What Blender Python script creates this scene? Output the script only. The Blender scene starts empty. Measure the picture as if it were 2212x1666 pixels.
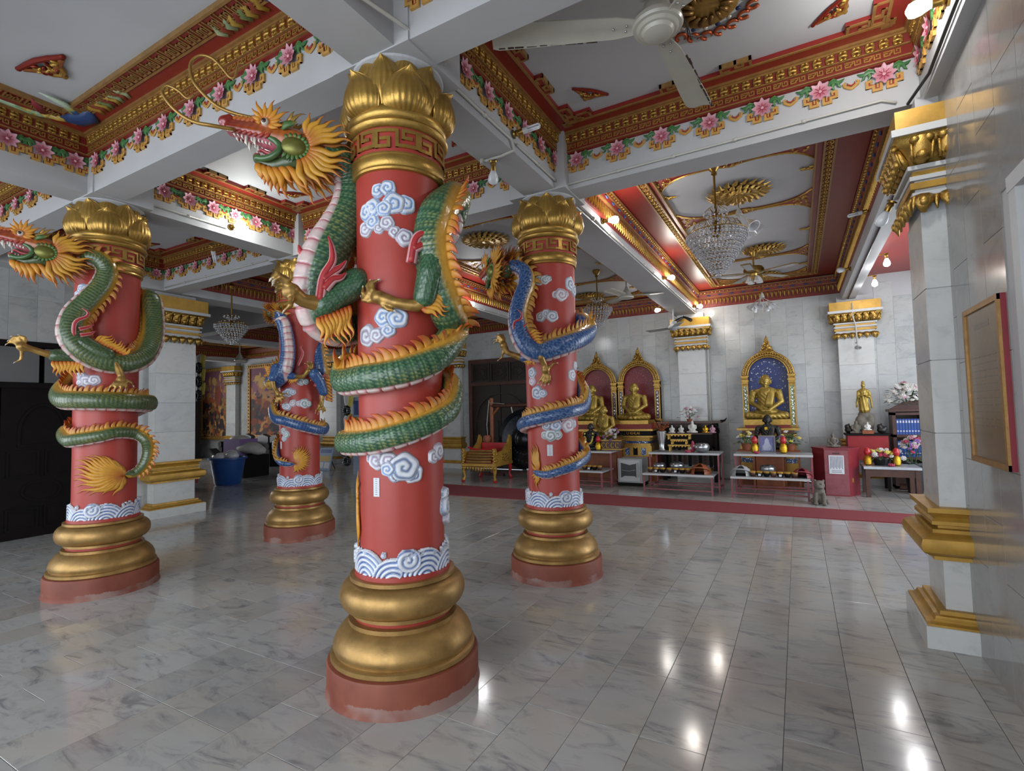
import bpy, bmesh, math, random
import numpy as np
from mathutils import Vector, Matrix
from math import sin, cos, pi, radians

random.seed(7)
rng = np.random.default_rng(7)
SC = bpy.context.scene
COL = SC.collection

# ------------------------------------------------------------------ camera, world, sun, area lights, exposure
cam_d = bpy.data.cameras.new('camera')
cam = bpy.data.objects.new('camera', cam_d)
COL.objects.link(cam)
cam_d.sensor_width = 36.0
cam_d.lens = 36.0 * 1104.0 / 2212.0
cam_d.clip_start = 0.05
cam_d.clip_end = 200
yaw, pitch, roll = -0.50867, 0.05054, -0.02327
fwd = Vector((sin(yaw) * cos(pitch), cos(yaw) * cos(pitch), sin(pitch)))
rt = Vector((cos(yaw), -sin(yaw), 0))
up = rt.cross(fwd)
r2 = rt * cos(roll) + up * sin(roll)
u2 = up * cos(roll) - rt * sin(roll)
cam.matrix_world = Matrix(((r2.x, u2.x, -fwd.x, 2.0254), (r2.y, u2.y, -fwd.y, -2.2968), (r2.z, u2.z, -fwd.z, 1.5), (0, 0, 0, 1)))
SC.camera = cam

world = bpy.data.worlds.new('world')
SC.world = world
world.use_nodes = True
wn = world.node_tree
bg = wn.nodes['Background']
bg.inputs['Color'].default_value = (0.80, 0.89, 1.0, 1)
bg.inputs['Strength'].default_value = 1.6
SC.view_settings.view_transform = 'Standard'
SC.view_settings.look = 'None'
SC.view_settings.gamma = 1
SC.view_settings.use_curve_mapping = False
SC.view_settings.exposure = 0.0
SC.cycles.use_denoising = True
SC.cycles.max_bounces = 8
SC.cycles.diffuse_bounces = 5
SC.cycles.glossy_bounces = 4
SC.cycles.transmission_bounces = 4
SC.cycles.sample_clamp_indirect = 4.0
SC.cycles.caustics_reflective = False
SC.cycles.caustics_refractive = False


def area_light(name, loc, target, sx, sy, power, col=(1, 1, 1)):
    """daylight entering by one of the hall's open sides"""
    l = bpy.data.lights.new(name, 'AREA')
    l.shape = 'RECTANGLE'
    l.size, l.size_y = sx, sy
    l.energy = power
    l.color = col
    o = bpy.data.objects.new(name, l)
    COL.objects.link(o)
    o.location = loc
    o.rotation_euler = (Vector(target) - Vector(loc)).to_track_quat('-Z', 'Y').to_euler()
    return o


# the open front of the hall (behind the photographer), its open left side, and doors at the far left
area_light('daylight_front_opening', (-0.5, -5.6, 1.7), (-0.8, 0, 1.9), 6.5, 3.0, 205, (0.90, 0.95, 1.0))
area_light('daylight_left_opening', (-6.6, -4.6, 1.7), (-3.0, 2, 1.5), 3.0, 2.8, 90, (0.88, 0.94, 1.0))
area_light('daylight_right_door', (2.75, -1.2, 1.3), (-1, 0, 1.1), 1.5, 2.3, 8, (0.92, 0.96, 1.0))
area_light('daylight_hall_left', (-17.5, 5.2, 2.0), (-9, 6, 1.4), 3.5, 2.6, 170, (0.95, 0.98, 1.0))
area_light('daylight_hall_right', (6.3, 5.6, 1.8), (1, 7, 1.3), 3.5, 2.6, 150, (0.90, 0.95, 1.0))


# ------------------------------------------------------------------ materials
def hexc(h):
    h = h.lstrip('#')
    c = [int(h[i:i + 2], 16) / 255 for i in (0, 2, 4)]
    return tuple(x / 12.92 if x <= 0.04045 else ((x + 0.055) / 1.055) ** 2.4 for x in c)


M = {}


class NT:
    def __init__(s, name, rough=0.5, metal=0.0, color=(.8, .8, .8), spec=None, coat=0):
        s.m = bpy.data.materials.new(name)
        s.m.use_nodes = True
        s.t = s.m.node_tree
        s.b = s.t.nodes['Principled BSDF']
        s.b.inputs['Base Color'].default_value = (*color, 1)
        s.b.inputs['Roughness'].default_value = rough
        s.b.inputs['Metallic'].default_value = metal
        if spec is not None:
            s.b.inputs['Specular IOR Level'].default_value = spec
        if coat:
            s.b.inputs['Coat Weight'].default_value = coat
            s.b.inputs['Coat Roughness'].default_value = 0.15

    def n(s, typ, **kw):
        nd = s.t.nodes.new(typ)
        for k, v in kw.items():
            if k.startswith('i_'):
                key = k[2:].replace('_', ' ')
                nd.inputs[key].default_value = v
            else:
                setattr(nd, k, v)
        return nd

    def l(s, a, b):
        s.t.links.new(a, b)

    def noise(s, vec, scale, detail=3, rough=.5, dist=0):
        nd = s.n('ShaderNodeTexNoise')
        nd.inputs['Scale'].default_value = scale
        nd.inputs['Detail'].default_value = detail
        nd.inputs['Roughness'].default_value = rough
        nd.inputs['Distortion'].default_value = dist
        if vec is not None:
            s.l(vec, nd.inputs['Vector'])
        return nd.outputs['Fac']

    def ramp(s, fac, stops):
        nd = s.n('ShaderNodeValToRGB')
        e = nd.color_ramp.elements
        while len(e) < len(stops):
            e.new(0.5)
        for i, (p, c) in enumerate(stops):
            e[i].position = p
            e[i].color = (*c, 1) if len(c) == 3 else c
        s.l(fac, nd.inputs['Fac'])
        return nd.outputs['Color']

    def mix(s, fac, a, b, mode='MIX'):
        nd = s.n('ShaderNodeMix', data_type='RGBA', blend_type=mode)
        for v, k in ((fac, 0), (a, 6), (b, 7)):
            if isinstance(v, (int, float)):
                nd.inputs[k].default_value = v
            elif isinstance(v, tuple):
                nd.inputs[k].default_value = (*v, 1) if len(v) == 3 else v
            else:
                s.l(v, nd.inputs[k])
        return nd.outputs[2]

    def math(s, op, a, b=None):
        nd = s.n('ShaderNodeMath', operation=op)
        for v, k in ((a, 0), (b, 1)):
            if v is None:
                continue
            if isinstance(v, (int, float)):
                nd.inputs[k].default_value = v
            else:
                s.l(v, nd.inputs[k])
        return nd.outputs[0]

    def bump(s, h, strength=.3, dist=.01):
        nd = s.n('ShaderNodeBump')
        nd.inputs['Strength'].default_value = strength
        nd.inputs['Distance'].default_value = dist
        s.l(h, nd.inputs['Height'])
        s.l(nd.outputs['Normal'], s.b.inputs['Normal'])

    def col(s, c):
        s.l(c, s.b.inputs['Base Color'])

    def obj(s):
        return s.n('ShaderNodeTexCoord').outputs['Object']

    def pos(s):
        return s.n('ShaderNodeNewGeometry').outputs['Position']


def simple(name, color, rough=.5, metal=0.0, var=.12, scale=6, bump=0, coat=0, spec=None):
    """painted / solid surface with slight procedural unevenness"""
    t = NT(name, rough, metal, color, spec, coat)
    f = t.noise(t.pos(), scale, 4, .6)
    dark = tuple(c * (1 - var) for c in color)
    light = tuple(min(1, c * (1 + var * .6)) for c in color)
    t.col(t.ramp(f, [(.3, dark), (.7, light)]))
    if bump:
        t.bump(t.noise(t.pos(), scale * 8, 3), bump, .005)
    M[name] = t.m
    return t.m


def marble(name, base, dark, warm, axis='floor', rough=.16, stretch=(1, 1, 1), contrast=1.0):
    """veined marble; each slab gets its own offset and tone"""
    t = NT(name, rough, 0)
    g = t.n('ShaderNodeNewGeometry')
    oi = t.n('ShaderNodeObjectInfo')
    r = t.math('FRACT', t.math('ADD', t.math('MULTIPLY', g.outputs['Random Per Island'], 7.31), t.math('MULTIPLY', oi.outputs['Random'], 5.77)))
    cmb = t.n('ShaderNodeCombineXYZ')
    t.l(t.math('MULTIPLY', r, 37.0), cmb.inputs[0])
    t.l(t.math('MULTIPLY', r, 91.0), cmb.inputs[1])
    t.l(t.math('MULTIPLY', r, 53.0), cmb.inputs[2])
    add = t.n('ShaderNodeVectorMath', operation='ADD')
    t.l(g.outputs['Position'], add.inputs[0])
    t.l(cmb.outputs[0], add.inputs[1])
    mp = t.n('ShaderNodeMapping')
    t.l(add.outputs[0], mp.inputs['Vector'])
    mp.inputs['Scale'].default_value = stretch
    if axis == 'floor':
        # vein direction differs a little from slab to slab
        t.l(t.math('ADD', t.math('MULTIPLY', r, 1.3), -.9), t.n('ShaderNodeCombineXYZ').inputs[2])
        rotn = t.n('ShaderNodeCombineXYZ')
        t.l(t.math('ADD', t.math('MULTIPLY', r, 1.6), -1.0), rotn.inputs[2])
        t.l(rotn.outputs[0], mp.inputs['Rotation'])
    else:
        mp.inputs['Rotation'].default_value = (.5, .7, .5)
    v = mp.outputs['Vector']
    n1 = t.noise(v, 2.2, 6, .62, .6)
    n2 = t.noise(v, 3.4 if axis == 'floor' else 5.0, 7, .66, 1.1)
    n3 = t.noise(v, 1.1, 2, .5)
    tone = t.math('ADD', t.math('MULTIPLY', r, .5 * contrast), t.math('MULTIPLY', n1, .75))
    mid = tuple((a * .62 + b * .38) for a, b in zip(base, dark))
    c = t.ramp(tone, [(.22, mid), (.50, base), (.9, tuple(min(1, x * 1.16) for x in base))])
    c = t.mix(t.math('MULTIPLY', t.ramp(n3, [(.45, (0, 0, 0)), (.7, (1, 1, 1))]), .35), c, warm)
    veins = t.ramp(n2, [(.33, (1, 1, 1)), (.41, (.35, .35, .35)), (.50, (0, 0, 0))])
    c = t.mix(t.math('MULTIPLY', veins, .42 * contrast), c, dark)
    t.col(c)
    rr = t.n('ShaderNodeMapRange')
    t.l(n1, rr.inputs['Value'])
    rr.inputs['To Min'].default_value = rough * .8
    rr.inputs['To Max'].default_value = rough * 1.7
    t.l(rr.outputs[0], t.b.inputs['Roughness'])
    M[name] = t.m
    return t.m


marble('marble_floor', hexc('a9a8a5'), hexc('62656c'), hexc('b1a592'), 'floor', .10, (1, 2.6, 1), 1.4)
marble('marble_grey', hexc('8b8986'), hexc('5c5d60'), hexc('8c857a'), 'wall', .10, (1, 1, 1.7), .6)
marble('marble_wall', hexc('aeb0af'), hexc('6b7076'), hexc('b0aba0'), 'wall', .14, (1, 1, 1.7), .8)
marble('marble_shaft', hexc('c4c5c3'), hexc('7d828a'), hexc('bfbab0'), 'wall', .18, (1, 1, 1.5), .55)
simple('plaster', hexc('aeaeaf'), .55, 0, .05, 3)
simple('ceiling_white', hexc('b4b5b8'), .6, 0, .06, 1.6)
simple('grout', hexc('5c5b58'), .8)
simple('red_shaft', hexc('a83c32'), .42, 0, .10, 2.5)
simple('red_deep', hexc('7a2219'), .5, 0, .10, 5)
simple('red_ceiling', hexc('86231d'), .38, 0, .08, 3)
simple('carpet_red', hexc('85353b'), .9, 0, .12, 30, .3)
simple('wood_dark', hexc('2a1c18'), .45, 0, .25, 9)
simple('wood_black', hexc('120d0c'), .62, 0, .3, 8, spec=.18)
simple('transom_glass', hexc('5c5d5e'), .3, 0, .1, 3)
simple('cloth_red', hexc('931d22'), .6, 0, .12, 12)
simple('wood_brown', hexc('4a2c22'), .4, 0, .3, 10)
simple('wood_orange', hexc('8c4a22'), .5, 0, .25, 12)
simple('maroon', hexc('7c1f2b'), .4, 0, .12, 6)
simple('pink_metal', hexc('8a4a50'), .5, 0, .2, 12)
simple('steel', hexc('b8bcc0'), .25, .9, .1, 12)
simple('shelf_top', hexc('a8abae'), .35, .3, .12, 8)
simple('pvc', hexc('b9b7ae'), .45, 0, .08, 12)
simple('fan_white', hexc('b7b4a8'), .3, 0, .06, 8)
simple('rust', hexc('3a2a26'), .8, 0, .4, 40)
simple('brass', hexc('9a7a3c'), .3, .85, .2, 14)
simple('black', hexc('15161a'), .35, 0, .3, 10)
simple('gong', hexc('14171f'), .3, .5, .5, 9)
simple('stone', hexc('6d675d'), .8, 0, .3, 30, .5)
simple('blue_plastic', hexc('1f4f93'), .4, 0, .08, 4)
simple('white_paint', hexc('bfc0c0'), .45, 0, .06, 6)
simple('safe_grey', hexc('a3a5a5'), .5, 0, .08, 6)
simple('paper', hexc('d4d6dc'), .6, 0, .04, 30)
simple('leaf_green', hexc('3f5c34'), .5, 0, .35, 30)
simple('petal_white', hexc('cfcdc8'), .6, 0, .12, 25)
simple('petal_pink', hexc('c08ea0'), .6, 0, .2, 25)
simple('petal_red', hexc('a83a55'), .6, 0, .2, 25)
simple('petal_yellow', hexc('cdbd55'), .6, 0, .15, 25)
simple('petal_violet', hexc('8a6aa8'), .6, 0, .15, 25)
simple('terracotta', hexc('9a5a40'), .6, 0, .12, 20)
simple('red_glossy', hexc('b3262a'), .25, 0, .1, 10)
simple('book_blue', hexc('2c4f98'), .5, 0, .15, 30)
simple('monk_gold', hexc('a58b42'), .38, .55, .18, 7)
simple('monk_black', hexc('23211f'), .4, .2, .2, 9)
simple('offering_gold', hexc('c8a030'), .22, .9, .25, 60, .4)
simple('cable_black', hexc('1c1c1e'), .5)


def gold(name, color, rough, metal, bump=.25, scale=9):
    t = NT(name, rough, metal)
    p = t.pos()
    f = t.noise(p, scale, 5, .65)
    t.col(t.ramp(f, [(.3, tuple(c * .72 for c in color)), (.55, color), (.8, tuple(min(1, c * 1.2) for c in color))]))
    rr = t.n('ShaderNodeMapRange')
    t.l(t.noise(p, scale * 2.5, 3), rr.inputs['Value'])
    rr.inputs['To Min'].default_value = rough * .75
    rr.inputs['To Max'].default_value = rough * 1.35
    t.l(rr.outputs[0], t.b.inputs['Roughness'])
    t.bump(t.noise(p, scale * 10, 2), bump, .004)
    M[name] = t.m


gold('gold_base', hexc('a98650'), .40, .66, .12)
gold('gold_lotus', hexc('b08c46'), .34, .74, .2)
gold('gold_leaf', hexc('b8934a'), .30, .78, .5, 22)
gold('gold_paint', hexc('a37c48'), .42, .45, .2, 14)
gold('gold_ochre', hexc('b98f3c'), .42, .35, .1, 6)

# brick-brown plinth with whitish salt bloom creeping up from the floor
t = NT('plinth_brown', .6)
p = t.pos()
sep = t.n('ShaderNodeSeparateXYZ')
t.l(p, sep.inputs[0])
base = t.ramp(t.noise(p, 5, 4), [(.3, hexc('733626')), (.7, hexc('8c4a34'))])
hgt = t.math('ADD', t.math('MULTIPLY', sep.outputs[2], 9.0), t.math('MULTIPLY', t.noise(p, 7, 5, .7), -.85))
patch = t.ramp(t.noise(p, 3.5, 3), [(.42, (0, 0, 0)), (.58, (1, 1, 1))])
c = t.mix(t.mix(1.0, patch, t.ramp(hgt, [(0, (.55, .55, .55)), (.001, (.4, .4, .4)), (.04, (0, 0, 0))]), 'MULTIPLY'), base, hexc('a08f88'))
t.col(c)
M['plinth_brown'] = t.m


def paint(name, rough=.42, metal=0.0, bump=.15, coat=0):
    """hand-painted relief: colours come from the mesh's own colour attribute"""
    t = NT(name, rough, metal, coat=coat)
    a = t.n('ShaderNodeVertexColor', layer_name='Col')
    f = t.ramp(t.noise(t.pos(), 26, 4, .6), [(.3, (.84, .84, .84)), (.7, (1.08, 1.08, 1.08))])
    t.col(t.mix(1.0, a.outputs['Color'], f, 'MULTIPLY'))
    if bump:
        t.bump(t.noise(t.pos(), 90, 3), bump, .003)
    M[name] = t.m


paint('paint', .42)
paint('paint_gloss', .28, 0, .12, .3)
paint('paint_gold', .36, .55, .15)
paint('paint_flat', .7, 0, 0)


def emitter(name, color, strength):
    t = NT(name, .5, 0, color)
    t.b.inputs['Emission Color'].default_value = (*color, 1)
    t.b.inputs['Emission Strength'].default_value = strength
    M[name] = t.m


emitter('bulb_lit', (1.0, .97, .92), 60)
emitter('bulb_lit_warm', (1.0, .92, .80), 45)
simple('bulb_off', hexc('d8dce0'), .2, 0, .02)
t = NT('crystal', .03, 0, (.95, .97, 1.0))
t.b.inputs['Transmission Weight'].default_value = .75
t.b.inputs['IOR'].default_value = 1.6
nz = t.ramp(t.noise(t.pos(), 60, 2), [(.4, (.75, .78, .85)), (.6, (1, 1, 1))])
t.col(nz)
M['crystal'] = t.m
t = NT('glass_lamp', .15, 0, (.9, .92, .95))
t.b.inputs['Transmission Weight'].default_value = .6
nz = t.ramp(t.noise(t.pos(), 20, 2), [(.4, (.85, .87, .9)), (.6, (1, 1, 1))])
t.col(nz)
M['glass_lamp'] = t.m


def sparkle(name, base, dot, scale):
    t = NT(name, .35, 0)
    v = t.n('ShaderNodeTexVoronoi')
    v.inputs['Scale'].default_value = scale
    t.l(t.pos(), v.inputs['Vector'])
    k = t.ramp(v.outputs['Distance'], [(0, (1, 1, 1)), (.26, (1, 1, 1)), (.30, (0, 0, 0))])
    t.col(t.mix(k, base, dot))
    t.l(k, t.b.inputs['Metallic'])
    M[name] = t.m


simple('glitter_blue', hexc('22326f'), .4, 0, .3, 60)
simple('glitter_red', hexc('7c2024'), .4, 0, .3, 60)
sparkle('mosaic_green', hexc('8fa06a'), (.95, .97, .9), 45)
sparkle('mosaic_violet', hexc('4b3350'), (.9, .75, .55), 45)
sparkle('mosaic_blue', hexc('2b4d86'), (.8, .9, 1), 40)


# ------------------------------------------------------------------ geometry builder
def frame_of(d):
    d = Vector(d).normalized()
    a = Vector((0, 0, 1)) if abs(d.z) < .9 else Vector((1, 0, 0))
    s = d.cross(a).normalized()
    return s, s.cross(d).normalized()


class G:
    jit = 0
    """collects shapes; .make() links them as one mesh object"""

    def __init__(s, c=None):
        s.v, s.f, s.c, s.cur = [], [], [], c
        s.colored = c is not None

    def color(s, c):
        s.cur = hexc(c) if isinstance(c, str) else c
        s.colored = True
        return s

    def add(s, vs, fs, cols=None):
        o = len(s.v)
        s.v.extend([tuple(x) for x in vs])
        s.f.extend([tuple(i + o for i in f) for f in fs])
        if cols is not None:
            s.colored = True
            s.c.extend(cols)
        else:
            s.c.extend([s.cur or (.8, .8, .8)] * len(vs))
        return s

    def box(s, x0, x1, y0, y1, z0, z1):
        vs = [(x, y, z) for z in (z0, z1) for y in (y0, y1) for x in (x0, x1)]
        return s.add(vs, [(0, 2, 3, 1), (4, 5, 7, 6), (0, 1, 5, 4), (2, 6, 7, 3), (0, 4, 6, 2), (1, 3, 7, 5)])

    def cbox(s, c, size, rot=None):
        """box by centre and size, optional Matrix rotation, with small chamfer look left to shading"""
        hx, hy, hz = [k / 2 for k in size]
        vs = [Vector((x, y, z)) for z in (-hz, hz) for y in (-hy, hy) for x in (-hx, hx)]
        if rot is not None:
            vs = [rot @ v for v in vs]
        vs = [v + Vector(c) for v in vs]
        return s.add(vs, [(0, 2, 3, 1), (4, 5, 7, 6), (0, 1, 5, 4), (2, 6, 7, 3), (0, 4, 6, 2), (1, 3, 7, 5)])

    def lathe(s, prof, n=32, c=(0, 0, 0), cols=None, a0=0, a1=2 * pi, M4=None):
        full = abs(a1 - a0 - 2 * pi) < 1e-6
        m = n if full else n + 1
        vs, fs, cc = [], [], []
        for i, (r, z) in enumerate(prof):
            for k in range(m):
                a = a0 + (a1 - a0) * k / n
                p = Vector((r * cos(a), r * sin(a), z))
                if M4 is not None:
                    p = M4 @ p
                vs.append((p.x + c[0], p.y + c[1], p.z + c[2]))
                if cols:
                    cc.append(cols[i])
        for i in range(len(prof) - 1):
            for k in range(n):
                k2 = (k + 1) % m if full else k + 1
                fs.append((i * m + k, i * m + k2, (i + 1) * m + k2, (i + 1) * m + k))
        if full:
            if prof[0][0] > 1e-5:
                fs.append(tuple(reversed(range(m))))
            if prof[-1][0] > 1e-5:
                fs.append(tuple(range((len(prof) - 1) * m, len(prof) * m)))
        return s.add(vs, fs, cc if cols else None)

    def tube(s, pts, rad, n=8, cols=None, flat=1.0, nrm=None, cap=True):
        pts = [Vector(p) for p in pts]
        if not hasattr(rad, '__len__'):
            rad = [rad] * len(pts)
        vs, fs, cc = [], [], []
        side = None
        for i, p in enumerate(pts):
            d = (pts[min(i + 1, len(pts) - 1)] - pts[max(i - 1, 0)])
            if d.length < 1e-9:
                d = Vector((0, 0, 1))
            d.normalize()
            if nrm is not None:
                side = d.cross(Vector(nrm)).normalized()
            elif side is None:
                side, _ = frame_of(d)
            else:
                side = (side - d * side.dot(d)).normalized()
            upv = side.cross(d)
            for k in range(n):
                a = 2 * pi * k / n
                vs.append(p + side * cos(a) * rad[i] + upv * sin(a) * rad[i] * flat)
                if cols:
                    cc.append(cols[i])
        for i in range(len(pts) - 1):
            for k in range(n):
                fs.append((i * n + k, i * n + (k + 1) % n, (i + 1) * n + (k + 1) % n, (i + 1) * n + k))
        if cap:
            fs.append(tuple(reversed(range(n))))
            fs.append(tuple(range((len(pts) - 1) * n, len(pts) * n)))
        return s.add(vs, fs, cc if cols else None)

    def ball(s, c, r, n=12, m=8, rot=None, cols=None):
        if not hasattr(r, '__len__'):
            r = (r, r, r)
        vs, fs = [], []
        for i in range(m + 1):
            t_ = pi * i / m
            for k in range(n):
                a = 2 * pi * k / n
                p = Vector((r[0] * sin(t_) * cos(a), r[1] * sin(t_) * sin(a), r[2] * cos(t_)))
                if rot is not None:
                    p = rot @ p
                vs.append(p + Vector(c))
        for i in range(m):
            for k in range(n):
                fs.append((i * n + k, (i + 1) * n + k, (i + 1) * n + (k + 1) % n, i * n + (k + 1) % n))
        return s.add(vs, fs)

    def prism(s, poly, z0, z1, M4=None, taper=0.0):
        """polygon (x,y) extruded z0..z1; M4 maps to place; taper shrinks the top face about its centroid"""
        n = len(poly)
        cx = sum(p[0] for p in poly) / n
        cy = sum(p[1] for p in poly) / n
        vs = [Vector((x, y, z0)) for x, y in poly] + [Vector((x + (cx - x) * taper, y + (cy - y) * taper, z1)) for x, y in poly]
        if M4 is not None:
            vs = [M4 @ v for v in vs]
        fs = [tuple(reversed(range(n))), tuple(range(n, 2 * n))] + [(i, (i + 1) % n, n + (i + 1) % n, n + i) for i in range(n)]
        return s.add(vs, fs)

    def bars(s, pts, w, z0, z1, M4=None, close=False):
        """flat strip of width w following a right-angled or free polyline in the xy plane, extruded"""
        pts = [Vector((p[0], p[1], 0)) for p in pts]
        for a, b in zip(pts, pts[1:]):
            d = (b - a)
            L = d.length
            if L < 1e-9:
                continue
            d /= L
            nn = Vector((-d.y, d.x, 0)) * w / 2
            e = d * w / 2
            poly = [a - nn - e, b - nn + e, b + nn + e, a + nn - e]
            G.jit = (G.jit + 1) % 7
            s.prism([(q.x, q.y) for q in poly], z0 - G.jit * .00022, z1 + G.jit * .00022, M4)
        return s

    def xf(s, M4):
        s.v = [tuple(M4 @ Vector(v)) for v in s.v]
        return s

    def data(s, name, smooth=False, uv=None):
        me = bpy.data.meshes.new(name)
        me.from_pydata(s.v, [], s.f)
        if s.colored:
            at = me.color_attributes.new('Col', 'FLOAT_COLOR', 'POINT')
            arr = np.ones((len(s.v), 4), dtype=np.float32)
            arr[:, :3] = np.array(s.c, dtype=np.float32)[:, :3]
            at.data.foreach_set('color', arr.ravel())
        if smooth:
            me.polygons.foreach_set('use_smooth', [True] * len(me.polygons))
            if smooth != 'all':
                try:
                    me.set_sharp_from_angle(angle=radians(38))
                except Exception:
                    pass
        me.validate()
        me.update()
        return me

    def make(s, name, mat, parent=None, smooth=False, loc=None, rot=None):
        return put(name, s.data(name, smooth), mat, parent, loc, rot)


def put(name, me, mat, parent=None, loc=None, rot=None, scale=None):
    if mat is not None and len(me.materials) == 0:
        me.materials.append(M[mat] if isinstance(mat, str) else mat)
    o = bpy.data.objects.new(name, me)
    COL.objects.link(o)
    if parent is not None:
        o.parent = parent
    if loc is not None:
        o.location = loc
    if rot is not None:
        o.rotation_euler = rot
    if scale is not None:
        o.scale = scale
    return o


def thing(name, label=None, cat=None, loc=(0, 0, 0), rotz=0, group=None, kind=None):
    o = bpy.data.objects.new(name, None)
    o.empty_display_size = .1
    COL.objects.link(o)
    o.location = loc
    o.rotation_euler = (0, 0, rotz)
    tag(o, label, cat, group, kind)
    return o


def tag(o, label=None, cat=None, group=None, kind=None):
    if label:
        o['label'] = label
    if cat:
        o['category'] = cat
    if group:
        o['group'] = group
    if kind:
        o['kind'] = kind
    return o


def dup(root, loc=None, rotz=None, label=None, group=None, scale=None):
    r = root.copy()
    COL.objects.link(r)
    if loc is not None:
        r.location = loc
    if rotz is not None:
        r.rotation_euler = (0, 0, rotz)
    if label:
        r['label'] = label
    if group:
        r['group'] = group
    if scale:
        r.scale = (scale,) * 3
    for ch in root.children:
        c = ch.copy()
        COL.objects.link(c)
        c.parent = r
        for g_ in ch.children:
            d = g_.copy()
            COL.objects.link(d)
            d.parent = c
    return r


def blob(name, shapes, mat, parent, voxel=.012, smooth=6, colf=None, subst=None, loc=None):
    """one continuous organic surface from tapered capsules ('k',p,q,r1,r2), ellipsoids ('e',c,(rx,ry,rz),rot)"""
    g = G()
    for sh in shapes:
        if sh[0] == 'k':
            _, p, q, r1, r2 = sh
            p, q = Vector(p), Vector(q)
            n = max(2, int((q - p).length / max(min(r1, r2) * .5, 1e-3)))
            n = min(n, 14)
            d = (q - p)
            L = max(d.length, 1e-6)
            dn = d / L
            pts, rs = [], []
            for i in range(-4, 5):
                pass
            ends1 = [(-cos(a) * r1, sin(a) * r1) for a in (radians(20), radians(50), radians(75))]
            for off, rr in ends1:
                pts.append(p + dn * off)
                rs.append(rr)
            for i in range(n + 1):
                pts.append(p + d * i / n)
                rs.append(r1 + (r2 - r1) * i / n)
            for a in (radians(75), radians(50), radians(20)):
                pts.append(q + dn * cos(a) * r2)
                rs.append(sin(a) * r2)
            g.tube(pts, rs, 12)
        else:
            _, c, r, *rot = sh
            g.ball(c, r, 16, 10, rot[0] if rot else None)
    me = bpy.data.meshes.new(name + '_src')
    me.from_pydata(g.v, [], g.f)
    ob = bpy.data.objects.new(name + '_src', me)
    COL.objects.link(ob)
    md = ob.modifiers.new('r', 'REMESH')
    md.mode = 'VOXEL'
    md.voxel_size = voxel
    if smooth:
        sm = ob.modifiers.new('s', 'SMOOTH')
        sm.iterations = smooth
        sm.factor = .5
    dg = bpy.context.evaluated_depsgraph_get()
    ev = ob.evaluated_get(dg)
    out = bpy.data.meshes.new_from_object(ev)
    out.name = name
    bpy.data.objects.remove(ob)
    bpy.data.meshes.remove(me)
    n = len(out.vertices)
    co = np.empty(n * 3, dtype=np.float32)
    out.vertices.foreach_get('co', co)
    co = co.reshape(-1, 3)
    if colf is not None:
        nr = np.empty(n * 3, dtype=np.float32)
        out.vertices.foreach_get('normal', nr)
        cols, newco = colf(co, nr.reshape(-1, 3))
        at = out.color_attributes.new('Col', 'FLOAT_COLOR', 'POINT')
        arr = np.ones((n, 4), dtype=np.float32)
        arr[:, :3] = cols
        at.data.foreach_set('color', arr.ravel())
        if newco is not None:
            out.vertices.foreach_set('co', newco.astype(np.float32).ravel())
    out.polygons.foreach_set('use_smooth', [True] * len(out.polygons))
    out.materials.clear()
    out.update()
    return put(name, out, mat, parent, loc)


def catmull(pts, n):
    """smooth curve through rows of numbers (any width)"""
    P = np.array(pts, dtype=float)
    P = np.vstack([2 * P[0] - P[1], P, 2 * P[-1] - P[-2]])
    out = []
    for i in range(1, len(P) - 2):
        p0, p1, p2, p3 = P[i - 1], P[i], P[i + 1], P[i + 2]
        for k in range(n):
            t_ = k / n
            out.append(.5 * ((2 * p1) + (-p0 + p2) * t_ + (2 * p0 - 5 * p1 + 4 * p2 - p3) * t_ ** 2 + (-p0 + 3 * p1 - 3 * p2 + p3) * t_ ** 3))
    out.append(P[-2])
    return np.array(out)


def text_obj(name, s, size, mat, parent, M4, depth=.002):
    cu = bpy.data.curves.new(name, 'FONT')
    cu.body = s
    cu.size = size
    cu.extrude = depth
    cu.align_x = 'CENTER'
    cu.align_y = 'CENTER'
    tmp = bpy.data.objects.new(name, cu)
    COL.objects.link(tmp)
    dg = bpy.context.evaluated_depsgraph_get()
    me = bpy.data.meshes.new_from_object(tmp.evaluated_get(dg))
    bpy.data.objects.remove(tmp)
    me.transform(M4)
    me.materials.clear()
    return put(name, me, mat, parent)


# ------------------------------------------------------------------ the room
def in_view(p, mu=60):
    d = Vector(p) - cam.matrix_world.translation
    z = d.dot(fwd)
    if z < .1:
        return False, z
    uu = 1106 + 1104 * d.dot(r2) / z
    vv = 833 - 1104 * d.dot(u2) / z
    return (-mu < uu < 2212 + mu and -mu < vv < 1666 + mu), d.length


def struct(name, g, mat, parent=None, smooth=False):
    o = g.make(name, mat, parent, smooth)
    if parent is None:
        o['kind'] = 'structure'
    return o


X0, X1, Y0, Y1, ZT = -19.0, 6.6, -6.0, 9.3, 4.03
ZB = 3.5      # beam soffits

floor = struct('floor', G().box(X0, X1, Y0, Y1, -.12, -.006), 'grout')
ceiling = struct('ceiling', G().box(X0, X1, Y0, Y1, ZT + .03, ZT + .13), 'ceiling_white')


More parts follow.
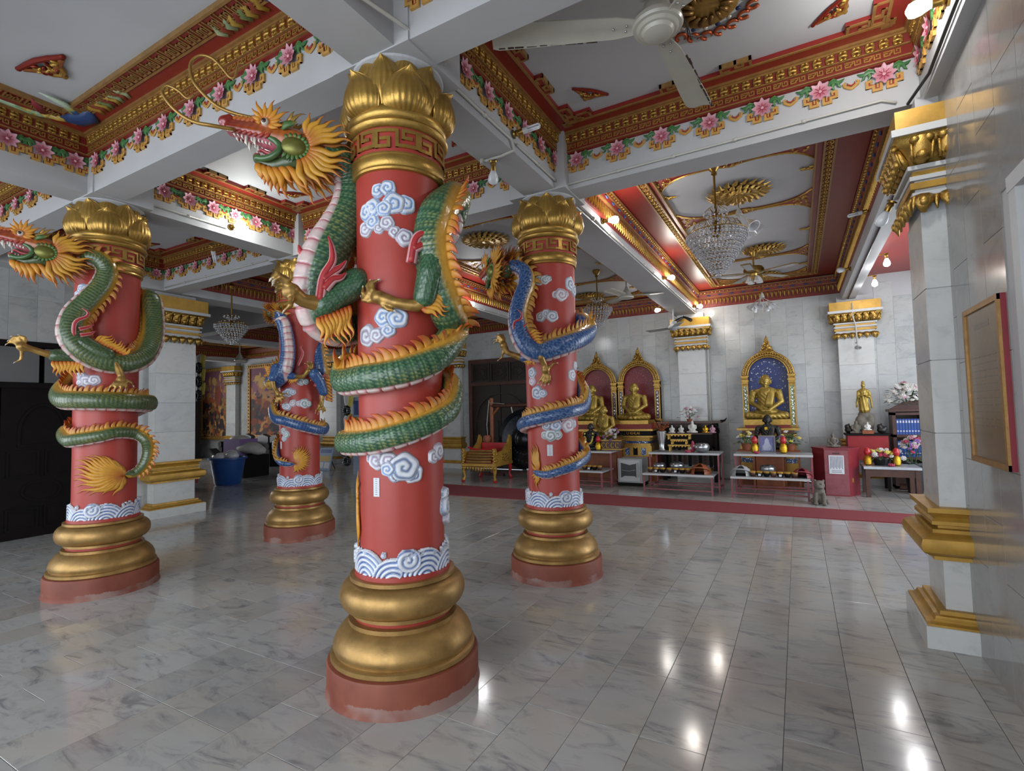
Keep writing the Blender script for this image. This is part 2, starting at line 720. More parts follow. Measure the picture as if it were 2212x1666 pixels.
def slab_mesh(name, w, h, t, ch=.0014):
    """one slab lying in xy, chamfered top, centred on its footprint, thickness t upward"""
    g = G()
    a, b = w / 2, h / 2
    vs = [(-a, -b, 0), (a, -b, 0), (a, b, 0), (-a, b, 0), (-a, -b, t - ch), (a, -b, t - ch), (a, b, t - ch), (-a, b, t - ch),
          (-a + ch, -b + ch, t), (a - ch, -b + ch, t), (a - ch, b - ch, t), (-a + ch, b - ch, t)]
    fs = [(0, 3, 2, 1), (0, 1, 5, 4), (1, 2, 6, 5), (2, 3, 7, 6), (3, 0, 4, 7), (4, 5, 9, 8), (5, 6, 10, 9), (6, 7, 11, 10), (7, 4, 8, 11), (8, 9, 10, 11)]
    return vs, fs


def lay(parent, spots, w, h, t, mat, limit=300, maxd=99, name='tile'):
    """slabs: spots are (Matrix, centre). Nearest seen ones as parts, the rest as one joined part"""
    vs, fs = slab_mesh(name, w, h, t)
    scored = []
    for m4 in spots:
        vis, d = in_view(m4.translation, 40)
        scored.append((0 if vis and d < maxd else 1, d, m4))
    scored.sort(key=lambda q: (q[0], q[1]))
    me = bpy.data.meshes.new(name)
    me.from_pydata(vs, [], fs)
    me.update()
    k = 0
    rest = G()
    for fl, d, m4 in scored:
        if fl == 0 and k < limit:
            o = put(name, me, mat, parent)
            o.matrix_local = m4
            k += 1
        else:
            rest.add([m4 @ Vector(v) for v in vs], fs)
    if rest.v:
        o = rest.make(name + ('_field' if k else ''), mat, parent)
        o['kind'] = 'stuff'


TW, TH = .290, .577
spots = []
kx = 0
x = 1.902 - .29 * 72 + .145
while x < X1 - .1:
    off = rng.choice([0, .5]) if abs(x - 1.757) > .05 else 0
    y = .371 + off * TH - TH * 11 + TH / 2
    while y < Y1:
        if y > Y0:
            spots.append(Matrix.Translation((x, y, -.006)))
        y += TH
    x += .29
lay(floor, spots, TW - .0022, TH - .0022, .006, 'marble_floor')


def wall_tiles(parent, org, ux, n, w0, w1, z1, skip=(), limit=300, z0=0.0, maxd=99, mat='marble_wall', stag=.29):
    """portrait marble slabs on a wall. org: point, ux: running direction, n: outward normal"""
    ux, n = Vector(ux), Vector(n)
    uz = Vector((0, 0, 1))
    sp = []
    a = w0
    i = 0
    while a < w1 - .05:
        z = z0 - (stag if i % 2 else 0)
        while z < z1:
            zc = z + TH / 2
            c = Vector(org) + ux * (a + .145) + uz * zc
            ok = z >= z0 - .3 and z + TH <= z1 + .35
            for s0, s1, b0, b1 in skip:
                if s0 < a + .145 < s1 and b0 < zc < b1:
                    ok = False
            if ok:
                m4 = Matrix.Identity(4)
                m4.col[0][:3] = ux
                m4.col[1][:3] = uz
                m4.col[2][:3] = n
                m4.translation = c
                sp.append(m4)
            z += TH
        a += .29
        i += 1
    lay(parent, sp, .288, TH - .002, .006, mat, limit, maxd)


wall_back = struct('wall_back', G().box(X0, X1, 9.306, 9.5, 0, 4.06), 'plaster')
wall_tiles(wall_back, (-6.8, 9.306, 0), (1, 0, 0), (0, -1, 0), 0, 12.6, 3.5, skip=((1.15, 3.4, -1, 2.9),), limit=300)
g = G().box(-19, -6.85, 9.298, 9.306, 0, 3.5)
struct('wall_cladding', g, 'marble_wall', wall_back)

# right wall ends just behind the pilaster; a doorway opens towards the camera
wall_right = struct('wall_right', G().box(2.906, 3.06, .70, 2.34, 0, 4.06).box(2.906, 3.06, -.55, .70, 2.45, 4.06).box(2.906, 3.06, -6, -.55, 0, 4.06), 'plaster')
wall_tiles(wall_right, (2.906, 2.34, 0), (0, -1, 0), (-1, 0, 0), 0, 1.5, 4.0, mat='marble_grey')
wall_tiles(wall_right, (2.906, .89, 2.47), (0, -1, 0), (-1, 0, 0), 0, 1.45, 1.6, mat='marble_grey', stag=0)
g = G().box(2.885, 3.07, .66, .74, 0, 2.42).box(2.885, 3.07, -.58, -.5, 0, 2.42).box(2.882, 3.072, -.59, .75, 2.42, 2.49)
door_1 = struct('door_1', g, 'white_paint')
g = G().box(2.93, 3.0, .60, .66, 0, 2.42).box(2.93, 3.0, -.5, -.44, 0, 2.42).box(2.93, 3.0, -.5, .66, 2.36, 2.42)
g.make('door_frame', 'wood_brown', door_1)
for k in range(2):
    G().box(2.95, 2.99, -.44 + k * .52, .06 + k * .54, .02, 2.35).make('door_leaf', 'wood_brown', door_1)

# left wall with the big dark carved door and its transom
LW = -6.8
wall_left = struct('wall_left', G().box(LW - .2, LW - .006, 1.12, 2.55, 0, 4.06).box(LW - .2, LW - .006, -.72, 1.12, 2.56, 4.06).box(LW - .2, LW - .006, -2.2, -.72, 0, 4.06), 'plaster')
wall_tiles(wall_left, (LW - .006, 2.56, 0), (0, -1, 0), (1, 0, 0), 0, 1.4, 3.5)
wall_tiles(wall_left, (LW - .006, 1.12, 2.56), (0, -1, 0), (1, 0, 0), 0, 2.6, 1.0, z0=0, stag=0)
door_2 = struct('door_2', G().box(LW - .12, LW + .02, 1.06, 1.13, 0, 2.57).box(LW - .12, LW + .02, -.73, -.66, 0, 2.57).box(LW - .12, LW + .02, -.73, 1.13, 2.50, 2.57)
                .box(LW - .12, LW + .02, -.66, 1.06, 1.95, 2.02), 'wood_black')
G().box(LW - .2, LW - .13, -.73, 1.13, 0, 2.57).make('light_leak_board', 'wood_black', door_2)  # added dark board, blocks outside light leaking through the door and transom gaps
for y0, y1 in ((-.64, .19), (.21, 1.04)):
    leaf = G().box(LW - .06, LW - .015, y0, y1, .01, 1.95).make('door_leaf', 'wood_black', door_2)
    w = y1 - y0
    for z0_, z1_ in ((.12, .38), (.80, 1.12)):
        for q in (0, 1):
            ya, yb = y0 + .07 + q * (w / 2 - .03), y0 + w / 2 - .04 + q * (w / 2 - .03)
            G().bars([(ya, z0_), (yb, z0_), (yb, z1_), (ya, z1_), (ya, z0_)], .025, 0, .014, Matrix(((0, 0, 1, LW - .016), (1, 0, 0, 0), (0, 1, 0, 0), (0, 0, 0, 1)))).make('carved_panel', 'wood_black', leaf)
    cy_, cz_ = (y0 + y1) / 2, .60
    ring = [(cy_ + .2 * cos(a), cz_ + .13 * sin(a)) for a in np.linspace(0, 2 * pi, 25)]
    G().bars(ring, .025, 0, .016, Matrix(((0, 0, 1, LW - .016), (1, 0, 0, 0), (0, 1, 0, 0), (0, 0, 0, 1)))).make('carved_oval', 'wood_black', leaf)
    arch = [(cy_ + .24 * cos(a), 1.35 + .38 * sin(a)) for a in np.linspace(0, pi, 18)]
    arch = [(cy_ + .24, 1.2)] + arch + [(cy_ - .24, 1.2), (cy_ + .24, 1.2)]
    G().bars(arch, .03, 0, .016, Matrix(((0, 0, 1, LW - .016), (1, 0, 0, 0), (0, 1, 0, 0), (0, 0, 0, 1)))).make('carved_arch', 'wood_black', leaf)
for y0, y1 in ((-.64, -.04), (.0, .58), (.64, 1.04)):
    G().box(LW - .05, LW - .03, y0, y1, 2.03, 2.49).make('pane', 'transom_glass', door_2)

# far ends of the cross hall
struct('wall_end', G().box(X0 - .1, X0, 2.4, Y1, 0, 4.06), 'plaster')
struct('wall_hall', G().box(-19, -7.0, 2.40, 2.55, 0, 4.06), 'plaster')

# ------------------------------------------------------------------ ceiling beams
YB = [(-2.42, -2.2), (-.24, -.01), (1.95, 2.20)]
XB = [(-6.80, -6.50), (-3.65, -3.35), (-.11, .20), (2.83, 3.05)]
beams = struct('ceiling_beams', G(), 'plaster') if False else None


def beam(x0, x1, y0, y1, z0=ZB, z1=ZT + .05):
    return struct('ceiling_beam', G().box(x0, x1, y0, y1, z0, z1), 'plaster')


beam_y = {}
for y0, y1 in YB:
    for a, b in ((-6.5, -3.65), (-3.35, -.11), (.20, 2.83)):
        beam_y[(y0, a)] = beam(a, b, y0, y1)
for i, (x0, x1) in enumerate(XB):
    beam(x0, x1, -2.42, 2.20, ZB if i < 3 else 3.46)
beam(-.24, .20, 2.20, 9.30)
beam(-3.75, -3.35, 2.20, 9.30)
beam(-6.95, -6.50, 2.20, 9.30)
beam(-11.3, -10.9, 2.55, 9.30)
beam(-15.9, -15.6, 2.55, 9.30)
beam(2.83, 3.05, 2.20, 9.30, 3.46)
beam(-19, -6.8, 4.6, 4.9)
beam(4.15, 4.4, 2.34, 9.3, 3.75)
# red ceiling of the right bay
g = G().box(3.05, 4.15, 2.3, 9.3, 3.90, 4.05)
red_bay = struct('ceiling_bay', g, 'red_ceiling')
G().box(3.05, 4.15, 4.9, 5.2, 3.86, 3.9).make('white_band', 'plaster', red_bay)
# square stubs carrying the beams on the lotus columns
COLS = {'C': (0.0, 0.0), 'R': (0.0, 2.104), 'L': (-3.552, 0.0), 'B': (-3.552, 2.104)}
for k, (cx_, cy_) in COLS.items():
    g = G().box(cx_ - .27, cx_ + .30, cy_ - .252, cy_ + .232, 3.492, 4.02)
    g.lathe([(.10, 3.30), (.20, 3.44), (.235, 3.465), (.262, 3.48), (.268, 3.488), (.268, 3.491)], 40, (cx_ + .01, cy_, 0))
    struct('column_head', g, 'plaster')

# ------------------------------------------------------------------ coffer ornament
RED, GLD = hexc('8e2119'), hexc('b0843f')


def place_m(o, ux, uy, uz):
    m4 = Matrix.Identity(4)
    m4.col[0][:3] = ux
    m4.col[1][:3] = uy
    m4.col[2][:3] = uz
    m4.translation = o
    return m4


# S-shaped key, 0.112 pitch, drawn in (x,z) then extruded outward
S_KEY = G().color('b58a48').bars([(-.006, .006), (-.030, .006), (-.030, .018)], .007, 0, .006)
S_KEY = G()
S_KEY.color('b58a48')
w_ = .0075
S_KEY.bars([(-.026, .004), (-.044, .004), (-.044, -.014), (-.012, -.014), (-.012, .0)], w_, 0, .007)
S_KEY.bars([(-.012, -.006), (.0, .004), (.0, .016)], w_, 0, .007)
S_KEY.bars([(-.044, .016), (.012, .016), (.012, .0), (.012, -.014), (.045, -.014), (.045, .016), (.026, .016), (.026, .004)], w_, 0, .007)
S_KEY_ME = S_KEY.data('key_motif')
EGG = G().color('b8903c')
for sx in (-1, 1):
    EGG.prism([(sx * .003, -.03), (sx * .027, -.034), (sx * .033, 0), (sx * .027, .034), (sx * .003, .03)][::sx], 0, .012, taper=.35)
EGG.ball((0, .0, .008), (.03, .012, .012), 10, 5)
EGG.ball((-.012, .026, .006), (.015, .009, .01), 8, 4)
EGG.ball((.012, .026, .006), (.015, .009, .01), 8, 4)
EGG.ball((-.012, -.026, .006), (.015, .009, .01), 8, 4)
EGG.ball((.012, -.026, .006), (.015, .009, .01), 8, 4)
EGG_ME = EGG.data('egg_motif', True)
DART_ME = G().color('b07c3a').prism([(-.003, -.036), (.003, -.036), (.0035, .036), (-.0035, .036)], 0, .010).data('dart')


# lotus spray: bracket, flower, leaves (x along the beam, y up, z outward)
def petal_shape(g, a, L, w, lift, c_in, c_out, z=0.0, fold=.3):
    """one pointed petal as a small folded leaf with thickness"""
    ca, sa = cos(a), sin(a)
    rows = [(0, .12), (.3, .8), (.6, 1.0), (.85, .55), (1.0, .02)]
    vs, cc = [], []
    for t_, ww in rows:
        for sgn in (-1, 0, 1):
            x_, y_ = t_ * L, sgn * ww * w / 2
            zz = z + lift * (t_ ** 1.3) + (0 if sgn else -fold * w * ww * .5) + .002
            vs.append((x_ * ca - y_ * sa, x_ * sa + y_ * ca, zz))
            cc.append(tuple(c_in[k] * (1 - t_) + c_out[k] * t_ for k in range(3)))
    fs = []
    for i in range(4):
        for j in range(2):
            q = i * 3 + j
            fs.append((q, q + 1, q + 4, q + 3))
    g.add(vs, fs, cc)


pin, pout = hexc('b0485c'), hexc('cfa2ae')
FLOWER = G()
for k in range(8):
    petal_shape(FLOWER, 2 * pi * k / 8 + pi / 8, .056, .034, .016, hexc('c98a98'), hexc('d9a6b2'), .010)
for k in range(8):
    petal_shape(FLOWER, 2 * pi * k / 8, .074, .036, .020, pin, pout, .016)
FLOWER.color('d8a0a8').ball((0, 0, .024), (.012, .012, .008), 8, 5)
for k in range(8):
    a = 2 * pi * k / 8
    FLOWER.color('a8304a').tube([(.010 * cos(a), .010 * sin(a), .026), (.040 * cos(a), .040 * sin(a), .026)], .0016, 4)
FLOWER_ME = FLOWER.data('flower', True)
BR = G().color('b98d48')
w_ = .017
for sx in (-1, 1):
    pts = [(.018, -.050), (.018, -.092), (.062, -.092), (.062, -.062), (.098, -.062), (.098, -.022), (.074, -.022)]
    BR.bars([(sx * a, b) for a, b in pts], w_, 0, .014)
    BR.bars([(sx * a, b) for a, b in [(.038, -.055), (.038, -.072)]], .010, 0, .014)
    BR.bars([(sx * a, b) for a, b in [(.074, -.022), (.074, -.04)]], .012, 0, .014)
BR.color('9b3a22')
for sx in (-1, 1):
    BR.bars([(sx * a, b) for a, b in [(.03, -.05), (.03, -.08), (.05, -.08), (.05, -.05), (.085, -.05), (.085, -.03)]], .009, 0, .008)
BRACKET_ME = BR.data('key_bracket')
LEAF = G()
for sx in (-1, 1):
    pts = [(sx * .035, .02, .008), (sx * .06, .045, .012), (sx * .085, .05, .014), (sx * .11, .035, .012), (sx * .13, .04, .010), (sx * .15, .055, .006)]
    LEAF.color('3f7040').tube(pts, [.008, .014, .016, .013, .011, .003], 7, flat=.6)
    LEAF.color('4d7d45').tube([(sx * .085, .04, .012), (sx * .075, .01, .012), (sx * .09, -.008, .008)], [.012, .012, .004], 6, flat=.6)
    LEAF.color('3f7040').tube([(sx * .11, .03, .012), (sx * .115, .01, .012), (sx * .13, .0, .006)], [.010, .009, .003], 6, flat=.6)
    LEAF.color('5d8c4a').tube([(sx * .06, .055, .014), (sx * .085, .066, .016), (sx * .105, .055, .012)], [.004, .006, .003], 5)
LEAF_ME = LEAF.data('leaf_spray', True)
HEART = G().color('b98d48')
hp = [(-.030, .018), (-.044, .006), (-.038, -.012), (-.012, -.03), (0, -.036), (.012, -.03), (.038, -.012), (.044, .006), (.030, .018)]
HEART.tube([(a, b, .006) for a, b in hp], [.004, .010, .011, .011, .010, .011, .011, .010, .004], 7, flat=.6)
HEART.color('a04028').tube([(-.022, .008, .008), (-.02, -.006, .01), (0, -.016, .01), (.02, -.006, .01), (.022, .008, .008)], [.003, .006, .006, .006, .003], 6)
HEART_ME = HEART.data('heart_ornament', True)

# triangular scroll ornament set in the panel corners
TRI = G()
for pts, c in (([(-.17, .0), (-.08, .012), (0, .02), (.09, .012), (.17, .0)], '8a2a1c'), ([(-.15, -.01), (-.06, -.05), (0, -.07), (.06, -.05), (.15, -.01)], '9c5a2c'),
               ([(-.09, -.02), (-.04, -.09), (0, -.11), (.04, -.09), (.09, -.02)], 'a8803c')):
    TRI.color(c).tube([(a, b, .012) for a, b in pts], [.014] + [.018] * (len(pts) - 2) + [.014], 7, flat=.7)
for i in range(16):
    a = rng.uniform(-.1, .1)
    b = -rng.uniform(0, .11) * (1 - abs(a) / .14)
    TRI.color('b88f3e' if i % 3 else '7d2818').ball((a, b, .018), (.022, .010, .012), 8, 5, Matrix.Rotation(rng.uniform(0, 3), 3, 'Z'))
for sx in (-1, 1):
    TRI.color('7d2418').ball((sx * .17, 0, .012), (.018, .016, .012), 8, 5)
TRI.color('9c7434').ball((0, -.125, .012), (.018, .016, .012), 8, 5)
TRI_ME = TRI.data('corner_scroll', True)


def ring_profile(g, x0, x1, y0, y1, prof):
    """mitred moulding round the inside of a rectangle: prof = [(inset, z)]"""
    n = len(prof)
    vs = []
    for ins, z in prof:
        vs += [(x0 + ins, y0 + ins, z), (x1 - ins, y0 + ins, z), (x1 - ins, y1 - ins, z), (x0 + ins, y1 - ins, z)]
    fs = []
    for i in range(n - 1):
        for k in range(4):
            fs.append((i * 4 + k, (i + 1) * 4 + k, (i + 1) * 4 + (k + 1) % 4, i * 4 + (k + 1) % 4))
    g.add(vs, fs)


def closed_ring(g, x0, x1, y0, y1, i0, i1, z0, z1):
    ring_profile(g, x0, x1, y0, y1, [(i0, z0), (i1, z0), (i1, z1), (i0, z1), (i0, z0)])


def coffer(x0, x1, y0, y1, sides='NESW', label=None, birds=False, nfl=None, fret=True, keys=True):
    """one coffered bay. sides: which inner faces get the separately built motifs (those in view)"""
    co = thing('ceiling_coffer', kind='structure')
    g = G()
    g.box(x0, x1, y0, y1, ZT + .001, ZT + .035)
    g.make('white_panel', 'ceiling_white', co)
    g = G()
    ring_profile(g, x0, x1, y0, y1, [(.0, 3.815), (.022, 3.82), (.022, 3.832), (.026, 3.845), (.026, 3.912), (.030, 3.915)])
    g.make('red_band', 'red_deep', co)
    g = G()
    closed_ring(g, x0, x1, y0, y1, .02, .036, 3.829, 3.838)
    closed_ring(g, x0, x1, y0, y1, .02, .040, 3.906, 3.916)
    closed_ring(g, x0, x1, y0, y1, .0, .075, 3.985, 4.003)
    closed_ring(g, x0, x1, y0, y1, .0, .058, 3.972, 3.985)
    g.make('gold_rim', 'gold_paint', co)
    g = G()
    ring_profile(g, x0, x1, y0, y1, [(.030, 3.91), (.038, 3.918), (.044, 3.972), (.05, 3.974)])
    g.make('cornice_back', 'red_deep', co)
    g = G()
    closed_ring(g, x0, x1, y0, y1, .0, .175, 4.003, 4.04)
    g.make('red_border', 'red_ceiling', co)
    # fret edge strip around the panel
    g = G()
    rb = G()
    if fret:
        closed_ring(g, x0, x1, y0, y1, .172, .192, 3.992, 4.04)
        w = .018
        for sx, sy, cx_, cy_ in ((1, 1, x0, y0), (-1, 1, x1, y0), (-1, -1, x1, y1), (1, -1, x0, y1)):
            for sw in (0, 1):
                pts = [(.42, .185), (.40, .185), (.40, .265), (.28, .265), (.28, .215), (.33, .215), (.33, .19)]
                pts2 = [(.28, .265), (.20, .265), (.20, .20), (.155, .20), (.155, .14), (.20, .14)]
                for pp in (pts, pts2):
                    q = [((b, a) if sw else (a, b)) for a, b in pp]
                    g.bars([(cx_ + sx * a, cy_ + sy * b) for a, b in q], w, 3.997, 4.035)
            for bx in ((.17, .415, .17, .275), (.17, .275, .17, .415)):
                rb.box(min(cx_ + sx * bx[0], cx_ + sx * bx[1]), max(cx_ + sx * bx[0], cx_ + sx * bx[1]), min(cy_ + sy * bx[2], cy_ + sy * bx[3]), max(cy_ + sy * bx[2], cy_ + sy * bx[3]), 4.003 + .0003 * (bx[1] > .3), 4.034)
            # broken fret in the middle of each side
        for (a0, a1, fx) in ((x0, x1, 0), (y0, y1, 1)):
            m = (a0 + a1) / 2
            for s2 in (-1, 1):
                for edge, dr in (((y0 if fx == 0 else x0), 1), ((y1 if fx == 0 else x1), -1)):
                    pp = [(.32, .185), (.32, .255), (.22, .255), (.22, .215), (.27, .215), (.27, .235)]
                    pp2 = [(.22, .255), (.12, .255), (.12, .20), (.17, .20)]
                    for P_ in (pp, pp2):
                        q = [(m + s2 * a, edge + dr * b) for a, b in P_]
                        if fx:
                            q = [(b, a) for a, b in q]
                        g.bars(q, w, 3.997, 4.035)
                    q = [(m + s2 * .11, edge + dr * .17), (m + s2 * .33, edge + dr * .17), (m + s2 * .33, edge + dr * .262), (m + s2 * .11, edge + dr * .262)]
                    rb.prism([(b, a) for a, b in q] if fx else q, 4.004, 4.034)
        g.make('fret_border', 'gold_paint', co)
        rb.make('fret_ground', 'red_ceiling', co)
        g2 = G()
        closed_ring(g2, x0, x1, y0, y1, .170, .196, 4.0, 4.034)
        g2.make('fret_side', 'red_ceiling', co)
    else:
        closed_ring(g, x0, x1, y0, y1, .18, .30, 4.0, 4.04)
        g.make('fret_bed', 'red_deep', co)
        g = G()
        closed_ring(g, x0, x1, y0, y1, .165, .18, 3.994, 4.04)
        closed_ring(g, x0, x1, y0, y1, .285, .304, 3.994, 4.038)
        g.make('gold_strip', 'gold_paint', co)
        g = G()
        for (a0, a1, fx, edge, dr) in ((x0, x1, 0, y1, -1), (y0, y1, 1, x0, 1), (y0, y1, 1, x1, -1)):
            a = a0 + .38
            while a < a1 - .3:
                for s2 in (-1, 1):
                    pp = [(s2 * .048, .275), (s2 * .048, .195), (s2 * .008, .195), (s2 * .008, .25), (s2 * .03, .25), (s2 * .03, .22)]
                    q = [(a + u_, edge + dr * v_) for u_, v_ in pp]
                    if fx:
                        q = [(v_, u_) for u_, v_ in q]
                    g.bars(q, .009, 3.992, 4.0)
                a += .125
        g.make('fret_motif', 'gold_paint', co)['kind'] = 'stuff'
    # motifs
    sd = {'N': (Vector((x0, y1, 0)), Vector((1, 0, 0)), Vector((0, -1, 0)), x1 - x0),
          'S': (Vector((x1, y0, 0)), Vector((-1, 0, 0)), Vector((0, 1, 0)), x1 - x0),
          'E': (Vector((x1, y1, 0)), Vector((0, -1, 0)), Vector((-1, 0, 0)), y1 - y0),
          'W': (Vector((x0, y0, 0)), Vector((0, 1, 0)), Vector((1, 0, 0)), y1 - y0)}
    Z_ = Vector((0, 0, 1))
    for s_ in sides:
        org, ux, nn, L = sd[s_]

        def vis(p):
            return in_view(p, 30)[0]
        if keys:
            n = int((L - .08) / .112)
            m0 = (L - n * .112) / 2 + .056
            for k in range(n):
                p = org + ux * (m0 + k * .112) + nn * .026 + Z_ * 3.874
                if vis(p):
                    o = put('key_motif', S_KEY_ME, 'paint_gold', co)
                    o.matrix_local = place_m(p, ux, Z_, nn)
            n = int((L - .12) / .078)
            m0 = (L - n * .078) / 2 + .039
            for k in range(n):
                p = org + ux * (m0 + k * .078) + nn * .040 + Z_ * 3.944
                if vis(p):
                    o = put('egg_motif', EGG_ME, 'gold_leaf', co)
                    o.matrix_local = place_m(p, ux, Z_, nn)
        else:
            g = G()
            n = int((L - .08) / .112)
            m0 = (L - n * .112) / 2 + .056
            for k in range(n):
                m4 = place_m(org + ux * (m0 + k * .112) + nn * .026 + Z_ * 3.874, ux, Z_, nn)
                g.add([m4 @ Vector(v) for v in S_KEY.v], S_KEY.f, S_KEY.c)
            g.make('key_motif', 'paint_gold', co)['kind'] = 'stuff'
            g = G()
            n = int((L - .12) / .078)
            m0 = (L - n * .078) / 2 + .039
            for k in range(n):
                m4 = place_m(org + ux * (m0 + k * .078) + nn * .040 + Z_ * 3.944, ux, Z_, nn)
                g.add([m4 @ Vector(v) for v in EGG.v], EGG.f, EGG.c)
            g.make('egg_motif', 'gold_leaf', co, True)['kind'] = 'stuff'
        n = nfl or max(2, round(L / .38))
        step = L / (n + .0)
        for k in range(n):
            p = org + ux * (step * (k + .5)) + nn * .001 + Z_ * 3.747
            if vis(p):
                b_ = put('key_bracket', BRACKET_ME, 'paint', co)
                b_.matrix_local = place_m(p, ux, Z_, nn)
                put('flower', FLOWER_ME, 'paint', b_)
                put('leaf_spray', LEAF_ME, 'paint', b_)
            if k < n - 1 or True:
                p2 = org + ux * (step * (k + 1.0)) + nn * .001 + Z_ * 3.752
                if k < n - 1 and vis(p2):
                    h = put('heart_ornament', HEART_ME, 'paint', co)
                    h.matrix_local = place_m(p2, ux, Z_, nn)
    # corner scrolls on the panel
    for sx, sy, cx_, cy_ in ((1, 1, x0, y0), (-1, 1, x1, y0), (-1, -1, x1, y1), (1, -1, x0, y1)):
        p = Vector((cx_ + sx * .50, cy_ + sy * .48, ZT))
        if birds:
            p = Vector((cx_ + sx * .85, cy_ + sy * .62, ZT))
        if in_view(p, 150)[0]:
            d = Vector((sx, sy, 0)).normalized()
            if birds:
                d = Vector((.25 * sx, sy, 0)).normalized()
            dn = Vector((0, 0, -1))
            ux = dn.cross(d) * -1
            o = put('corner_scroll', TRI_ME, 'paint_gold', co)
            o.matrix_local = place_m(p, d.cross(dn), d, dn) @ Matrix.Scale(1.25 if birds else .85, 4)
    return co


K1 = coffer(.20, 2.83, -.01, 1.95, 'NWE', nfl=7)
K3 = coffer(-3.35, -.11, -.01, 1.95, 'NWE', nfl=8)
K2 = coffer(-3.35, -.11, -2.2, -.24, 'NW', birds=True, fret=False, nfl=9)
K0 = coffer(.20, 2.83, -2.2, -.24, 'NW', nfl=7)
K4 = coffer(-6.5, -3.65, -.01, 1.95, 'NWE', keys=False, nfl=8)
K5 = coffer(-6.5, -3.65, -2.2, -.24, 'NW', keys=False, fret=False, nfl=8)


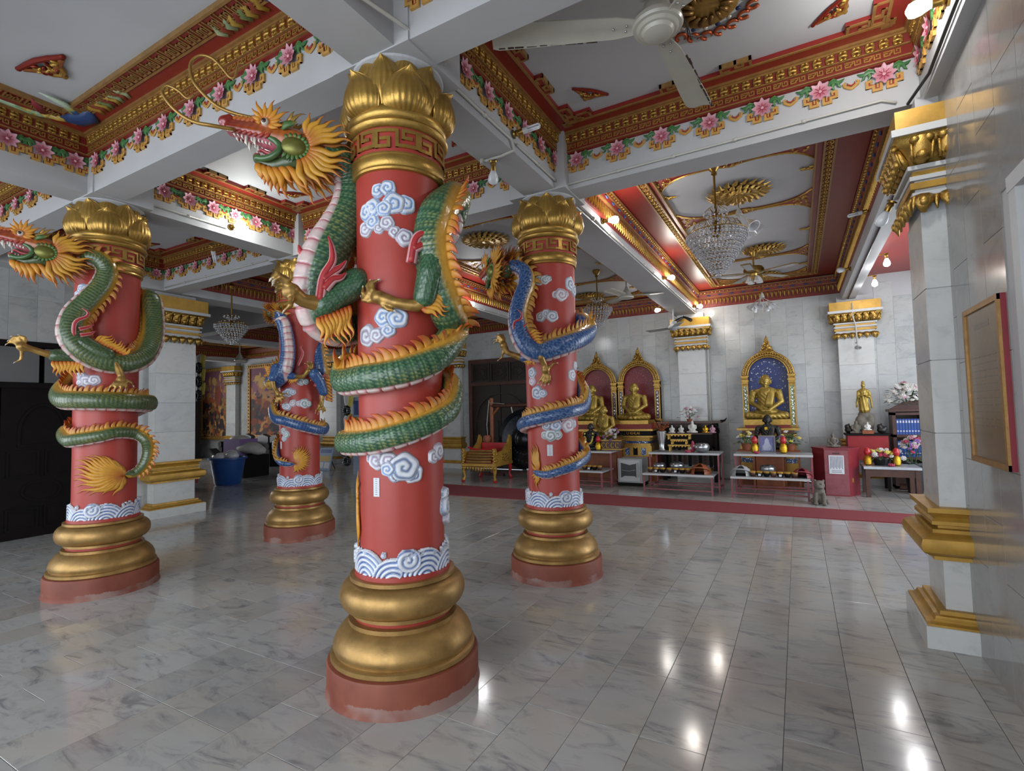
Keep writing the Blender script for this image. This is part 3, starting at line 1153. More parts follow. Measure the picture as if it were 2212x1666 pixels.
# ------------------------------------------------------------------ cross-hall ceiling (towards the altars)
def hall_bay(x0, x1, y0, y1, mould=True, detail=True):
    co = thing('ceiling_bay', kind='structure')
    G().box(x0, x1, y0, y1, ZT + .001, ZT + .035).make('white_panel', 'ceiling_white', co)
    g = G()
    closed_ring(g, x0, x1, y0, y1, .0, .37, 4.0, 4.04)
    g.make('red_border', 'red_ceiling', co)
    g = G()
    closed_ring(g, x0, x1, y0, y1, .37, .47, 3.985, 4.04)
    g.make('moulding_bed', 'maroon', co)
    g = G()
    for a, b in ((.365, .385), (.455, .475), (.53, .545)):
        closed_ring(g, x0, x1, y0, y1, a, b, 3.972, 4.04)
    closed_ring(g, x0, x1, y0, y1, .0, .07, 3.90, 3.915)
    closed_ring(g, x0, x1, y0, y1, .0, .09, 3.96, 3.975)
    closed_ring(g, x0, x1, y0, y1, .0, .05, 3.83, 3.845)
    g.make('gold_rim', 'gold_paint', co)
    g = G()
    closed_ring(g, x0, x1, y0, y1, .47, .53, 4.0, 4.04)
    g.make('inner_border', 'red_ceiling', co)
    g = G()
    ring_profile(g, x0, x1, y0, y1, [(.0, 3.63), (.012, 3.64), (.02, 3.83), (.05, 3.85), (.06, 3.9), (.07, 3.96)])
    g.make('red_band', 'red_deep', co)
    # chain, beads, diamonds and the hanging fringe
    ch, bd, dm, fr = G(), G(), G(), G()
    bd.color('bd9440')
    fr.color('b8893e')
    dm.color('2c4a7c')
    ch.color('c8a888')
    for org, ux, nn, L in ((Vector((x0, y1, 0)), Vector((1, 0, 0)), Vector((0, -1, 0)), x1 - x0), (Vector((x0, y0, 0)), Vector((0, 1, 0)), Vector((1, 0, 0)), y1 - y0),
                           (Vector((x1, y1, 0)), Vector((0, -1, 0)), Vector((-1, 0, 0)), y1 - y0)):
        n = int(L / .075)
        for k in range(n):
            a = (k + .5) * L / n
            m4 = place_m(org + ux * a + nn * .02 + Vector((0, 0, 3.74)), ux, Vector((0, 0, 1)), nn)
            fr.prism([(-.012, .07), (.012, .07), (.02, .02), (.012, -.03), (0, -.085), (-.012, -.03), (-.02, .02)], 0, .02, m4, .3)
            fr.prism([(-.034, .07), (-.02, .07), (-.024, .03), (-.034, .0), (-.04, .03)], 0, .012, m4, .2)
            m4 = place_m(org + ux * a + nn * .07 + Vector((0, 0, 3.938)), ux, Vector((0, 0, 1)), nn)
            bd.ball(m4 @ Vector((0, 0, 0)), .018, 6, 4)
            if k % 3 == 0 and detail:
                m4 = place_m(org + ux * a + nn * .06 + Vector((0, 0, 3.873)), ux, Vector((0, 0, 1)), nn)
                dm.prism([(-.05, 0), (0, -.02), (.05, 0), (0, .02)], 0, .012, m4, .3)
        if mould:
            n = int((L - .8) / .11)
            for k in range(n):
                a = .42 + (k + .5) * (L - .84) / n
                c_ = org + ux * a + nn * .42 + Vector((0, 0, 3.982))
                ch.tube([c_ + ux * .045 * cos(q) + nn * .028 * sin(q) for q in np.linspace(0, 2 * pi, 9)], .008, 5, cap=False)
                ch.ball(c_, (.014, .014, .012), 6, 4)
    fr.make('fringe', 'gold_leaf', co)['kind'] = 'stuff'
    bd.make('bead_row', 'gold_leaf', co, True)['kind'] = 'stuff'
    if dm.v:
        dm.make('diamond_row', 'paint', co)['kind'] = 'stuff'
    if ch.v:
        ch.make('chain_moulding', 'gold_leaf', co, True)['kind'] = 'stuff'
    # lobed cross bands
    g, gg = G(), G()
    px0, px1 = x0 + .545, x1 - .545
    gg.color('b07c38')
    for yb in [y for y in (3.35, 4.85, 7.25, 9.1 - .35) if y0 + .3 < y < y1 - .1]:
        N = 24
        top, bot = [], []
        for k in range(N + 1):
            s_ = k / N
            xx = px0 + (px1 - px0) * s_
            h = .022 + .30 * (abs(2 * s_ - 1) ** 5) + .05 * math.exp(-((s_ - .5) / .06) ** 2)
            top.append((xx, yb + h))
            bot.append((xx, yb - h))
        for k in range(N):
            g.prism([bot[k], bot[k + 1], top[k + 1], top[k]], 4.012, 4.04)
            for q in (top, bot):
                gg.tube([(q[k][0], q[k][1], 4.012), (q[k + 1][0], q[k + 1][1], 4.012)], .012, 5)
            if k in (0, 1, 2, N - 1, N - 2, N - 3) or abs(k - N / 2) < 2:
                for _ in range(5):
                    q = rng.uniform(0, 1)
                    yy_ = bot[k][1] * (1 - q) + top[k][1] * q
                    gg.ball((bot[k][0] + rng.uniform(0, .05), yy_, 4.01), (.026, .013, .012), 7, 4, Matrix.Rotation(rng.uniform(0, 3), 3, 'Z'))
    for yy_ in (3.9, 6.05, 8.1):
        if y0 < yy_ < y1:
            for xx, s_ in ((px0, 1), (px1, -1)):
                for k in range(7):
                    gg.ball((xx + s_ * k * .018, yy_ + rng.uniform(-.03, .03) * (7 - k) / 3, 4.01), (.028, .016, .014), 7, 4)
    g.make('red_cross_band', 'red_ceiling', co)
    gg.make('gold_scrollwork', 'gold_leaf', co, True)['kind'] = 'stuff'
    return co


hall_bay(.20, 2.83, 2.20, 9.30)
hall_bay(-3.35, -.24, 2.20, 9.30)
hall_bay(-6.50, -3.75, 2.20, 9.30)
hall_bay(-10.9, -6.95, 4.9, 9.30, detail=False)
hall_bay(-15.6, -11.3, 4.9, 9.30, detail=False)


# sun-shaped medallions
def medallion(x_, y_, r, label, side):
    g = G().color('b08a3a')
    for ring, n, rr, ln in ((0, 22, .55, .52), (1, 18, .35, .4), (2, 12, .15, .3)):
        for k in range(n):
            a = 2 * pi * (k + .5 * (ring % 2)) / n
            p0 = Vector((cos(a) * rr * r, sin(a) * rr * r, -.01 - ring * .012))
            p1 = Vector((cos(a + .10) * (rr + ln * .6) * r, sin(a + .10) * (rr + ln * .6) * r, -.045 - ring * .008))
            p2 = Vector((cos(a + .22) * (rr + ln * .9) * r, sin(a + .22) * (rr + ln * .9) * r, -.02))
            g.tube([p0, p1, p2], [.10 * r, .085 * r, .012 * r], 6, flat=.5)
    g.color('7a2c1c').lathe([(.001, -.07), (.14 * r, -.06), (.2 * r, -.01), (.2 * r, 0)], 16)
    o = g.make('ceiling_medallion', 'gold_leaf', None, True, (x_, y_, ZT))
    tag(o, label, 'ceiling medallion', 'gilded ceiling medallions')


medallion(1.53, 4.17, .36, 'gilded sunburst medallion above the big crystal chandelier, nearest one right of the blue dragon column', 0)
medallion(1.66, 6.75, .33, 'gilded sunburst medallion behind the big crystal chandelier, above the brass fan', 0)
medallion(1.55, 8.6, .33, 'gilded sunburst medallion farthest back over the blue niche shrine', 0)
medallion(-1.84, 3.95, .36, 'gilded sunburst medallion seen between the green and blue dragon columns', 0)
medallion(-1.87, 8.3, .33, 'gilded sunburst medallion just right of the blue dragon column', 0)


# ------------------------------------------------------------------ lotus columns
PETALS = {}


def petal_mesh(rows, W, nu=41, rib=.0030, nribs=10, cup=.050):
    """rows: (v, r, z, width factor). Ribbed lotus petal centred on angle 0"""
    R = catmull(rows, 4)
    vs, fs = [], []
    m = len(R)
    for i in range(m):
        v, r, z, w = R[i]
        for k in range(nu):
            u = -1 + 2 * k / (nu - 1)
            edge = .007 * max(0, 1 - abs(abs(u) - .93) / .07)
            rr = r - cup * u * u * (.3 + .7 * min(1, w)) + rib * math.cos(u * pi * nribs) * min(1, 2 * (1 - v)) * (1 - abs(u) ** 4) + edge
            a = u * max(w, .001) * W / 2 / max(r, .1)
            vs.append((rr * cos(a), rr * sin(a), z))
    for k2 in range(2):
        off = len(vs) if k2 else 0
        if k2:
            base = vs[:m * nu]
            vs += [(x * .955, y * .955, z) for x, y, z in base]
        for i in range(m - 1):
            for k in range(nu - 1):
                q = off + i * nu + k
                f = (q, q + 1, q + nu + 1, q + nu)
                fs.append(f if k2 == 0 else tuple(reversed(f)))
    N = m * nu
    for i in range(m - 1):
        for k in (0, nu - 1):
            a, b = i * nu + k, (i + 1) * nu + k
            fs.append((a, b, b + N, a + N) if k else (b, a, a + N, b + N))
    me = bpy.data.meshes.new('petal')
    me.from_pydata(vs, [], fs)
    me.polygons.foreach_set('use_smooth', [True] * len(me.polygons))
    me.update()
    return me


TIERS = [
    (petal_mesh([(0, .280, 3.160, .60), (.2, .326, 3.190, .88), (.45, .346, 3.245, 1.0), (.7, .338, 3.310, .88), (.88, .322, 3.362, .48), (1, .342, 3.396, .03)], .35), 6, 0.0),
    (petal_mesh([(0, .27, 3.20, .8), (.3, .304, 3.28, 1.0), (.6, .302, 3.37, .95), (.85, .280, 3.440, .50), (1, .290, 3.480, .03)], .33), 6, .5),
    (petal_mesh([(0, .24, 3.32, .9), (.4, .270, 3.40, 1.0), (.7, .262, 3.45, .8), (.9, .252, 3.482, .4), (1, .262, 3.502, .03)], .27), 6, 0.0),
]


def bent(g, R, az, zc, fn):
    """wrap the flat geometry of g ((x,y,h): x along the girth, y up, h outward) on a cylinder"""
    out = []
    for x, y, h in g.v:
        a = az + x / R
        out.append(((R + h) * cos(a), (R + h) * sin(a), zc + y))
    g.v = out
    return g


def sub_bars(g, pts, w, z0, z1, step=.02):
    pts = [Vector((p[0], p[1])) for p in pts]
    for a, b in zip(pts, pts[1:]):
        d = b - a
        L = d.length
        d /= L
        nn = Vector((-d.y, d.x)) * w / 2
        a2, b2 = a - d * w / 2, b + d * w / 2
        n = max(1, int((b2 - a2).length / step)) if abs(d.x) > .5 else 1
        for k in range(n):
            p, q = a2 + (b2 - a2) * k / n, a2 + (b2 - a2) * (k + 1) / n
            g.prism([tuple(p - nn), tuple(q - nn), tuple(q + nn), tuple(p + nn)], z0, z1)


def lerp3(a, b, t_):
    return a + (b - a) * t_[..., None]


WHITE = np.array(hexc('d9dde4'))
BLUES = {'blue': np.array(hexc('3f7fc0')), 'navy': np.array(hexc('2e4f86')), 'mauve': np.array(hexc('8d6f92')), 'green': np.array(hexc('3f6b55')), 'grey': np.array(hexc('5d6b86')), 'pink': np.array(hexc('b06a80'))}


def heightfield(name, x0, x1, y0, y1, cell, fn, R, az, zc, mat, parent):
    """fn(X,Y) -> inside mask value (>0), height, colour; cells outside are dropped"""
    nx, ny = int((x1 - x0) / cell) + 2, int((y1 - y0) / cell) + 2
    X, Y = np.meshgrid(np.linspace(x0, x1, nx), np.linspace(y0, y1, ny))
    ins, h, c = fn(X, Y)
    a = az + X / R
    h = np.where(ins > 0, h, -.004)
    P = np.stack([(R + h) * np.cos(a), (R + h) * np.sin(a), zc + Y], -1).reshape(-1, 3)
    keep = (ins[:-1, :-1] > 0) | (ins[1:, :-1] > 0) | (ins[:-1, 1:] > 0) | (ins[1:, 1:] > 0)
    j, i = np.nonzero(keep)
    q = j * nx + i
    F = np.stack([q, q + 1, q + nx + 1, q + nx], -1)
    used = np.unique(F)
    remap = -np.ones(len(P), int)
    remap[used] = np.arange(len(used))
    me = bpy.data.meshes.new(name)
    me.from_pydata(P[used].tolist(), [], remap[F].tolist())
    at = me.color_attributes.new('Col', 'FLOAT_COLOR', 'POINT')
    arr = np.ones((len(used), 4), np.float32)
    arr[:, :3] = c.reshape(-1, 3)[used]
    at.data.foreach_set('color', arr.ravel())
    me.polygons.foreach_set('use_smooth', [True] * len(me.polygons))
    me.update()
    return put(name, me, mat, parent)


def cloud(parent, R, az, zc, lobes, cell=.004, height=.016, name='cloud_relief'):
    """lobes: (x, y, r, tint, turn). Each lobe carries a painted spiral"""
    xs = [l[0] - l[2] for l in lobes] + [l[0] + l[2] for l in lobes]
    ys = [l[1] - l[2] for l in lobes] + [l[1] + l[2] for l in lobes]

    def fn(X, Y):
        best = np.full(X.shape, -9.0)
        H = np.zeros(X.shape)
        C = np.ones(X.shape + (3,)) * WHITE
        for n_, (lx, ly, lr, tint, turn) in enumerate(lobes):
            dx, dy = X - lx, Y - ly
            th = np.arctan2(dy, dx)
            wob = lr * (1 + .05 * np.cos(th * 5 + n_))
            r = np.hypot(dx, dy) / wob
            s_ = 1 - r
            inside = s_ > 0
            ph = r * 1.9 * abs(turn) - np.sign(turn) * th / (2 * pi) + .15 * n_
            fr_ = ph - np.floor(ph)
            t_ = np.clip(1 - np.abs(fr_ - .5) / .30, 0, 1) ** .8
            t_ = t_ * np.clip((1 - r) * 5, 0, 1)
            edge = np.clip(1 - (1 - r) / .10, 0, 1)
            base = BLUES[tint]
            col = lerp3(WHITE, base, np.clip(t_ * .9, 0, 1))
            col = lerp3(col, base * .55, edge * .8)
            hh = height * np.clip(s_ * 4, 0, 1) ** .6 * (.65 + .35 * (1 - t_)) + .0008 * n_
            C = np.where(inside[..., None], col, C)
            H = np.where(inside, hh, H)
            best = np.where(inside, np.maximum(s_, .001), best)
        return best, H, C
    return heightfield(name, min(xs) - .01, max(xs) + .01, min(ys) - .01, max(ys) + .01, cell, fn, R, az, zc, 'paint', parent)


def wave_band(parent, R, z0, h, res=.006):
    L = 2 * pi * R

    def fn(X, Y):
        H = np.full(X.shape, .004)
        C = np.ones(X.shape + (3,)) * WHITE
        ins = np.full(X.shape, -1.0)
        deep = np.array(hexc('1f559f'))
        cs = []
        n = 9
        for k in range(n * 1):
            cs.append((k * L / n - L / 2, -.035 if k % 2 else -.02, .135 if k % 2 else .155))
        cs += [(c_[0] + L, c_[1], c_[2]) for c_ in cs[:2]] + [(c_[0] - L, c_[1], c_[2]) for c_ in cs[-2:]]
        for n_, (sx_, sy_, rr) in enumerate(cs):
            r = np.hypot((X - sx_) * 1.12, Y - sy_)
            inside = r < rr
            fr_ = (r / .026) % 1.0
            t_ = np.clip((1 - np.abs(fr_ - .5) / .30) * 1.6, 0, 1)
            col = lerp3(WHITE * 1.12, deep, t_ * .95)
            edge = np.clip(1 - (rr - r) / .008, 0, 1)
            col = lerp3(col, WHITE, edge)
            C = np.where(inside[..., None], col, C)
            H = np.where(inside, .010 + .008 * (1 - t_) + .002 * (n_ % 2), H)
            ins = np.where(inside, 1, ins)
        # rolled crests with foam curls
        for k, (sx_, sy_, rr, sg) in enumerate([(-.62, .085, .058, 1), (-.18, .085, .06, 1), (.27, .088, .062, -1), (.70, .085, .058, 1)]):
            dx, dy = X - sx_, Y - sy_
            r = np.hypot(dx, dy)
            th = np.arctan2(dy, dx)
            inside = r < rr
            ph = r / .03 - sg * th / (2 * pi)
            fr_ = ph % 1.0
            t_ = np.clip(1 - np.abs(fr_ - .5) / .3, 0, 1)
            col = lerp3(WHITE, deep, t_ * .95)
            C = np.where(inside[..., None], col, C)
            H = np.where(inside, .018 + .008 * (1 - t_), H)
            ins = np.where(inside, 1, ins)
        # foam beads
        rr_ = np.random.default_rng(3)
        for k in range(40):
            sx_, sy_, q = rr_.uniform(-L / 2, L / 2), rr_.uniform(.10, .128), rr_.uniform(.008, .013)
            r = np.hypot(X - sx_, Y - sy_)
            inside = (r < q)
            C = np.where(inside[..., None], lerp3(WHITE, deep, np.clip(1 - np.abs(r / q - .6) * 4, 0, 1) * .8), C)
            H = np.where(inside, .012, H)
            ins = np.where(inside, 1, ins)
        ins = np.where(Y < .012, 1, ins)
        ins = np.where(Y > h, -1, ins)
        return ins, H, C
    return heightfield('wave_band', -L / 2, L / 2, 0, h + .005, res, fn, R, 0, z0, 'paint_gloss', parent)


def lotus_column(key, label, cell):
    cx_, cy_ = COLS[key]
    t_ = thing('lotus_column', label, 'column', (cx_, cy_, 0), 0, 'round red columns with gilded lotus capitals')
    n = 64
    G().lathe([(.428, 0), (.424, .012), (.420, .03), (.420, .160), (.414, .172), (.39, .178)], n).make('plinth', 'plinth_brown', t_, True)
    bell = [(.394, .176), (.400, .182), (.400, .204), (.392, .210), (.378, .214), (.378, .222), (.386, .236), (.384, .262), (.368, .298), (.344, .328), (.318, .350), (.302, .358), (.302, .380), (.268, .384)]
    G().lathe(bell, n).make('base_bell', 'gold_base', t_, True)
    G().lathe([(.270, .380), (.270, .404)], n).make('red_neck', 'red_shaft', t_, True)
    tor = [(.268, .402), (.286, .404), (.286, .424), (.276, .428)] + [(.288 + .062 * cos(a), .505 + .078 * sin(a)) for a in np.linspace(-1.35, 1.35, 15)] + [(.284, .588), (.294, .592), (.294, .612), (.262, .616)]
    G().lathe(tor, n).make('base_torus', 'gold_base', t_, True)
    G().lathe([(.268, .612), (.266, .640), (.245, .648)], n).make('red_ring', 'red_shaft', t_, True)
    G().lathe([(.238, .62), (.237, 1.2), (.243, 2.3), (.246, 2.86)], n).make('shaft', 'red_shaft', t_, True)
    wave_band(t_, .246, .636, .142, .005 if cell < .006 else .0062)
    # collar under the lotus
    col_ = [(.248, 2.842), (.260, 2.847), (.265, 2.857), (.261, 2.867), (.266, 2.874), (.270, 2.90), (.268, 2.918), (.266, 2.924), (.272, 2.930), (.270, 2.938), (.258, 2.942)]
    G().lathe(col_, n).make('collar', 'gold_lotus', t_, True)
    G().lathe([(.262, 2.935), (.266, 3.085)], n).make('key_band', 'red_shaft', t_, True)
    top = [(.262, 3.075), (.276, 3.078), (.292, 3.090), (.297, 3.106), (.290, 3.120), (.276, 3.127), (.276, 3.138), (.286, 3.150), (.288, 3.166), (.286, 3.18), (.26, 3.23), (.20, 3.36), (.15, 3.44)]
    G().lathe(top, n).make('lotus_cup', 'gold_lotus', t_, True)
    unit = [(-.092, .0), (-.048, .0), (-.048, -.044), (-.12, -.044), (-.12, .044), (0, .044), (0, -.040), (.12, -.040), (.12, .044), (.036, .044), (.036, .004), (.080, .004)]
    for k in range(7):
        g = G()
        sub_bars(g, [(x * .93, y) for x, y in unit], .0185, 0, .009)
        view = radians({'C': -48.6, 'R': -65.3, 'L': -22.4, 'B': -38.3}[key])
        bent(g, .266, view + (k - 3) * 2 * pi / 7 - .02, 3.010, None)
        g.make('key_motif', 'gold_lotus', t_)
    lot = None
    view = {'C': -48.6, 'R': -65.3, 'L': -22.4, 'B': -38.3}[key]
    ph = radians(view + {'C': 12, 'R': 30, 'L': -3, 'B': 20}[key])
    for me, nn, off in TIERS:
        for k in range(nn):
            put('petal', me, 'gold_lotus', t_, None, (0, 0, ph + (k + off) * 2 * pi / nn))
    return t_


colC = lotus_column('C', 'largest red column nearest the camera, gilded lotus capital and base, green dragon coiled round it', .0045)
colR = lotus_column('R', 'red column with gilded lotus capital holding the blue dragon, right of centre before the red carpet', .006)
colL = lotus_column('L', 'red lotus column at far left before the dark carved door, green dragon round it', .006)
colB = lotus_column('B', 'rear red lotus column, smallest of the four, half hidden behind the big green dragon', .008)
b, m_, nv, g_, gy, pk = 'blue', 'mauve', 'navy', 'green', 'grey', 'pink'
RS = .240
D = radians
# clouds on the nearest column
cloud(colC, .245, D(-62), 2.655, [(-.09, -.02, .06, b, 1), (-.055, .075, .042, b, -1), (.0, .085, .045, b, 1), (.095, -.005, .055, b, 1), (.03, .0, .062, b, -1), (-.02, -.03, .045, b, 1)], .0035)
cloud(colC, .245, D(-88), 2.60, [(-.03, -.07, .05, m_, 1), (.02, -.04, .045, b, 1), (-.02, .02, .055, b, -1)], .0035)
cloud(colC, .244, D(-54), 2.50, [(-.085, .02, .034, m_, 1), (-.04, .045, .042, m_, -1), (.0, -.005, .035, m_, 1), (.055, -.035, .052, m_, 1)], .0035)
cloud(colC, .240, D(-72), 1.985, [(-.10, -.05, .065, m_, 1), (-.03, -.055, .045, m_, 1), (.035, -.03, .042, b, 1), (.01, .04, .055, b, -1), (.085, .035, .058, b, 1)], .0035)
cloud(colC, .239, D(-66), 1.235, [(-.10, .03, .035, m_, 1), (-.065, .02, .055, m_, 1), (.0, .015, .05, m_, -1), (.04, -.05, .05, b, 1), (.13, -.055, .055, nv, -1), (.085, -.02, .078, nv, 1), (-.0, -.03, .04, b, 1)], .0035)
cloud(colC, .239, D(4), 1.27, [(-.03, -.01, .04, m_, 1), (.02, .015, .05, m_, 1)], .004)
cloud(colC, .239, D(26), .985, [(0, .05, .04, b, 1), (.0, -.02, .06, b, -1), (.02, -.09, .04, m_, 1)], .004, .03)
for cc, RR, az, z, lob in (
    (colR, .244, -78.7, 2.689, [(-.03, .0, .05, g_, 1), (.025, 0, .045, g_, 1), (.055, .005, .03, g_, 1)]),
    (colR, .244, -5, 2.643, [(-.03, .02, .07, nv, 1), (.04, -.03, .06, nv, -1)]),
    (colR, .243, -40, 2.55, [(-.045, .0, .038, pk, 1), (.055, .01, .035, pk, -1), (.005, .0, .062, pk, 1)]),
    (colR, .242, -72.7, 2.351, [(-.05, .0, .05, gy, -1), (.0, .03, .04, gy, 1), (.055, .0, .055, gy, 1)]),
    (colR, .238, -8, 1.87, [(-.02, -.05, .06, m_, 1), (.04, .04, .045, m_, 1)]),
    (colR, .238, -99, 1.665, [(.0, .0, .065, nv, 1), (.06, -.01, .04, nv, 1)]),
    (colR, .238, -112, 1.80, [(.0, .05, .055, gy, 1), (.0, -.03, .045, pk, -1)]),
    (colR, .237, -45, 1.365, [(-.14, .0, .045, nv, 1), (-.05, .0, .055, b, -1), (.13, .01, .04, b, 1), (.06, .0, .07, pk, 1)]),
    (colR, .237, -70, 1.28, [(-.05, -.0, .04, g_, 1), (.06, .0, .045, g_, 1), (.0, -.005, .055, g_, -1)]),
    (colL, .244, -66, 2.64, [(-.06, -.02, .05, b, -1), (-.02, .04, .045, b, 1), (.03, .02, .055, b, 1), (-.03, -.08, .04, nv, 1)]),
    (colL, .239, -57, 1.86, [(-.05, .04, .05, nv, 1), (.0, -.01, .06, m_, 1), (.06, .0, .05, m_, -1), (-.06, -.02, .04, m_, 1)]),
    (colB, .239, -70, 1.80, [(-.06, -.01, .04, nv, 1), (.0, .0, .06, nv, 1), (.05, .0, .04, nv, 1)]),
    (colB, .239, -62, 1.62, [(-.05, .0, .05, nv, 1), (.02, .045, .045, pk, -1), (-.10, .01, .04, nv, 1)]),
    (colB, .239, -25, 1.66, [(-.06, .0, .04, pk, 1), (.0, .0, .062, g_, 1), (.05, -.01, .04, g_, -1)]),
    (colB, .239, -28, 1.93, [(-.03, .0, .05, g_, 1), (.03, 0, .04, g_, 1)]),
    (colB, .238, -85, 1.28, [(-.02, .04, .05, g_, 1), (.03, -.0, .045, g_, -1), (-.01, -.05, .04, gy, 1)]),
    (colB, .244, -12, 2.6, [(-.03, .0, .05, gy, 1), (.03, 0, .04, gy, 1)]),
):
    cloud(cc, RR, D(az), z, lob, .007 if cc is colB else .0055, .014)


def sticker(parent, R, az, zc, w, h):
    g = G()
    n = 6
    for k in range(n):
        g.prism([(-w / 2 + w * k / n, -h / 2), (-w / 2 + w * (k + 1) / n, -h / 2), (-w / 2 + w * (k + 1) / n, h / 2), (-w / 2 + w * k / n, h / 2)], .0002, .0016)
    bent(g, R, az, zc, None)
    o = g.make('paper_label', 'paper', parent)
    # small stacked characters down the middle, too small to read
    g = G().color('6a6672')
    for k in range(8):
        y_ = h * (.42 - k * .115)
        for bx, by, bw, bh in ((-.25, 0, .16, .05), (0, .02, .16, .05), (.2, 0, .10, .07)):
            g.prism([((bx - bw / 2) * w * .5, y_ + (by - bh / 2) * h * .6), ((bx + bw / 2) * w * .5, y_ + (by - bh / 2) * h * .6), ((bx + bw / 2) * w * .5, y_ + (by + bh / 2) * h * .6), ((bx - bw / 2) * w * .5, y_ + (by + bh / 2) * h * .6)], .0017, .0021)
    bent(g, R, az, zc, None)
    g.make('lettering', 'paint_flat', o)


sticker(colC, .2385, D(-83.2), 1.109, .038, .10)
sticker(colR, .2385, D(-72.5), 1.144, .05, .10)
sticker(colB, .2385, D(-103), 1.146, .04, .09)


# ------------------------------------------------------------------ dragon centre lines: x, y, z, radius, back direction
BODY_C = [(-0.241,-0.085,1.02,0.014,0,0,1),(-0.262,0.04,1.05,0.022,0,0,1),(-0.203,0.193,1.12,0.036,0,0,1),(-0.056,0.279,1.2,0.046,0,0,1),(-0.223,0.178,1.3,0.05,0,0,1),(-0.29,-0.007,1.35,0.056,0,0,1),(-0.252,-0.154,1.36,0.06,0,0,1),(-0.208,-0.224,1.346,0.062,0.04,-0.03,1),(0.017,-0.295,1.355,0.062,0.04,-0.03,1),(0.141,-0.259,1.379,0.062,0.04,-0.03,1),(0.229,-0.186,1.414,0.062,0.04,-0.03,1),(0.287,-0.069,1.464,0.062,0.04,-0.03,1),(0.283,0.082,1.532,0.062,0.04,-0.03,1),(0.203,0.214,1.66,0.063,0,0,1),(0.044,0.292,1.72,0.064,0,0,1),(-0.195,0.221,1.77,0.066,0,0,1),(-0.294,0.018,1.79,0.068,0,0,1),(-0.256,-0.156,1.79,0.07,0,0,1),(-0.214,-0.232,1.697,0.072,0.04,-0.03,1),(0.025,-0.299,1.695,0.074,0.04,-0.03,1),(0.147,-0.261,1.708,0.074,0.04,-0.03,1),(0.235,-0.186,1.739,0.076,0.04,-0.03,1),(0.292,-0.068,1.801,0.078,0.2,0.05,0.98),(0.295,0.054,1.887,0.084,0.48,0.22,0.85),(0.249,0.179,1.996,0.092,0.74,0.38,0.55),(0.307,0.043,2.084,0.098,0.95,0.12,0.28),(0.309,-0.028,2.228,0.1,1,-0.05,0.03),(0.303,-0.067,2.377,0.1,0.99,-0.1,-0.05),(0.303,-0.064,2.521,0.098,0.99,-0.01,-0.12),(0.31,-0.002,2.658,0.094,0.91,0.29,0.31),(0.228,0.267,2.821,0.09,0.48,0.22,0.85),(0.099,0.294,2.62,0.09,0,0,1),(-0.061,0.304,2.5,0.09,0,0,1),(-0.205,0.233,2.35,0.09,0.3,0.1,0.9),(-0.303,0.102,2.2,0.092,0.5,0.3,0.8),(-0.345,-0.011,2.059,0.095,0.2,0.05,0.98),(-0.354,-0.178,2.026,0.105,0.17,0.62,0.76),(-0.354,-0.285,2.095,0.115,0.16,0.96,0.24),(-0.347,-0.306,2.265,0.12,0.1,0.99,0.03),(-0.309,-0.272,2.428,0.12,0.16,0.98,-0.14),(-0.271,-0.199,2.593,0.11,0.3,0.92,-0.25),(-0.244,-0.149,2.737,0.098,0.48,0.88,-0.07),(-0.238,-0.143,2.87,0.09,0.48,0.82,0.3),(-0.252,-0.182,2.965,0.086,0.44,0.6,0.67),(-0.288,-0.254,3.011,0.08,0.25,0.29,0.92),(-0.339,-0.326,3.029,0.07,0.12,0.01,0.99)]
BODY_R = [(-0.101,1.859,0.955,0.022,0.04,-0.03,1),(0.043,1.837,0.934,0.034,0.04,-0.03,1),(0.159,1.88,0.966,0.038,0.04,-0.03,1),(0.258,1.996,1.01,0.042,0.04,-0.03,1),(0.274,2.211,1.062,0.046,0.04,-0.03,1),(0.238,2.269,1.14,0.05,0,0,1),(0.124,2.366,1.2,0.05,0,0,1),(-0.121,2.367,1.28,0.052,0,0,1),(-0.272,2.205,1.33,0.054,0,0,1),(-0.28,2.03,1.36,0.055,0,0,1),(-0.128,1.844,1.403,0.058,0.04,-0.03,1),(0.027,1.815,1.436,0.058,0.04,-0.03,1),(0.146,1.853,1.462,0.058,0.04,-0.03,1),(0.242,1.944,1.492,0.058,0.04,-0.03,1),(0.287,2.146,1.531,0.06,0.04,-0.03,1),(0.261,2.253,1.66,0.064,0,0,1),(0.128,2.375,1.78,0.07,0,0,1),(-0.076,2.394,1.9,0.075,0,0,1),(-0.171,2.351,2.02,0.08,0,0,1),(-0.076,2.394,2.18,0.085,0,0,1),(0.128,2.375,2.3,0.088,0,0,1),(0.255,2.281,2.34,0.09,0,0,1),(0.325,2.226,2.235,0.09,0.2,0.05,0.98),(0.298,2.019,2.14,0.09,0.12,0.01,0.99),(0.209,1.875,2.074,0.09,-0.03,-0.08,1),(0.124,1.82,2.042,0.09,-0.03,-0.08,1),(0.036,1.757,2.023,0.088,0.34,0.14,0.93),(-0.041,1.711,2.066,0.088,0.7,0.35,0.62),(-0.103,1.694,2.185,0.086,0.85,0.46,0.24),(-0.132,1.713,2.349,0.082,0.99,0.13,-0.04),(-0.108,1.746,2.507,0.078,0.98,0.07,-0.2),(-0.072,1.785,2.646,0.074,0.99,0.16,0.04),(-0.094,1.796,2.758,0.07,0.65,0.32,0.69),(-0.172,1.783,2.823,0.064,0.34,0.14,0.93),(-0.269,1.782,2.825,0.056,0.2,0.05,0.98)]
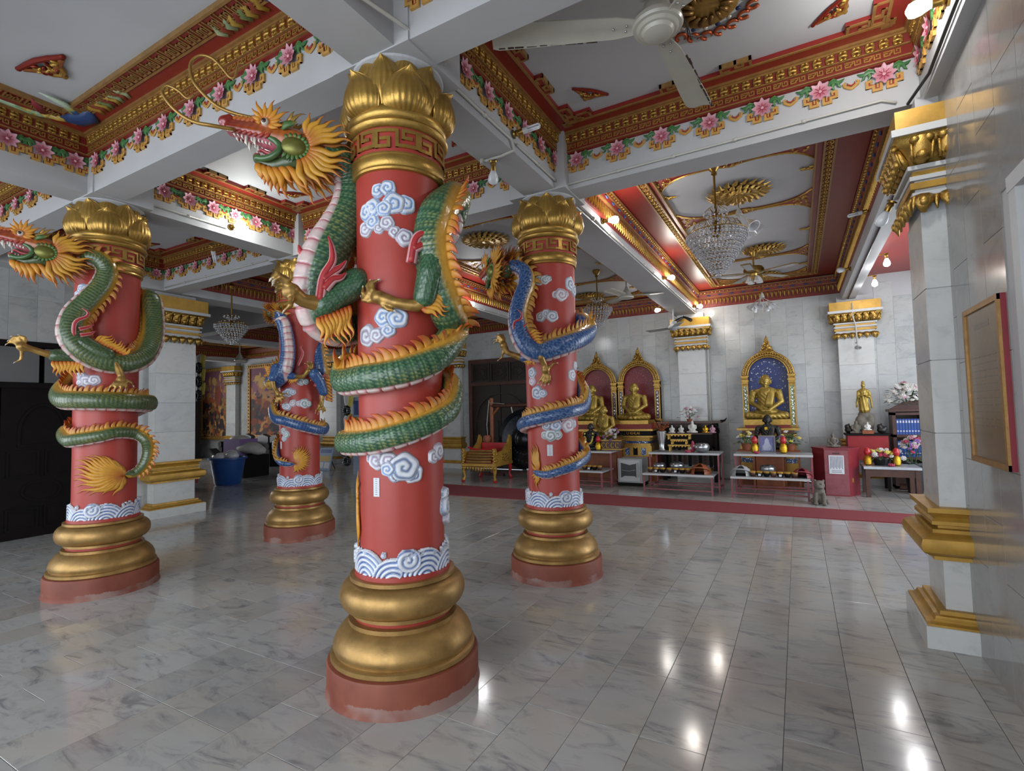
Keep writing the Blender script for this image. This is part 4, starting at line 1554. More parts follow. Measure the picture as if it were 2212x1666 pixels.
BODY_L = [(-3.289,0.036,1.011,0.026,0.4,0.27,-0.88),(-3.317,0.133,1.015,0.036,0.53,0.34,-0.78),(-3.259,0.185,1.092,0.042,0.8,0.47,-0.36),(-3.248,0.213,1.213,0.044,0.87,0.49,-0.02),(-3.238,0.184,1.318,0.046,0.6,0.29,0.75),(-3.295,0.122,1.376,0.048,0.2,0.05,0.98),(-3.269,-0.032,1.396,0.05,0.04,-0.03,1),(-3.306,-0.144,1.369,0.052,0.04,-0.03,1),(-3.409,-0.247,1.346,0.054,0.04,-0.03,1),(-3.529,-0.284,1.34,0.056,0.04,-0.03,1),(-3.707,-0.245,1.4,0.058,0,0,1),(-3.82,-0.112,1.44,0.06,0,0,1),(-3.82,0.11,1.52,0.064,0,0,1),(-3.667,0.277,1.6,0.068,0,0,1),(-3.486,0.303,1.66,0.074,0,0,1),(-3.385,0.261,1.659,0.078,0.04,-0.03,1),(-3.254,0.085,1.664,0.078,0.04,-0.03,1),(-3.265,-0.117,1.675,0.078,0.04,-0.03,1),(-3.385,-0.261,1.682,0.078,0.04,-0.03,1),(-3.563,-0.31,1.695,0.078,0.04,-0.03,1),(-3.714,-0.276,1.76,0.08,0,0,1),(-3.847,-0.123,1.9,0.082,0,0,1),(-3.848,0.122,2.2,0.084,0,0,1),(-3.747,0.253,2.5,0.084,0,0,1),(-3.622,0.312,2.68,0.084,0,0,1),(-3.476,0.317,2.675,0.085,-0.39,-0.82,0.42),(-3.421,0.318,2.477,0.088,-0.31,-0.94,0.11),(-3.352,0.275,2.262,0.09,-0.27,-0.93,0.24),(-3.269,0.163,2.09,0.09,-0.21,-0.73,0.65),(-3.233,0.02,2.017,0.088,-0,-0.3,0.96),(-3.241,-0.111,2.013,0.088,0.2,0.05,0.98),(-3.275,-0.22,2.051,0.088,0.28,0.5,0.82),(-3.313,-0.312,2.134,0.09,0.34,0.87,0.35),(-3.351,-0.351,2.26,0.09,0.32,0.94,0.15),(-3.358,-0.316,2.417,0.088,0.39,0.9,-0.2),(-3.323,-0.233,2.556,0.084,0.43,0.83,-0.36),(-3.292,-0.156,2.686,0.08,0.55,0.82,-0.15),(-3.278,-0.122,2.82,0.076,0.62,0.72,0.32),(-3.29,-0.152,2.906,0.072,0.48,0.22,0.85),(-3.336,-0.21,2.941,0.066,0.12,0.01,0.99),(-3.388,-0.284,2.931,0.055,0.08,-0.02,1)]
BODY_B = [(-3.38,1.902,0.915,0.022,0.04,-0.03,1),(-3.51,1.837,0.929,0.034,-0.26,-0.2,0.95),(-3.626,1.839,0.988,0.04,-0.53,-0.34,0.78),(-3.761,1.918,1.16,0.045,0,0,1),(-3.842,2.095,1.22,0.05,0,0,1),(-3.78,2.284,1.28,0.052,0,0,1),(-3.611,2.388,1.33,0.054,0,0,1),(-3.41,2.368,1.36,0.056,0,0,1),(-3.267,2.199,1.315,0.06,0.04,-0.03,1),(-3.295,1.95,1.377,0.062,0.04,-0.03,1),(-3.453,1.821,1.45,0.062,0.04,-0.03,1),(-3.613,1.81,1.487,0.062,0.04,-0.03,1),(-3.776,1.904,1.62,0.066,0,0,1),(-3.852,2.095,1.7,0.07,0,0,1),(-3.788,2.29,1.8,0.075,0,0,1),(-3.613,2.398,1.95,0.08,0,0,1),(-3.455,2.398,2.05,0.085,0,0,1),(-3.315,2.243,2.051,0.088,0.87,0.49,-0.02),(-3.335,2.217,2.236,0.088,0.87,0.49,-0.02),(-3.425,2.265,2.428,0.085,0.87,0.49,-0.02),(-3.561,2.414,2.6,0.085,0,0,1),(-3.803,2.302,2.45,0.085,0,0,1),(-3.872,2.094,2.2,0.086,0,0,1),(-3.67,1.793,1.931,0.088,-0.78,-0.41,-0.48),(-3.47,1.756,1.982,0.09,-0.84,-0.45,-0.32),(-3.388,1.779,2.12,0.09,-0.93,0.35,0.05),(-3.375,1.796,2.307,0.086,-0.9,0.43,0.05),(-3.385,1.784,2.489,0.082,-0.9,0.43,0.05),(-3.407,1.755,2.641,0.078,-0.88,0.06,0.48),(-3.469,1.725,2.729,0.07,-0.11,-0.12,0.99),(-3.553,1.684,2.749,0.06,0.04,-0.03,1)]


# ------------------------------------------------------------------ dragons
PAL = {
    'green': dict(base='30583f', lite='7c9c68', deep='152e20', yel='c9993a', gold='a89a4c'),
    'olive': dict(base='3a5236', lite='7d8a4e', deep='1e2e20', yel='bb9030', gold='a08f45'),
    'blue': dict(base='2c4f86', lite='7d9fc4', deep='16284e', yel='c9a04a', gold='a8b0b8'),
}
ORANGE = [hexc('c8731f'), hexc('dc9a34'), hexc('b8401f')]


def samples(rows, step):
    P = catmull(rows, 16)
    seg = np.linalg.norm(np.diff(P[:, :3], axis=0), axis=1)
    s = np.concatenate([[0], np.cumsum(seg)])
    n = int(s[-1] / step)
    t_ = np.linspace(0, s[-1], n + 1)
    out = np.stack([np.interp(t_, s, P[:, k]) for k in range(P.shape[1])], 1)
    # light smoothing of position, direction
    for _ in range(max(2, int(.03 / step))):
        out[1:-1, :3] = .25 * out[:-2, :3] + .5 * out[1:-1, :3] + .25 * out[2:, :3]
        out[1:-1, 4:] = .25 * out[:-2, 4:] + .5 * out[1:-1, 4:] + .25 * out[2:, 4:]
    T = np.gradient(out[:, :3], axis=0)
    T /= np.linalg.norm(T, axis=1)[:, None] + 1e-9
    D_ = out[:, 4:7]
    D_ = D_ - T * (D_ * T).sum(1)[:, None]
    D_ /= np.linalg.norm(D_, axis=1)[:, None] + 1e-9
    S_ = np.cross(T, D_)
    return out[:, :3], out[:, 3], T, D_, S_, t_


def scale_field(u, v):
    """overlapping round scales on a (u along, v across) lattice with unit cells; returns height 0..1 and rim 0..1"""
    j0 = np.floor(u)
    H = np.zeros(u.shape)
    Rm = np.zeros(u.shape)
    for dj in (0, -1):
        j = j0 + dj
        off = np.where(np.mod(j, 2) > .5, .5, 0.0)
        b = v - off
        b = b - np.round(b)
        a = u - j
        d = np.sqrt((a / 1.8) ** 2 + (b / .53) ** 2)
        ins = (d < 1) if dj else np.ones(d.shape, bool)
        h = .25 + .45 * np.clip(a, 0, 1.7) - .45 * np.minimum(1, np.abs(b) / .53) ** 2
        H = np.where(ins, h, H)
        Rm = np.where(ins, np.clip((d - .70) / .2, 0, 1) * (d < .97) * (a > .8), Rm)
    return H, Rm


def dragon_body(parent, org, rows, pal, step, nc, sc, amp, flip=1):
    P, r, T, Dd, S, s = samples(rows, step)
    n = len(P)
    pl = {k: np.array(hexc(v)) for k, v in PAL[pal].items()}
    phi = np.linspace(0, 2 * pi, nc, endpoint=False)
    ph = np.where(phi > pi, phi - 2 * pi, phi)
    ab = np.abs(np.degrees(ph))
    U = (s / sc)[:, None] * np.ones((1, nc)) * flip
    Vv = (ph[None, :] * r[:, None] / (sc * .9))
    cnt = np.round(2 * pi * np.median(r) / (sc * .9))
    Vv = ph[None, :] / (2 * pi) * cnt * np.ones((n, 1))
    H, Rm = scale_field(U, Vv)
    zone_s = np.clip((ab - 24) / 6, 0, 1) * np.clip((150 - ab) / 6, 0, 1)
    zone_b = np.clip((ab - 144) / 8, 0, 1)
    # belly plates: raised bands across
    bp = (s / (sc * 2.6)) % 1.0
    plate = np.where(bp < .12, 0, 1.0)[:, None] * np.ones((1, nc))
    rad = r[:, None] * (1 + .05 * np.cos(2 * ph)[None, :]) + amp * H * zone_s[None, :] + amp * .9 * plate * zone_b[None, :]
    rad = rad - (amp * 1.5) * (np.exp(-((ab - 148) / 5) ** 2))[None, :]
    fade = np.clip(np.minimum(s, s[-1] - s) / .05, .15, 1)
    rad = rad * fade[:, None]
    V = P[:, None, :] + rad[..., None] * (np.cos(phi)[None, :, None] * Dd[:, None, :] + np.sin(phi)[None, :, None] * S[:, None, :])
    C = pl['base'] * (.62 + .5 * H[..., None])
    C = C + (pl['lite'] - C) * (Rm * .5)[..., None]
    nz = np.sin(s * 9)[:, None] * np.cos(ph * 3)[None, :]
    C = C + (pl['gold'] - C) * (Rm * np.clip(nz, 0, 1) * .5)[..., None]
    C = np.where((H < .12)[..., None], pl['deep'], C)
    dz = np.clip((46 - ab) / 22, 0, 1)[None, :, None]
    C = C * (1 - dz) + pl['yel'] * dz
    pk_, wh_ = np.array(hexc('c98b90')), np.array(hexc('d6c2bd'))
    belly = wh_ + (pk_ - wh_) * (np.clip((bp - .55) / .45, 0, 1) ** 1.5)[:, None, None]
    belly = np.where((bp < .12)[:, None, None], np.array(hexc('b06a70')), belly) * np.ones((1, nc, 1))
    C = C * (1 - zone_b[None, :, None]) + belly * zone_b[None, :, None]
    V = V.reshape(-1, 3) - np.array(org)
    me = bpy.data.meshes.new('body')
    i = np.arange(n - 1)[:, None] * nc
    k = np.arange(nc)[None, :]
    k2 = (k + 1) % nc
    F = np.stack([i + k, i + k2, i + nc + k2, i + nc + k], -1).reshape(-1, 4)
    me.vertices.add(len(V))
    me.vertices.foreach_set('co', V.astype(np.float32).ravel())
    me.loops.add(F.size)
    me.loops.foreach_set('vertex_index', F.astype(np.int32).ravel())
    me.polygons.add(len(F))
    me.polygons.foreach_set('loop_start', (np.arange(len(F)) * 4).astype(np.int32))
    me.polygons.foreach_set('loop_total', np.full(len(F), 4, np.int32))
    me.polygons.foreach_set('use_smooth', [True] * len(F))
    me.update(calc_edges=True)
    at = me.color_attributes.new('Col', 'FLOAT_COLOR', 'POINT')
    arr = np.ones((n * nc, 4), np.float32)
    arr[:, :3] = C.reshape(-1, 3)
    at.data.foreach_set('color', arr.ravel())
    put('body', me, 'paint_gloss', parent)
    return P, r, T, Dd, S, s


def spine_mesh(tipc='b0391f', basec='d29a3e'):
    g = G()
    pts = [(0, 0, -.25), (.0, 0, .15), (-.08, 0, .42), (-.28, 0, .70), (-.62, 0, .92)]
    b_, t_ = np.array(hexc(basec)), np.array(hexc(tipc))
    cols = [tuple(b_ + (t_ - b_) * q) for q in (0, .1, .35, .75, 1.0)]
    g.tube(pts, [.36, .34, .27, .17, .02], 8, cols, flat=.36, nrm=(0, 1, 0))
    return g.data('spine', 'all')


SPINE = {k: spine_mesh(*v) for k, v in {'green': ('b8401f', 'd29a3e'), 'olive': ('a8401f', 'c99434'), 'blue': ('b06a2a', 'd0a04a')}.items()}


def spines(parent, org, data, pal, pitch, hgt, s0=.12, s1=.1, both=1):
    P, r, T, Dd, S, s = data
    a = s0
    L = s[-1]
    k = 0
    while a < L - s1:
        p = np.array([np.interp(a, s, P[:, i]) for i in range(3)])
        rr = np.interp(a, s, r)
        t_ = np.array([np.interp(a, s, T[:, i]) for i in range(3)])
        d_ = np.array([np.interp(a, s, Dd[:, i]) for i in range(3)])
        t_ /= np.linalg.norm(t_)
        d_ -= t_ * (d_ @ t_)
        d_ /= np.linalg.norm(d_)
        sd = np.cross(d_, t_)
        h = hgt * (.75 + .45 * ((k * 7) % 5) / 5) * min(1, rr / .05)
        m4 = Matrix.Identity(4)
        m4.col[0][:3] = Vector(t_) * h
        m4.col[1][:3] = Vector(sd) * h
        m4.col[2][:3] = Vector(d_) * h
        m4.translation = Vector(p + d_ * rr * 1.02 - np.array(org))
        o = put('spine', SPINE[pal], 'paint', parent)
        o.matrix_local = m4
        a += pitch * min(1.15, .45 + rr / .11)
        k += 1


def strand(g, a, b, w, wave=.12, turns=1.5, nrm=(0, 0, 1), cols=('c8731f', 'dca03a', 'b8401f'), bow=.0, n=11, flat=.55, phase=0):
    """one lock of flame-like hair from a to b"""
    a, b = Vector(a), Vector(b)
    d = b - a
    L = d.length
    side = d.normalized().cross(Vector(nrm).normalized())
    pts, rad, cc = [], [], []
    c0, c1, c2 = [np.array(hexc(c)) for c in cols]
    for k in range(n):
        t_ = k / (n - 1)
        off = sin(t_ * turns * 2 * pi + phase) * wave * L * (.25 + .75 * t_) + bow * L * sin(pi * t_)
        pts.append(a + d * t_ + side * off)
        rad.append(w * (.62 + .45 * sin(pi * min(t_ * 1.1 + .10, 1))) * (1 - t_ ** 2.6) + .0008)
        q = c0 + (c1 - c0) * min(1, t_ * 3) if t_ < .6 else c1 + (c2 - c1) * ((t_ - .6) / .4)
        cc.append(tuple(q))
    g.tube(pts, rad, 7, cc, flat=flat, nrm=nrm)
    return g


def flames(parent, org, A, B, TA, TB, n, w, nrm, name='leg_flame', cols=('b8401f', 'dca03a', 'c8641f'), wave=.10, back=True):
    """row of flame locks between base line A-B and tip line TA-TB (world coordinates)"""
    o = Vector(org)
    for k in range(n):
        t_ = (k + .5) / n
        g = G()
        a = Vector(A).lerp(Vector(B), t_) - o
        b_ = Vector(TA).lerp(Vector(TB), t_) - o
        b_ = a + (b_ - a) * (.85 + .3 * ((k * 3) % 4) / 4)
        strand(g, a, b_, w, wave, 1.4, nrm, cols, phase=.5 * k)
        g.make(name, 'paint', parent, 'all')
    if back:
        g = G().color('7c2418')
        a, b_, c_, d_ = [Vector(q) - o for q in (A, B, TB, TA)]
        c_ = b_.lerp(c_, .72)
        d_ = a.lerp(d_, .72)
        nn = Vector(nrm).normalized() * .004
        vs = [a - nn, b_ - nn, c_ - nn, d_ - nn, a - nn * 3, b_ - nn * 3, c_ - nn * 3, d_ - nn * 3]
        g.add(vs, [(0, 1, 2, 3), (7, 6, 5, 4), (0, 4, 5, 1), (1, 5, 6, 2), (2, 6, 7, 3), (3, 7, 4, 0)])
        g.make('flame_root', 'paint', parent)


def fin(parent, org, pts, w, nrm, name='shoulder_fin'):
    o = Vector(org)
    P = catmull([tuple(Vector(p) - o) for p in pts], 5)
    n = len(P)
    g = G()
    edge, core = np.array(hexc('d39a9c')), np.array(hexc('a8282c'))
    for ww, cc, lift in ((w, edge, 0), (w * .62, core, .35)):
        rad = [ww * (1 - (k / (n - 1)) ** 2 * .85) for k in range(n)]
        nn = Vector(nrm).normalized() * w * lift
        g.tube([Vector(p) + nn for p in P], rad, 8, [tuple(cc)] * n, flat=.6, nrm=nrm)
    g.make(name, 'paint', parent, 'all')


def arm(parent, org, thigh, r0, r1, fore, f0, f1, palm, rp, digits, pal, voxel, name='leg', rd=.3):
    """a scaled thigh, then a golden fore-limb with a five-clawed hand, each one continuous surface"""
    o = Vector(org)
    pl = {k: np.array(hexc(v)) for k, v in PAL[pal].items()}
    sh = []
    for a, b_, ra, rb in zip(thigh, thigh[1:], np.linspace(r0, r1, len(thigh))[:-1], np.linspace(r0, r1, len(thigh))[1:]):
        sh.append(('k', Vector(a) - o, Vector(b_) - o, ra, rb))
    ax = (Vector(thigh[-1]) - Vector(thigh[0])).normalized()
    s_, u_ = frame_of(ax)
    ax_, s_, u_ = np.array(ax), np.array(s_), np.array(u_)
    org0 = np.array(Vector(thigh[0]) - o)
    sc = .022

    def colf(co, nr):
        q = co - org0
        u = (q @ ax_) / sc
        ang = np.arctan2(q @ s_, q @ u_)
        v = ang / (2 * pi) * round(2 * pi * r0 / (sc * .9))
        H, Rm = scale_field(u, v)
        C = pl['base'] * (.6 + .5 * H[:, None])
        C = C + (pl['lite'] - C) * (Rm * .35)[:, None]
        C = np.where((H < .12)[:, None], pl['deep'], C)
        return C, co + nr * (H * .004)[:, None]
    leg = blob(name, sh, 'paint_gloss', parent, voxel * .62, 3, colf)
    gd, gl = np.array(hexc('8a6a38')), np.array(hexc('b28d4a'))

    def colg(co, nr):
        t_ = np.clip(nr[:, 2] * 0 + .5 + .5 * np.sin(co[:, 0] * 90) * np.sin(co[:, 2] * 80), 0, 1)
        return gd + (gl - gd) * t_[:, None], None
    sh = []
    for a, b_, ra, rb in zip(fore, fore[1:], np.linspace(f0, f1, len(fore))[:-1], np.linspace(f0, f1, len(fore))[1:]):
        sh.append(('k', Vector(a) - o, Vector(b_) - o, ra, rb))
    pm = Vector(palm) - o
    sh.append(('k', Vector(fore[-1]) - o, pm, f1, rp))
    sh.append(('e', pm, (rp * 1.1, rp * 1.1, rp * 1.05)))
    claws = []
    for dg_ in digits:
        q = [Vector(p) - o for p in dg_]
        rr = rp * rd * 1.25
        prev = pm
        for i, p in enumerate(q):
            rn = rr * (1 - .18 * i)
            sh.append(('k', prev if i else pm.lerp(p, .35), p, rr if i else rp * .42, rn))
            sh.append(('e', p, (rn * 1.15,) * 3))
            prev = p
            rr = rn
        claws.append((q[-2], q[-1], rr))
    hand = blob('forelimb', sh, 'paint_gold', parent, voxel * .6, 2, colg)
    for a, b_, rr in claws:
        d = (b_ - a).normalized()
        G().color('c9bfae').tube([b_, b_ + d * rr * 1.6, b_ + d * rr * 2.6 + Vector((0, 0, -rr * .9))], [rr * .8, rr * .55, rr * .05], 6).make('claw', 'paint', hand, 'all')


# ---- head, drawn in thousandths from its profile: forward +x, left/right y, up z
def hp_(xc, yc, y=0):
    return Vector(((560 - xc) / 1000, y / 1000, (650 - yc) / 1000))


HEAD_PARTS = []


def build_head():
    """list of (name, mesh, material, is_child)"""
    tmp = thing('tmp_head')
    red, org_, grn, pnk = [np.array(hexc(c)) for c in ('8e2a1e', 'b0602a', '4a5a34', 'b0606a')]

    def colf(co, nr):
        x, y, z = co[:, 0], co[:, 1], co[:, 2]
        t_ = np.clip((x - .15) / .3, 0, 1)
        C = org_ + (red - org_) * t_[:, None]
        low = z < -.02 - .25 * np.clip(x - .2, 0, 1)
        C = np.where(low[:, None], grn, C)
        mouth = (nr[:, 2] < -.35) & (x > .12) & (z > -.03) | (nr[:, 2] > .45) & (x > .1) & (z < -.01)
        C = np.where(mouth[:, None], pnk, C)
        st = .5 + .5 * np.sin(x * 150 + z * 60)
        return C * (.8 + .25 * st[:, None]), None
    shp = [('k', hp_(480, 590), hp_(330, 560), .088, .076), ('k', hp_(330, 552), hp_(200, 530), .076, .056),
           ('k', hp_(200, 530), hp_(110, 505), .056, .040), ('e', hp_(95, 492), (.042, .052, .036)),
           ('k', hp_(300, 560, 40), hp_(120, 530, 26), .040, .028), ('k', hp_(300, 560, -40), hp_(120, 530, -26), .040, .028),
           ('e', hp_(118, 470, 26), (.022, .018, .018)), ('e', hp_(118, 470, -26), (.022, .018, .018)),
           ('e', hp_(330, 512, 52), (.06, .030, .036)), ('e', hp_(330, 512, -52), (.06, .030, .036)),
           ('k', hp_(470, 690), hp_(360, 728), .062, .044), ('k', hp_(360, 728), hp_(280, 706), .044, .030),
           ('e', hp_(266, 692), (.028, .040, .034)), ('e', hp_(520, 630), (.10, .085, .115)), ('k', hp_(540, 610), hp_(640, 690), .085, .075),
           ('k', hp_(200, 500), hp_(120, 478), .026, .02), ('k', hp_(300, 480), hp_(200, 500), .034, .026)]
    head = blob('head', shp, 'paint_gloss', None, .0085, 4, colf)
    hm = head.data
    bpy.data.objects.remove(head)
    bpy.data.objects.remove(tmp)
    parts = []

    def P(name, g, mat, smooth='all'):
        parts.append((name, g.data(name, smooth), mat))
    for sy in (-1, 1):
        # cheek plate with leafy frill
        g = G()
        c = hp_(478, 642, sy * 78)
        g.color('77783a').ball(c, (.070, .034, .056), 18, 10, Matrix.Rotation(radians(-12), 3, 'Y'))
        P('cheek_plate', g, 'paint_gold')
        g = G()
        for k in range(15):
            a = radians(-120 + 250 * k / 14) + pi
            d = Vector((cos(a), 0, sin(a)))
            p0 = c + Vector((d.x * .066, sy * .002, d.z * .054))
            p1 = c + Vector((d.x * .105, -sy * .004, d.z * .090))
            g.tube([p0, (p0 + p1) / 2 + Vector((0, sy * .006, 0)), p1], [.012, .011, .002], 6, [hexc('6f8f4a'), hexc('46683a'), hexc('2c4a2c')], flat=.5, nrm=(0, 1, 0))
        P('cheek_frill', g, 'paint')
        g = G()
        pts = [hp_(262, 700, sy * 34), hp_(300, 712, sy * 46), hp_(345, 706, sy * 58), hp_(385, 680, sy * 66), hp_(402, 648, sy * 66), hp_(385, 615, sy * 62), hp_(345, 590, sy * 56), hp_(300, 575, sy * 50)]
        pts = [Vector(q) for q in catmull([tuple(q) for q in pts], 3)]
        g.color('3f6236').tube(pts, .019, 8)
        P('lip', g, 'paint_gloss')
        g = G().color('d8d2c4').ball(hp_(322, 506, sy * 74), .023, 12, 8)
        g.color('5a3a2a').ball(hp_(319, 506, sy * 92), (.014, .007, .014), 10, 6)
        g.color('101010').ball(hp_(318, 506, sy * 97), (.008, .004, .008), 8, 5)
        P('eye', g, 'paint_gloss')
        g = G()
        for k in range(9):
            q = hp_(120 + k * 26, 486 - 4 * (k % 2) + k * 1.0, sy * (22 + k * 3.2))
            strand(g, q + Vector((.016, 0, -.004)), q + Vector((-.026, sy * .006, .022 + .004 * (k % 3))), .013, .05, 1, (0, 1, 0), ('8e2a1e', 'c06a28', 'd09a3c'), n=6)
            if k < 7:
                q = hp_(150 + k * 30, 556 + k * 5, sy * (46 + k * 4))
                strand(g, q + Vector((.014, 0, -.010)), q + Vector((-.030, sy * .010, .022)), .012, .06, 1, (0, 1, 0), ('7c2018', 'a83a24', 'c8702c'), n=6)
        P('snout_ridge', g, 'paint')
        g = G()
        for k in range(11):
            a = radians(-40 + 230 * k / 10)
            c_ = hp_(322, 506, sy * 72)
            d = Vector((-cos(a), 0, sin(a)))
            L = .050 + .02 * (k % 2) + (.035 if 3 <= k <= 8 else 0)
            strand(g, c_ + d * .024, c_ + d * (.024 + L) + Vector((-.02, sy * .012, .006)), .015, .06, 1, (0, 1, 0), ('c8731f', 'd08e2c', 'a03c1c'), n=6)
        P('brow_flame', g, 'paint')
        # mane
        M_tips = [(575, 440, 545, 560), (650, 455, 548, 572), (708, 470, 552, 584), (765, 498, 558, 596), (795, 545, 560, 608), (805, 590, 562, 622), (800, 645, 562, 640),
                  (790, 715, 560, 655), (772, 765, 556, 668), (745, 800, 550, 682), (700, 850, 540, 696), (655, 885, 526, 706), (572, 915, 506, 716)]
        for li, (lat, scl, dz) in enumerate(((78, 1.0, 0), (46, .95, -14))):
            for k, (tx, ty, bx, by) in enumerate(M_tips if li == 0 else [tuple((M_tips[q][w] + M_tips[q + 1][w]) / 2 for w in range(4)) for q in range(len(M_tips) - 1)]):
                g = G()
                a_ = hp_(bx - li * 6, by + dz * .5, sy * lat)
                tx2, ty2 = bx + (tx - bx) * scl * 1.07, by + (ty - by) * scl * 1.02 + dz
                b_ = hp_(tx2, ty2, sy * (lat + 16 - li * 20 + 6 * sin(k * 2.1)))
                cols = ('b0601f', 'c8922e', 'b4561f') if li == 0 else ('7c2c16', 'a8641f', '7c2818')
                strand(g, a_, b_, .0195 - .003 * li, .045, 1.9, (0, 1, 0), cols, bow=(-.09 if k < 6 else .09), n=15, phase=.3 * k, flat=.6)
                parts.append(('mane_strand', g.data('mane_strand', 'all'), 'paint'))
        g = G().color('6e2418').ball(hp_(585, 640, sy * 34), (.085, .022, .15), 14, 8)
        P('mane_root', g, 'paint')
        # beard
        for k, (ax, ay, bx, by) in enumerate([(275, 735, 300, 830), (300, 742, 340, 868), (330, 748, 385, 888), (362, 750, 430, 905), (395, 745, 470, 850), (430, 740, 560, 890)]):
            g = G()
            strand(g, hp_(ax, ay, sy * 26), hp_(bx, by, sy * (36 + 4 * k)), .024, .07, 1.2, (0, 1, 0), ('c06a20', 'd0902c', 'a8341c'), n=10, phase=.6 * k, flat=.6)
            parts.append(('beard_strand', g.data('beard_strand', 'all'), 'paint'))
        # fangs and teeth
        g = G()
        for k, (ax, ay, L) in enumerate([(150, 548, 40), (170, 560, 26), (192, 572, 26), (215, 582, 60), (245, 590, 26), (262, 594, 44), (285, 598, 20), (305, 604, 18), (325, 610, 16), (345, 618, 14)]):
            q = hp_(ax, ay, sy * (28 + k * 2.5))
            g.color('d9d3c6').tube([q + Vector((0, 0, .01)), q - Vector((-.004, 0, L / 2000)), q - Vector((.004, 0, L / 1000))], [.011 if L > 30 else .008, .008 if L > 30 else .006, .001], 6)
        for k, (ax, ay, L) in enumerate([(268, 690, 44), (290, 696, 24), (310, 698, 22), (332, 698, 18), (352, 694, 16)]):
            q = hp_(ax, ay, sy * (24 + k * 5))
            g.color('d9d3c6').tube([q - Vector((0, 0, .006)), q + Vector((0, 0, L / 1000))], [.009, .001], 6)
        parts.append(('teeth', g.data('teeth', 'all'), 'paint_gloss'))
        g = G().color('9a7a42')
        strand(g, hp_(395, 500, sy * 46), hp_(545, 430, sy * 60), .016, .10, 1, (0, 1, 0), ('a07c42', 'b48e4c', '8a6834'), n=8)
        strand(g, hp_(440, 478, sy * 50), hp_(480, 420, sy * 64), .012, .06, 1, (0, 1, 0), ('a07c42', 'b48e4c', '8a6834'), n=6)
        parts.append(('horn', g.data('horn', 'all'), 'paint_gold'))
        g = G()
        petal = [hp_(415, 545, sy * 80), hp_(440, 520, sy * 92), hp_(470, 512, sy * 96), hp_(500, 500, sy * 98)]
        g.tube(petal, [.008, .022, .018, .002], 7, [hexc('4a6a34')] * 3 + [hexc('a8a050')], flat=.45, nrm=(0, 1, 0))
        parts.append(('ear', g.data('ear', 'all'), 'paint'))
    g = G()
    g.tube([hp_(430, 655), hp_(370, 668), hp_(320, 662), hp_(285, 640), hp_(262, 652)], [.03, .034, .03, .02, .006], 8, [hexc('a03a40')] * 4 + [hexc('c05050')], flat=.5, nrm=(0, 0, 1))
    parts.append(('tongue', g.data('tongue', 'all'), 'paint_gloss'))
    return hm, parts


HEAD_ME, HEAD_KIDS = build_head()
HEAD_ME.materials.clear()


def head(parent, org, at, F, U, size):
    F = Vector(F).normalized()
    U = Vector(U)
    U = (U - F * U.dot(F)).normalized()
    Sd = U.cross(F)
    m4 = Matrix.Identity(4)
    m4.col[0][:3] = F * size
    m4.col[1][:3] = Sd * size
    m4.col[2][:3] = U * size
    m4.translation = Vector(at) - Vector(org)
    h = put('head', HEAD_ME, 'paint_gloss', parent)
    h.matrix_local = m4
    for nm, me, mat in HEAD_KIDS:
        q = put(nm, me, mat, h)
        if nm in ('snout_ridge', 'teeth', 'cheek_frill', 'brow_flame'):
            q['kind'] = 'stuff'
    return h


def tuft(parent, R, az, z, tips, w, org=None):
    """flame-shaped tail tuft in low relief on the shaft; tips in flat coordinates from the root"""
    tips = [q for i, p in enumerate(tips) for q in ((p, ((p[0] + tips[i + 1][0]) * .47, (p[1] + tips[i + 1][1]) * .47)) if i < len(tips) - 1 else (p,))]
    for k, (tx, ty) in enumerate(tips):
        g = G()
        sgn = 1 - 2 * k / max(1, len(tips) - 1)
        strand(g, (0, 0, .012), (tx, ty, .010), w, .05, 1.6, (0, 0, 1), ('b0561f', 'cf9430', 'b06a20'), bow=.16 * sgn * (1 if tx < 0 else -1), n=13, phase=0, flat=.7)
        bent(g, R, az, z, None)
        g.make('tail_flame', 'paint', parent, 'all')


CD = {'C': (0, 0, 0), 'R': (0, 2.104, 0), 'L': (-3.552, 0, 0), 'B': (-3.552, 2.104, 0)}
RT = Vector((.873, .488, -.023))
TOC = Vector((.486, -.872, -.05))       # roughly towards the open front


def dragon(key, label, pal, rows, step, nc, sc, amp, pitch, hgt):
    d = thing('dragon_sculpture', label, 'dragon', CD[key])
    data = dragon_body(d, CD[key], rows, pal, step, nc, sc, amp)
    spines(d, CD[key], data, pal, pitch, hgt)
    return d


# --- green dragon on the nearest column
dC = dragon('C', 'green scaled dragon with open jaws winding round the nearest and largest red column', 'green', BODY_C, .0048, 66, .025, .0075, .043, .078)
head(dC, CD['C'], (-.340, -.352, 2.985), (-.74, -.66, .0), (.0, -.0, 1), .95)
arm(dC, CD['C'], [(-.10, -.24, 2.24), (-.15, -.31, 2.175), (-.195, -.385, 2.10)], .082, .068, [(-.19, -.38, 2.10), (-.229, -.495, 2.109)], .050, .036,
    (-.250, -.552, 2.150), .044, [[(-.275, -.575, 2.205), (-.300, -.590, 2.222), (-.318, -.600, 2.200)], [(-.262, -.590, 2.212), (-.280, -.615, 2.232), (-.300, -.628, 2.212)],
                                  [(-.245, -.595, 2.208), (-.258, -.625, 2.228), (-.275, -.640, 2.208)], [(-.230, -.590, 2.196), (-.240, -.622, 2.212), (-.255, -.640, 2.195)],
                                  [(-.225, -.570, 2.10), (-.215, -.585, 2.068), (-.232, -.600, 2.045)]], 'green', .012)
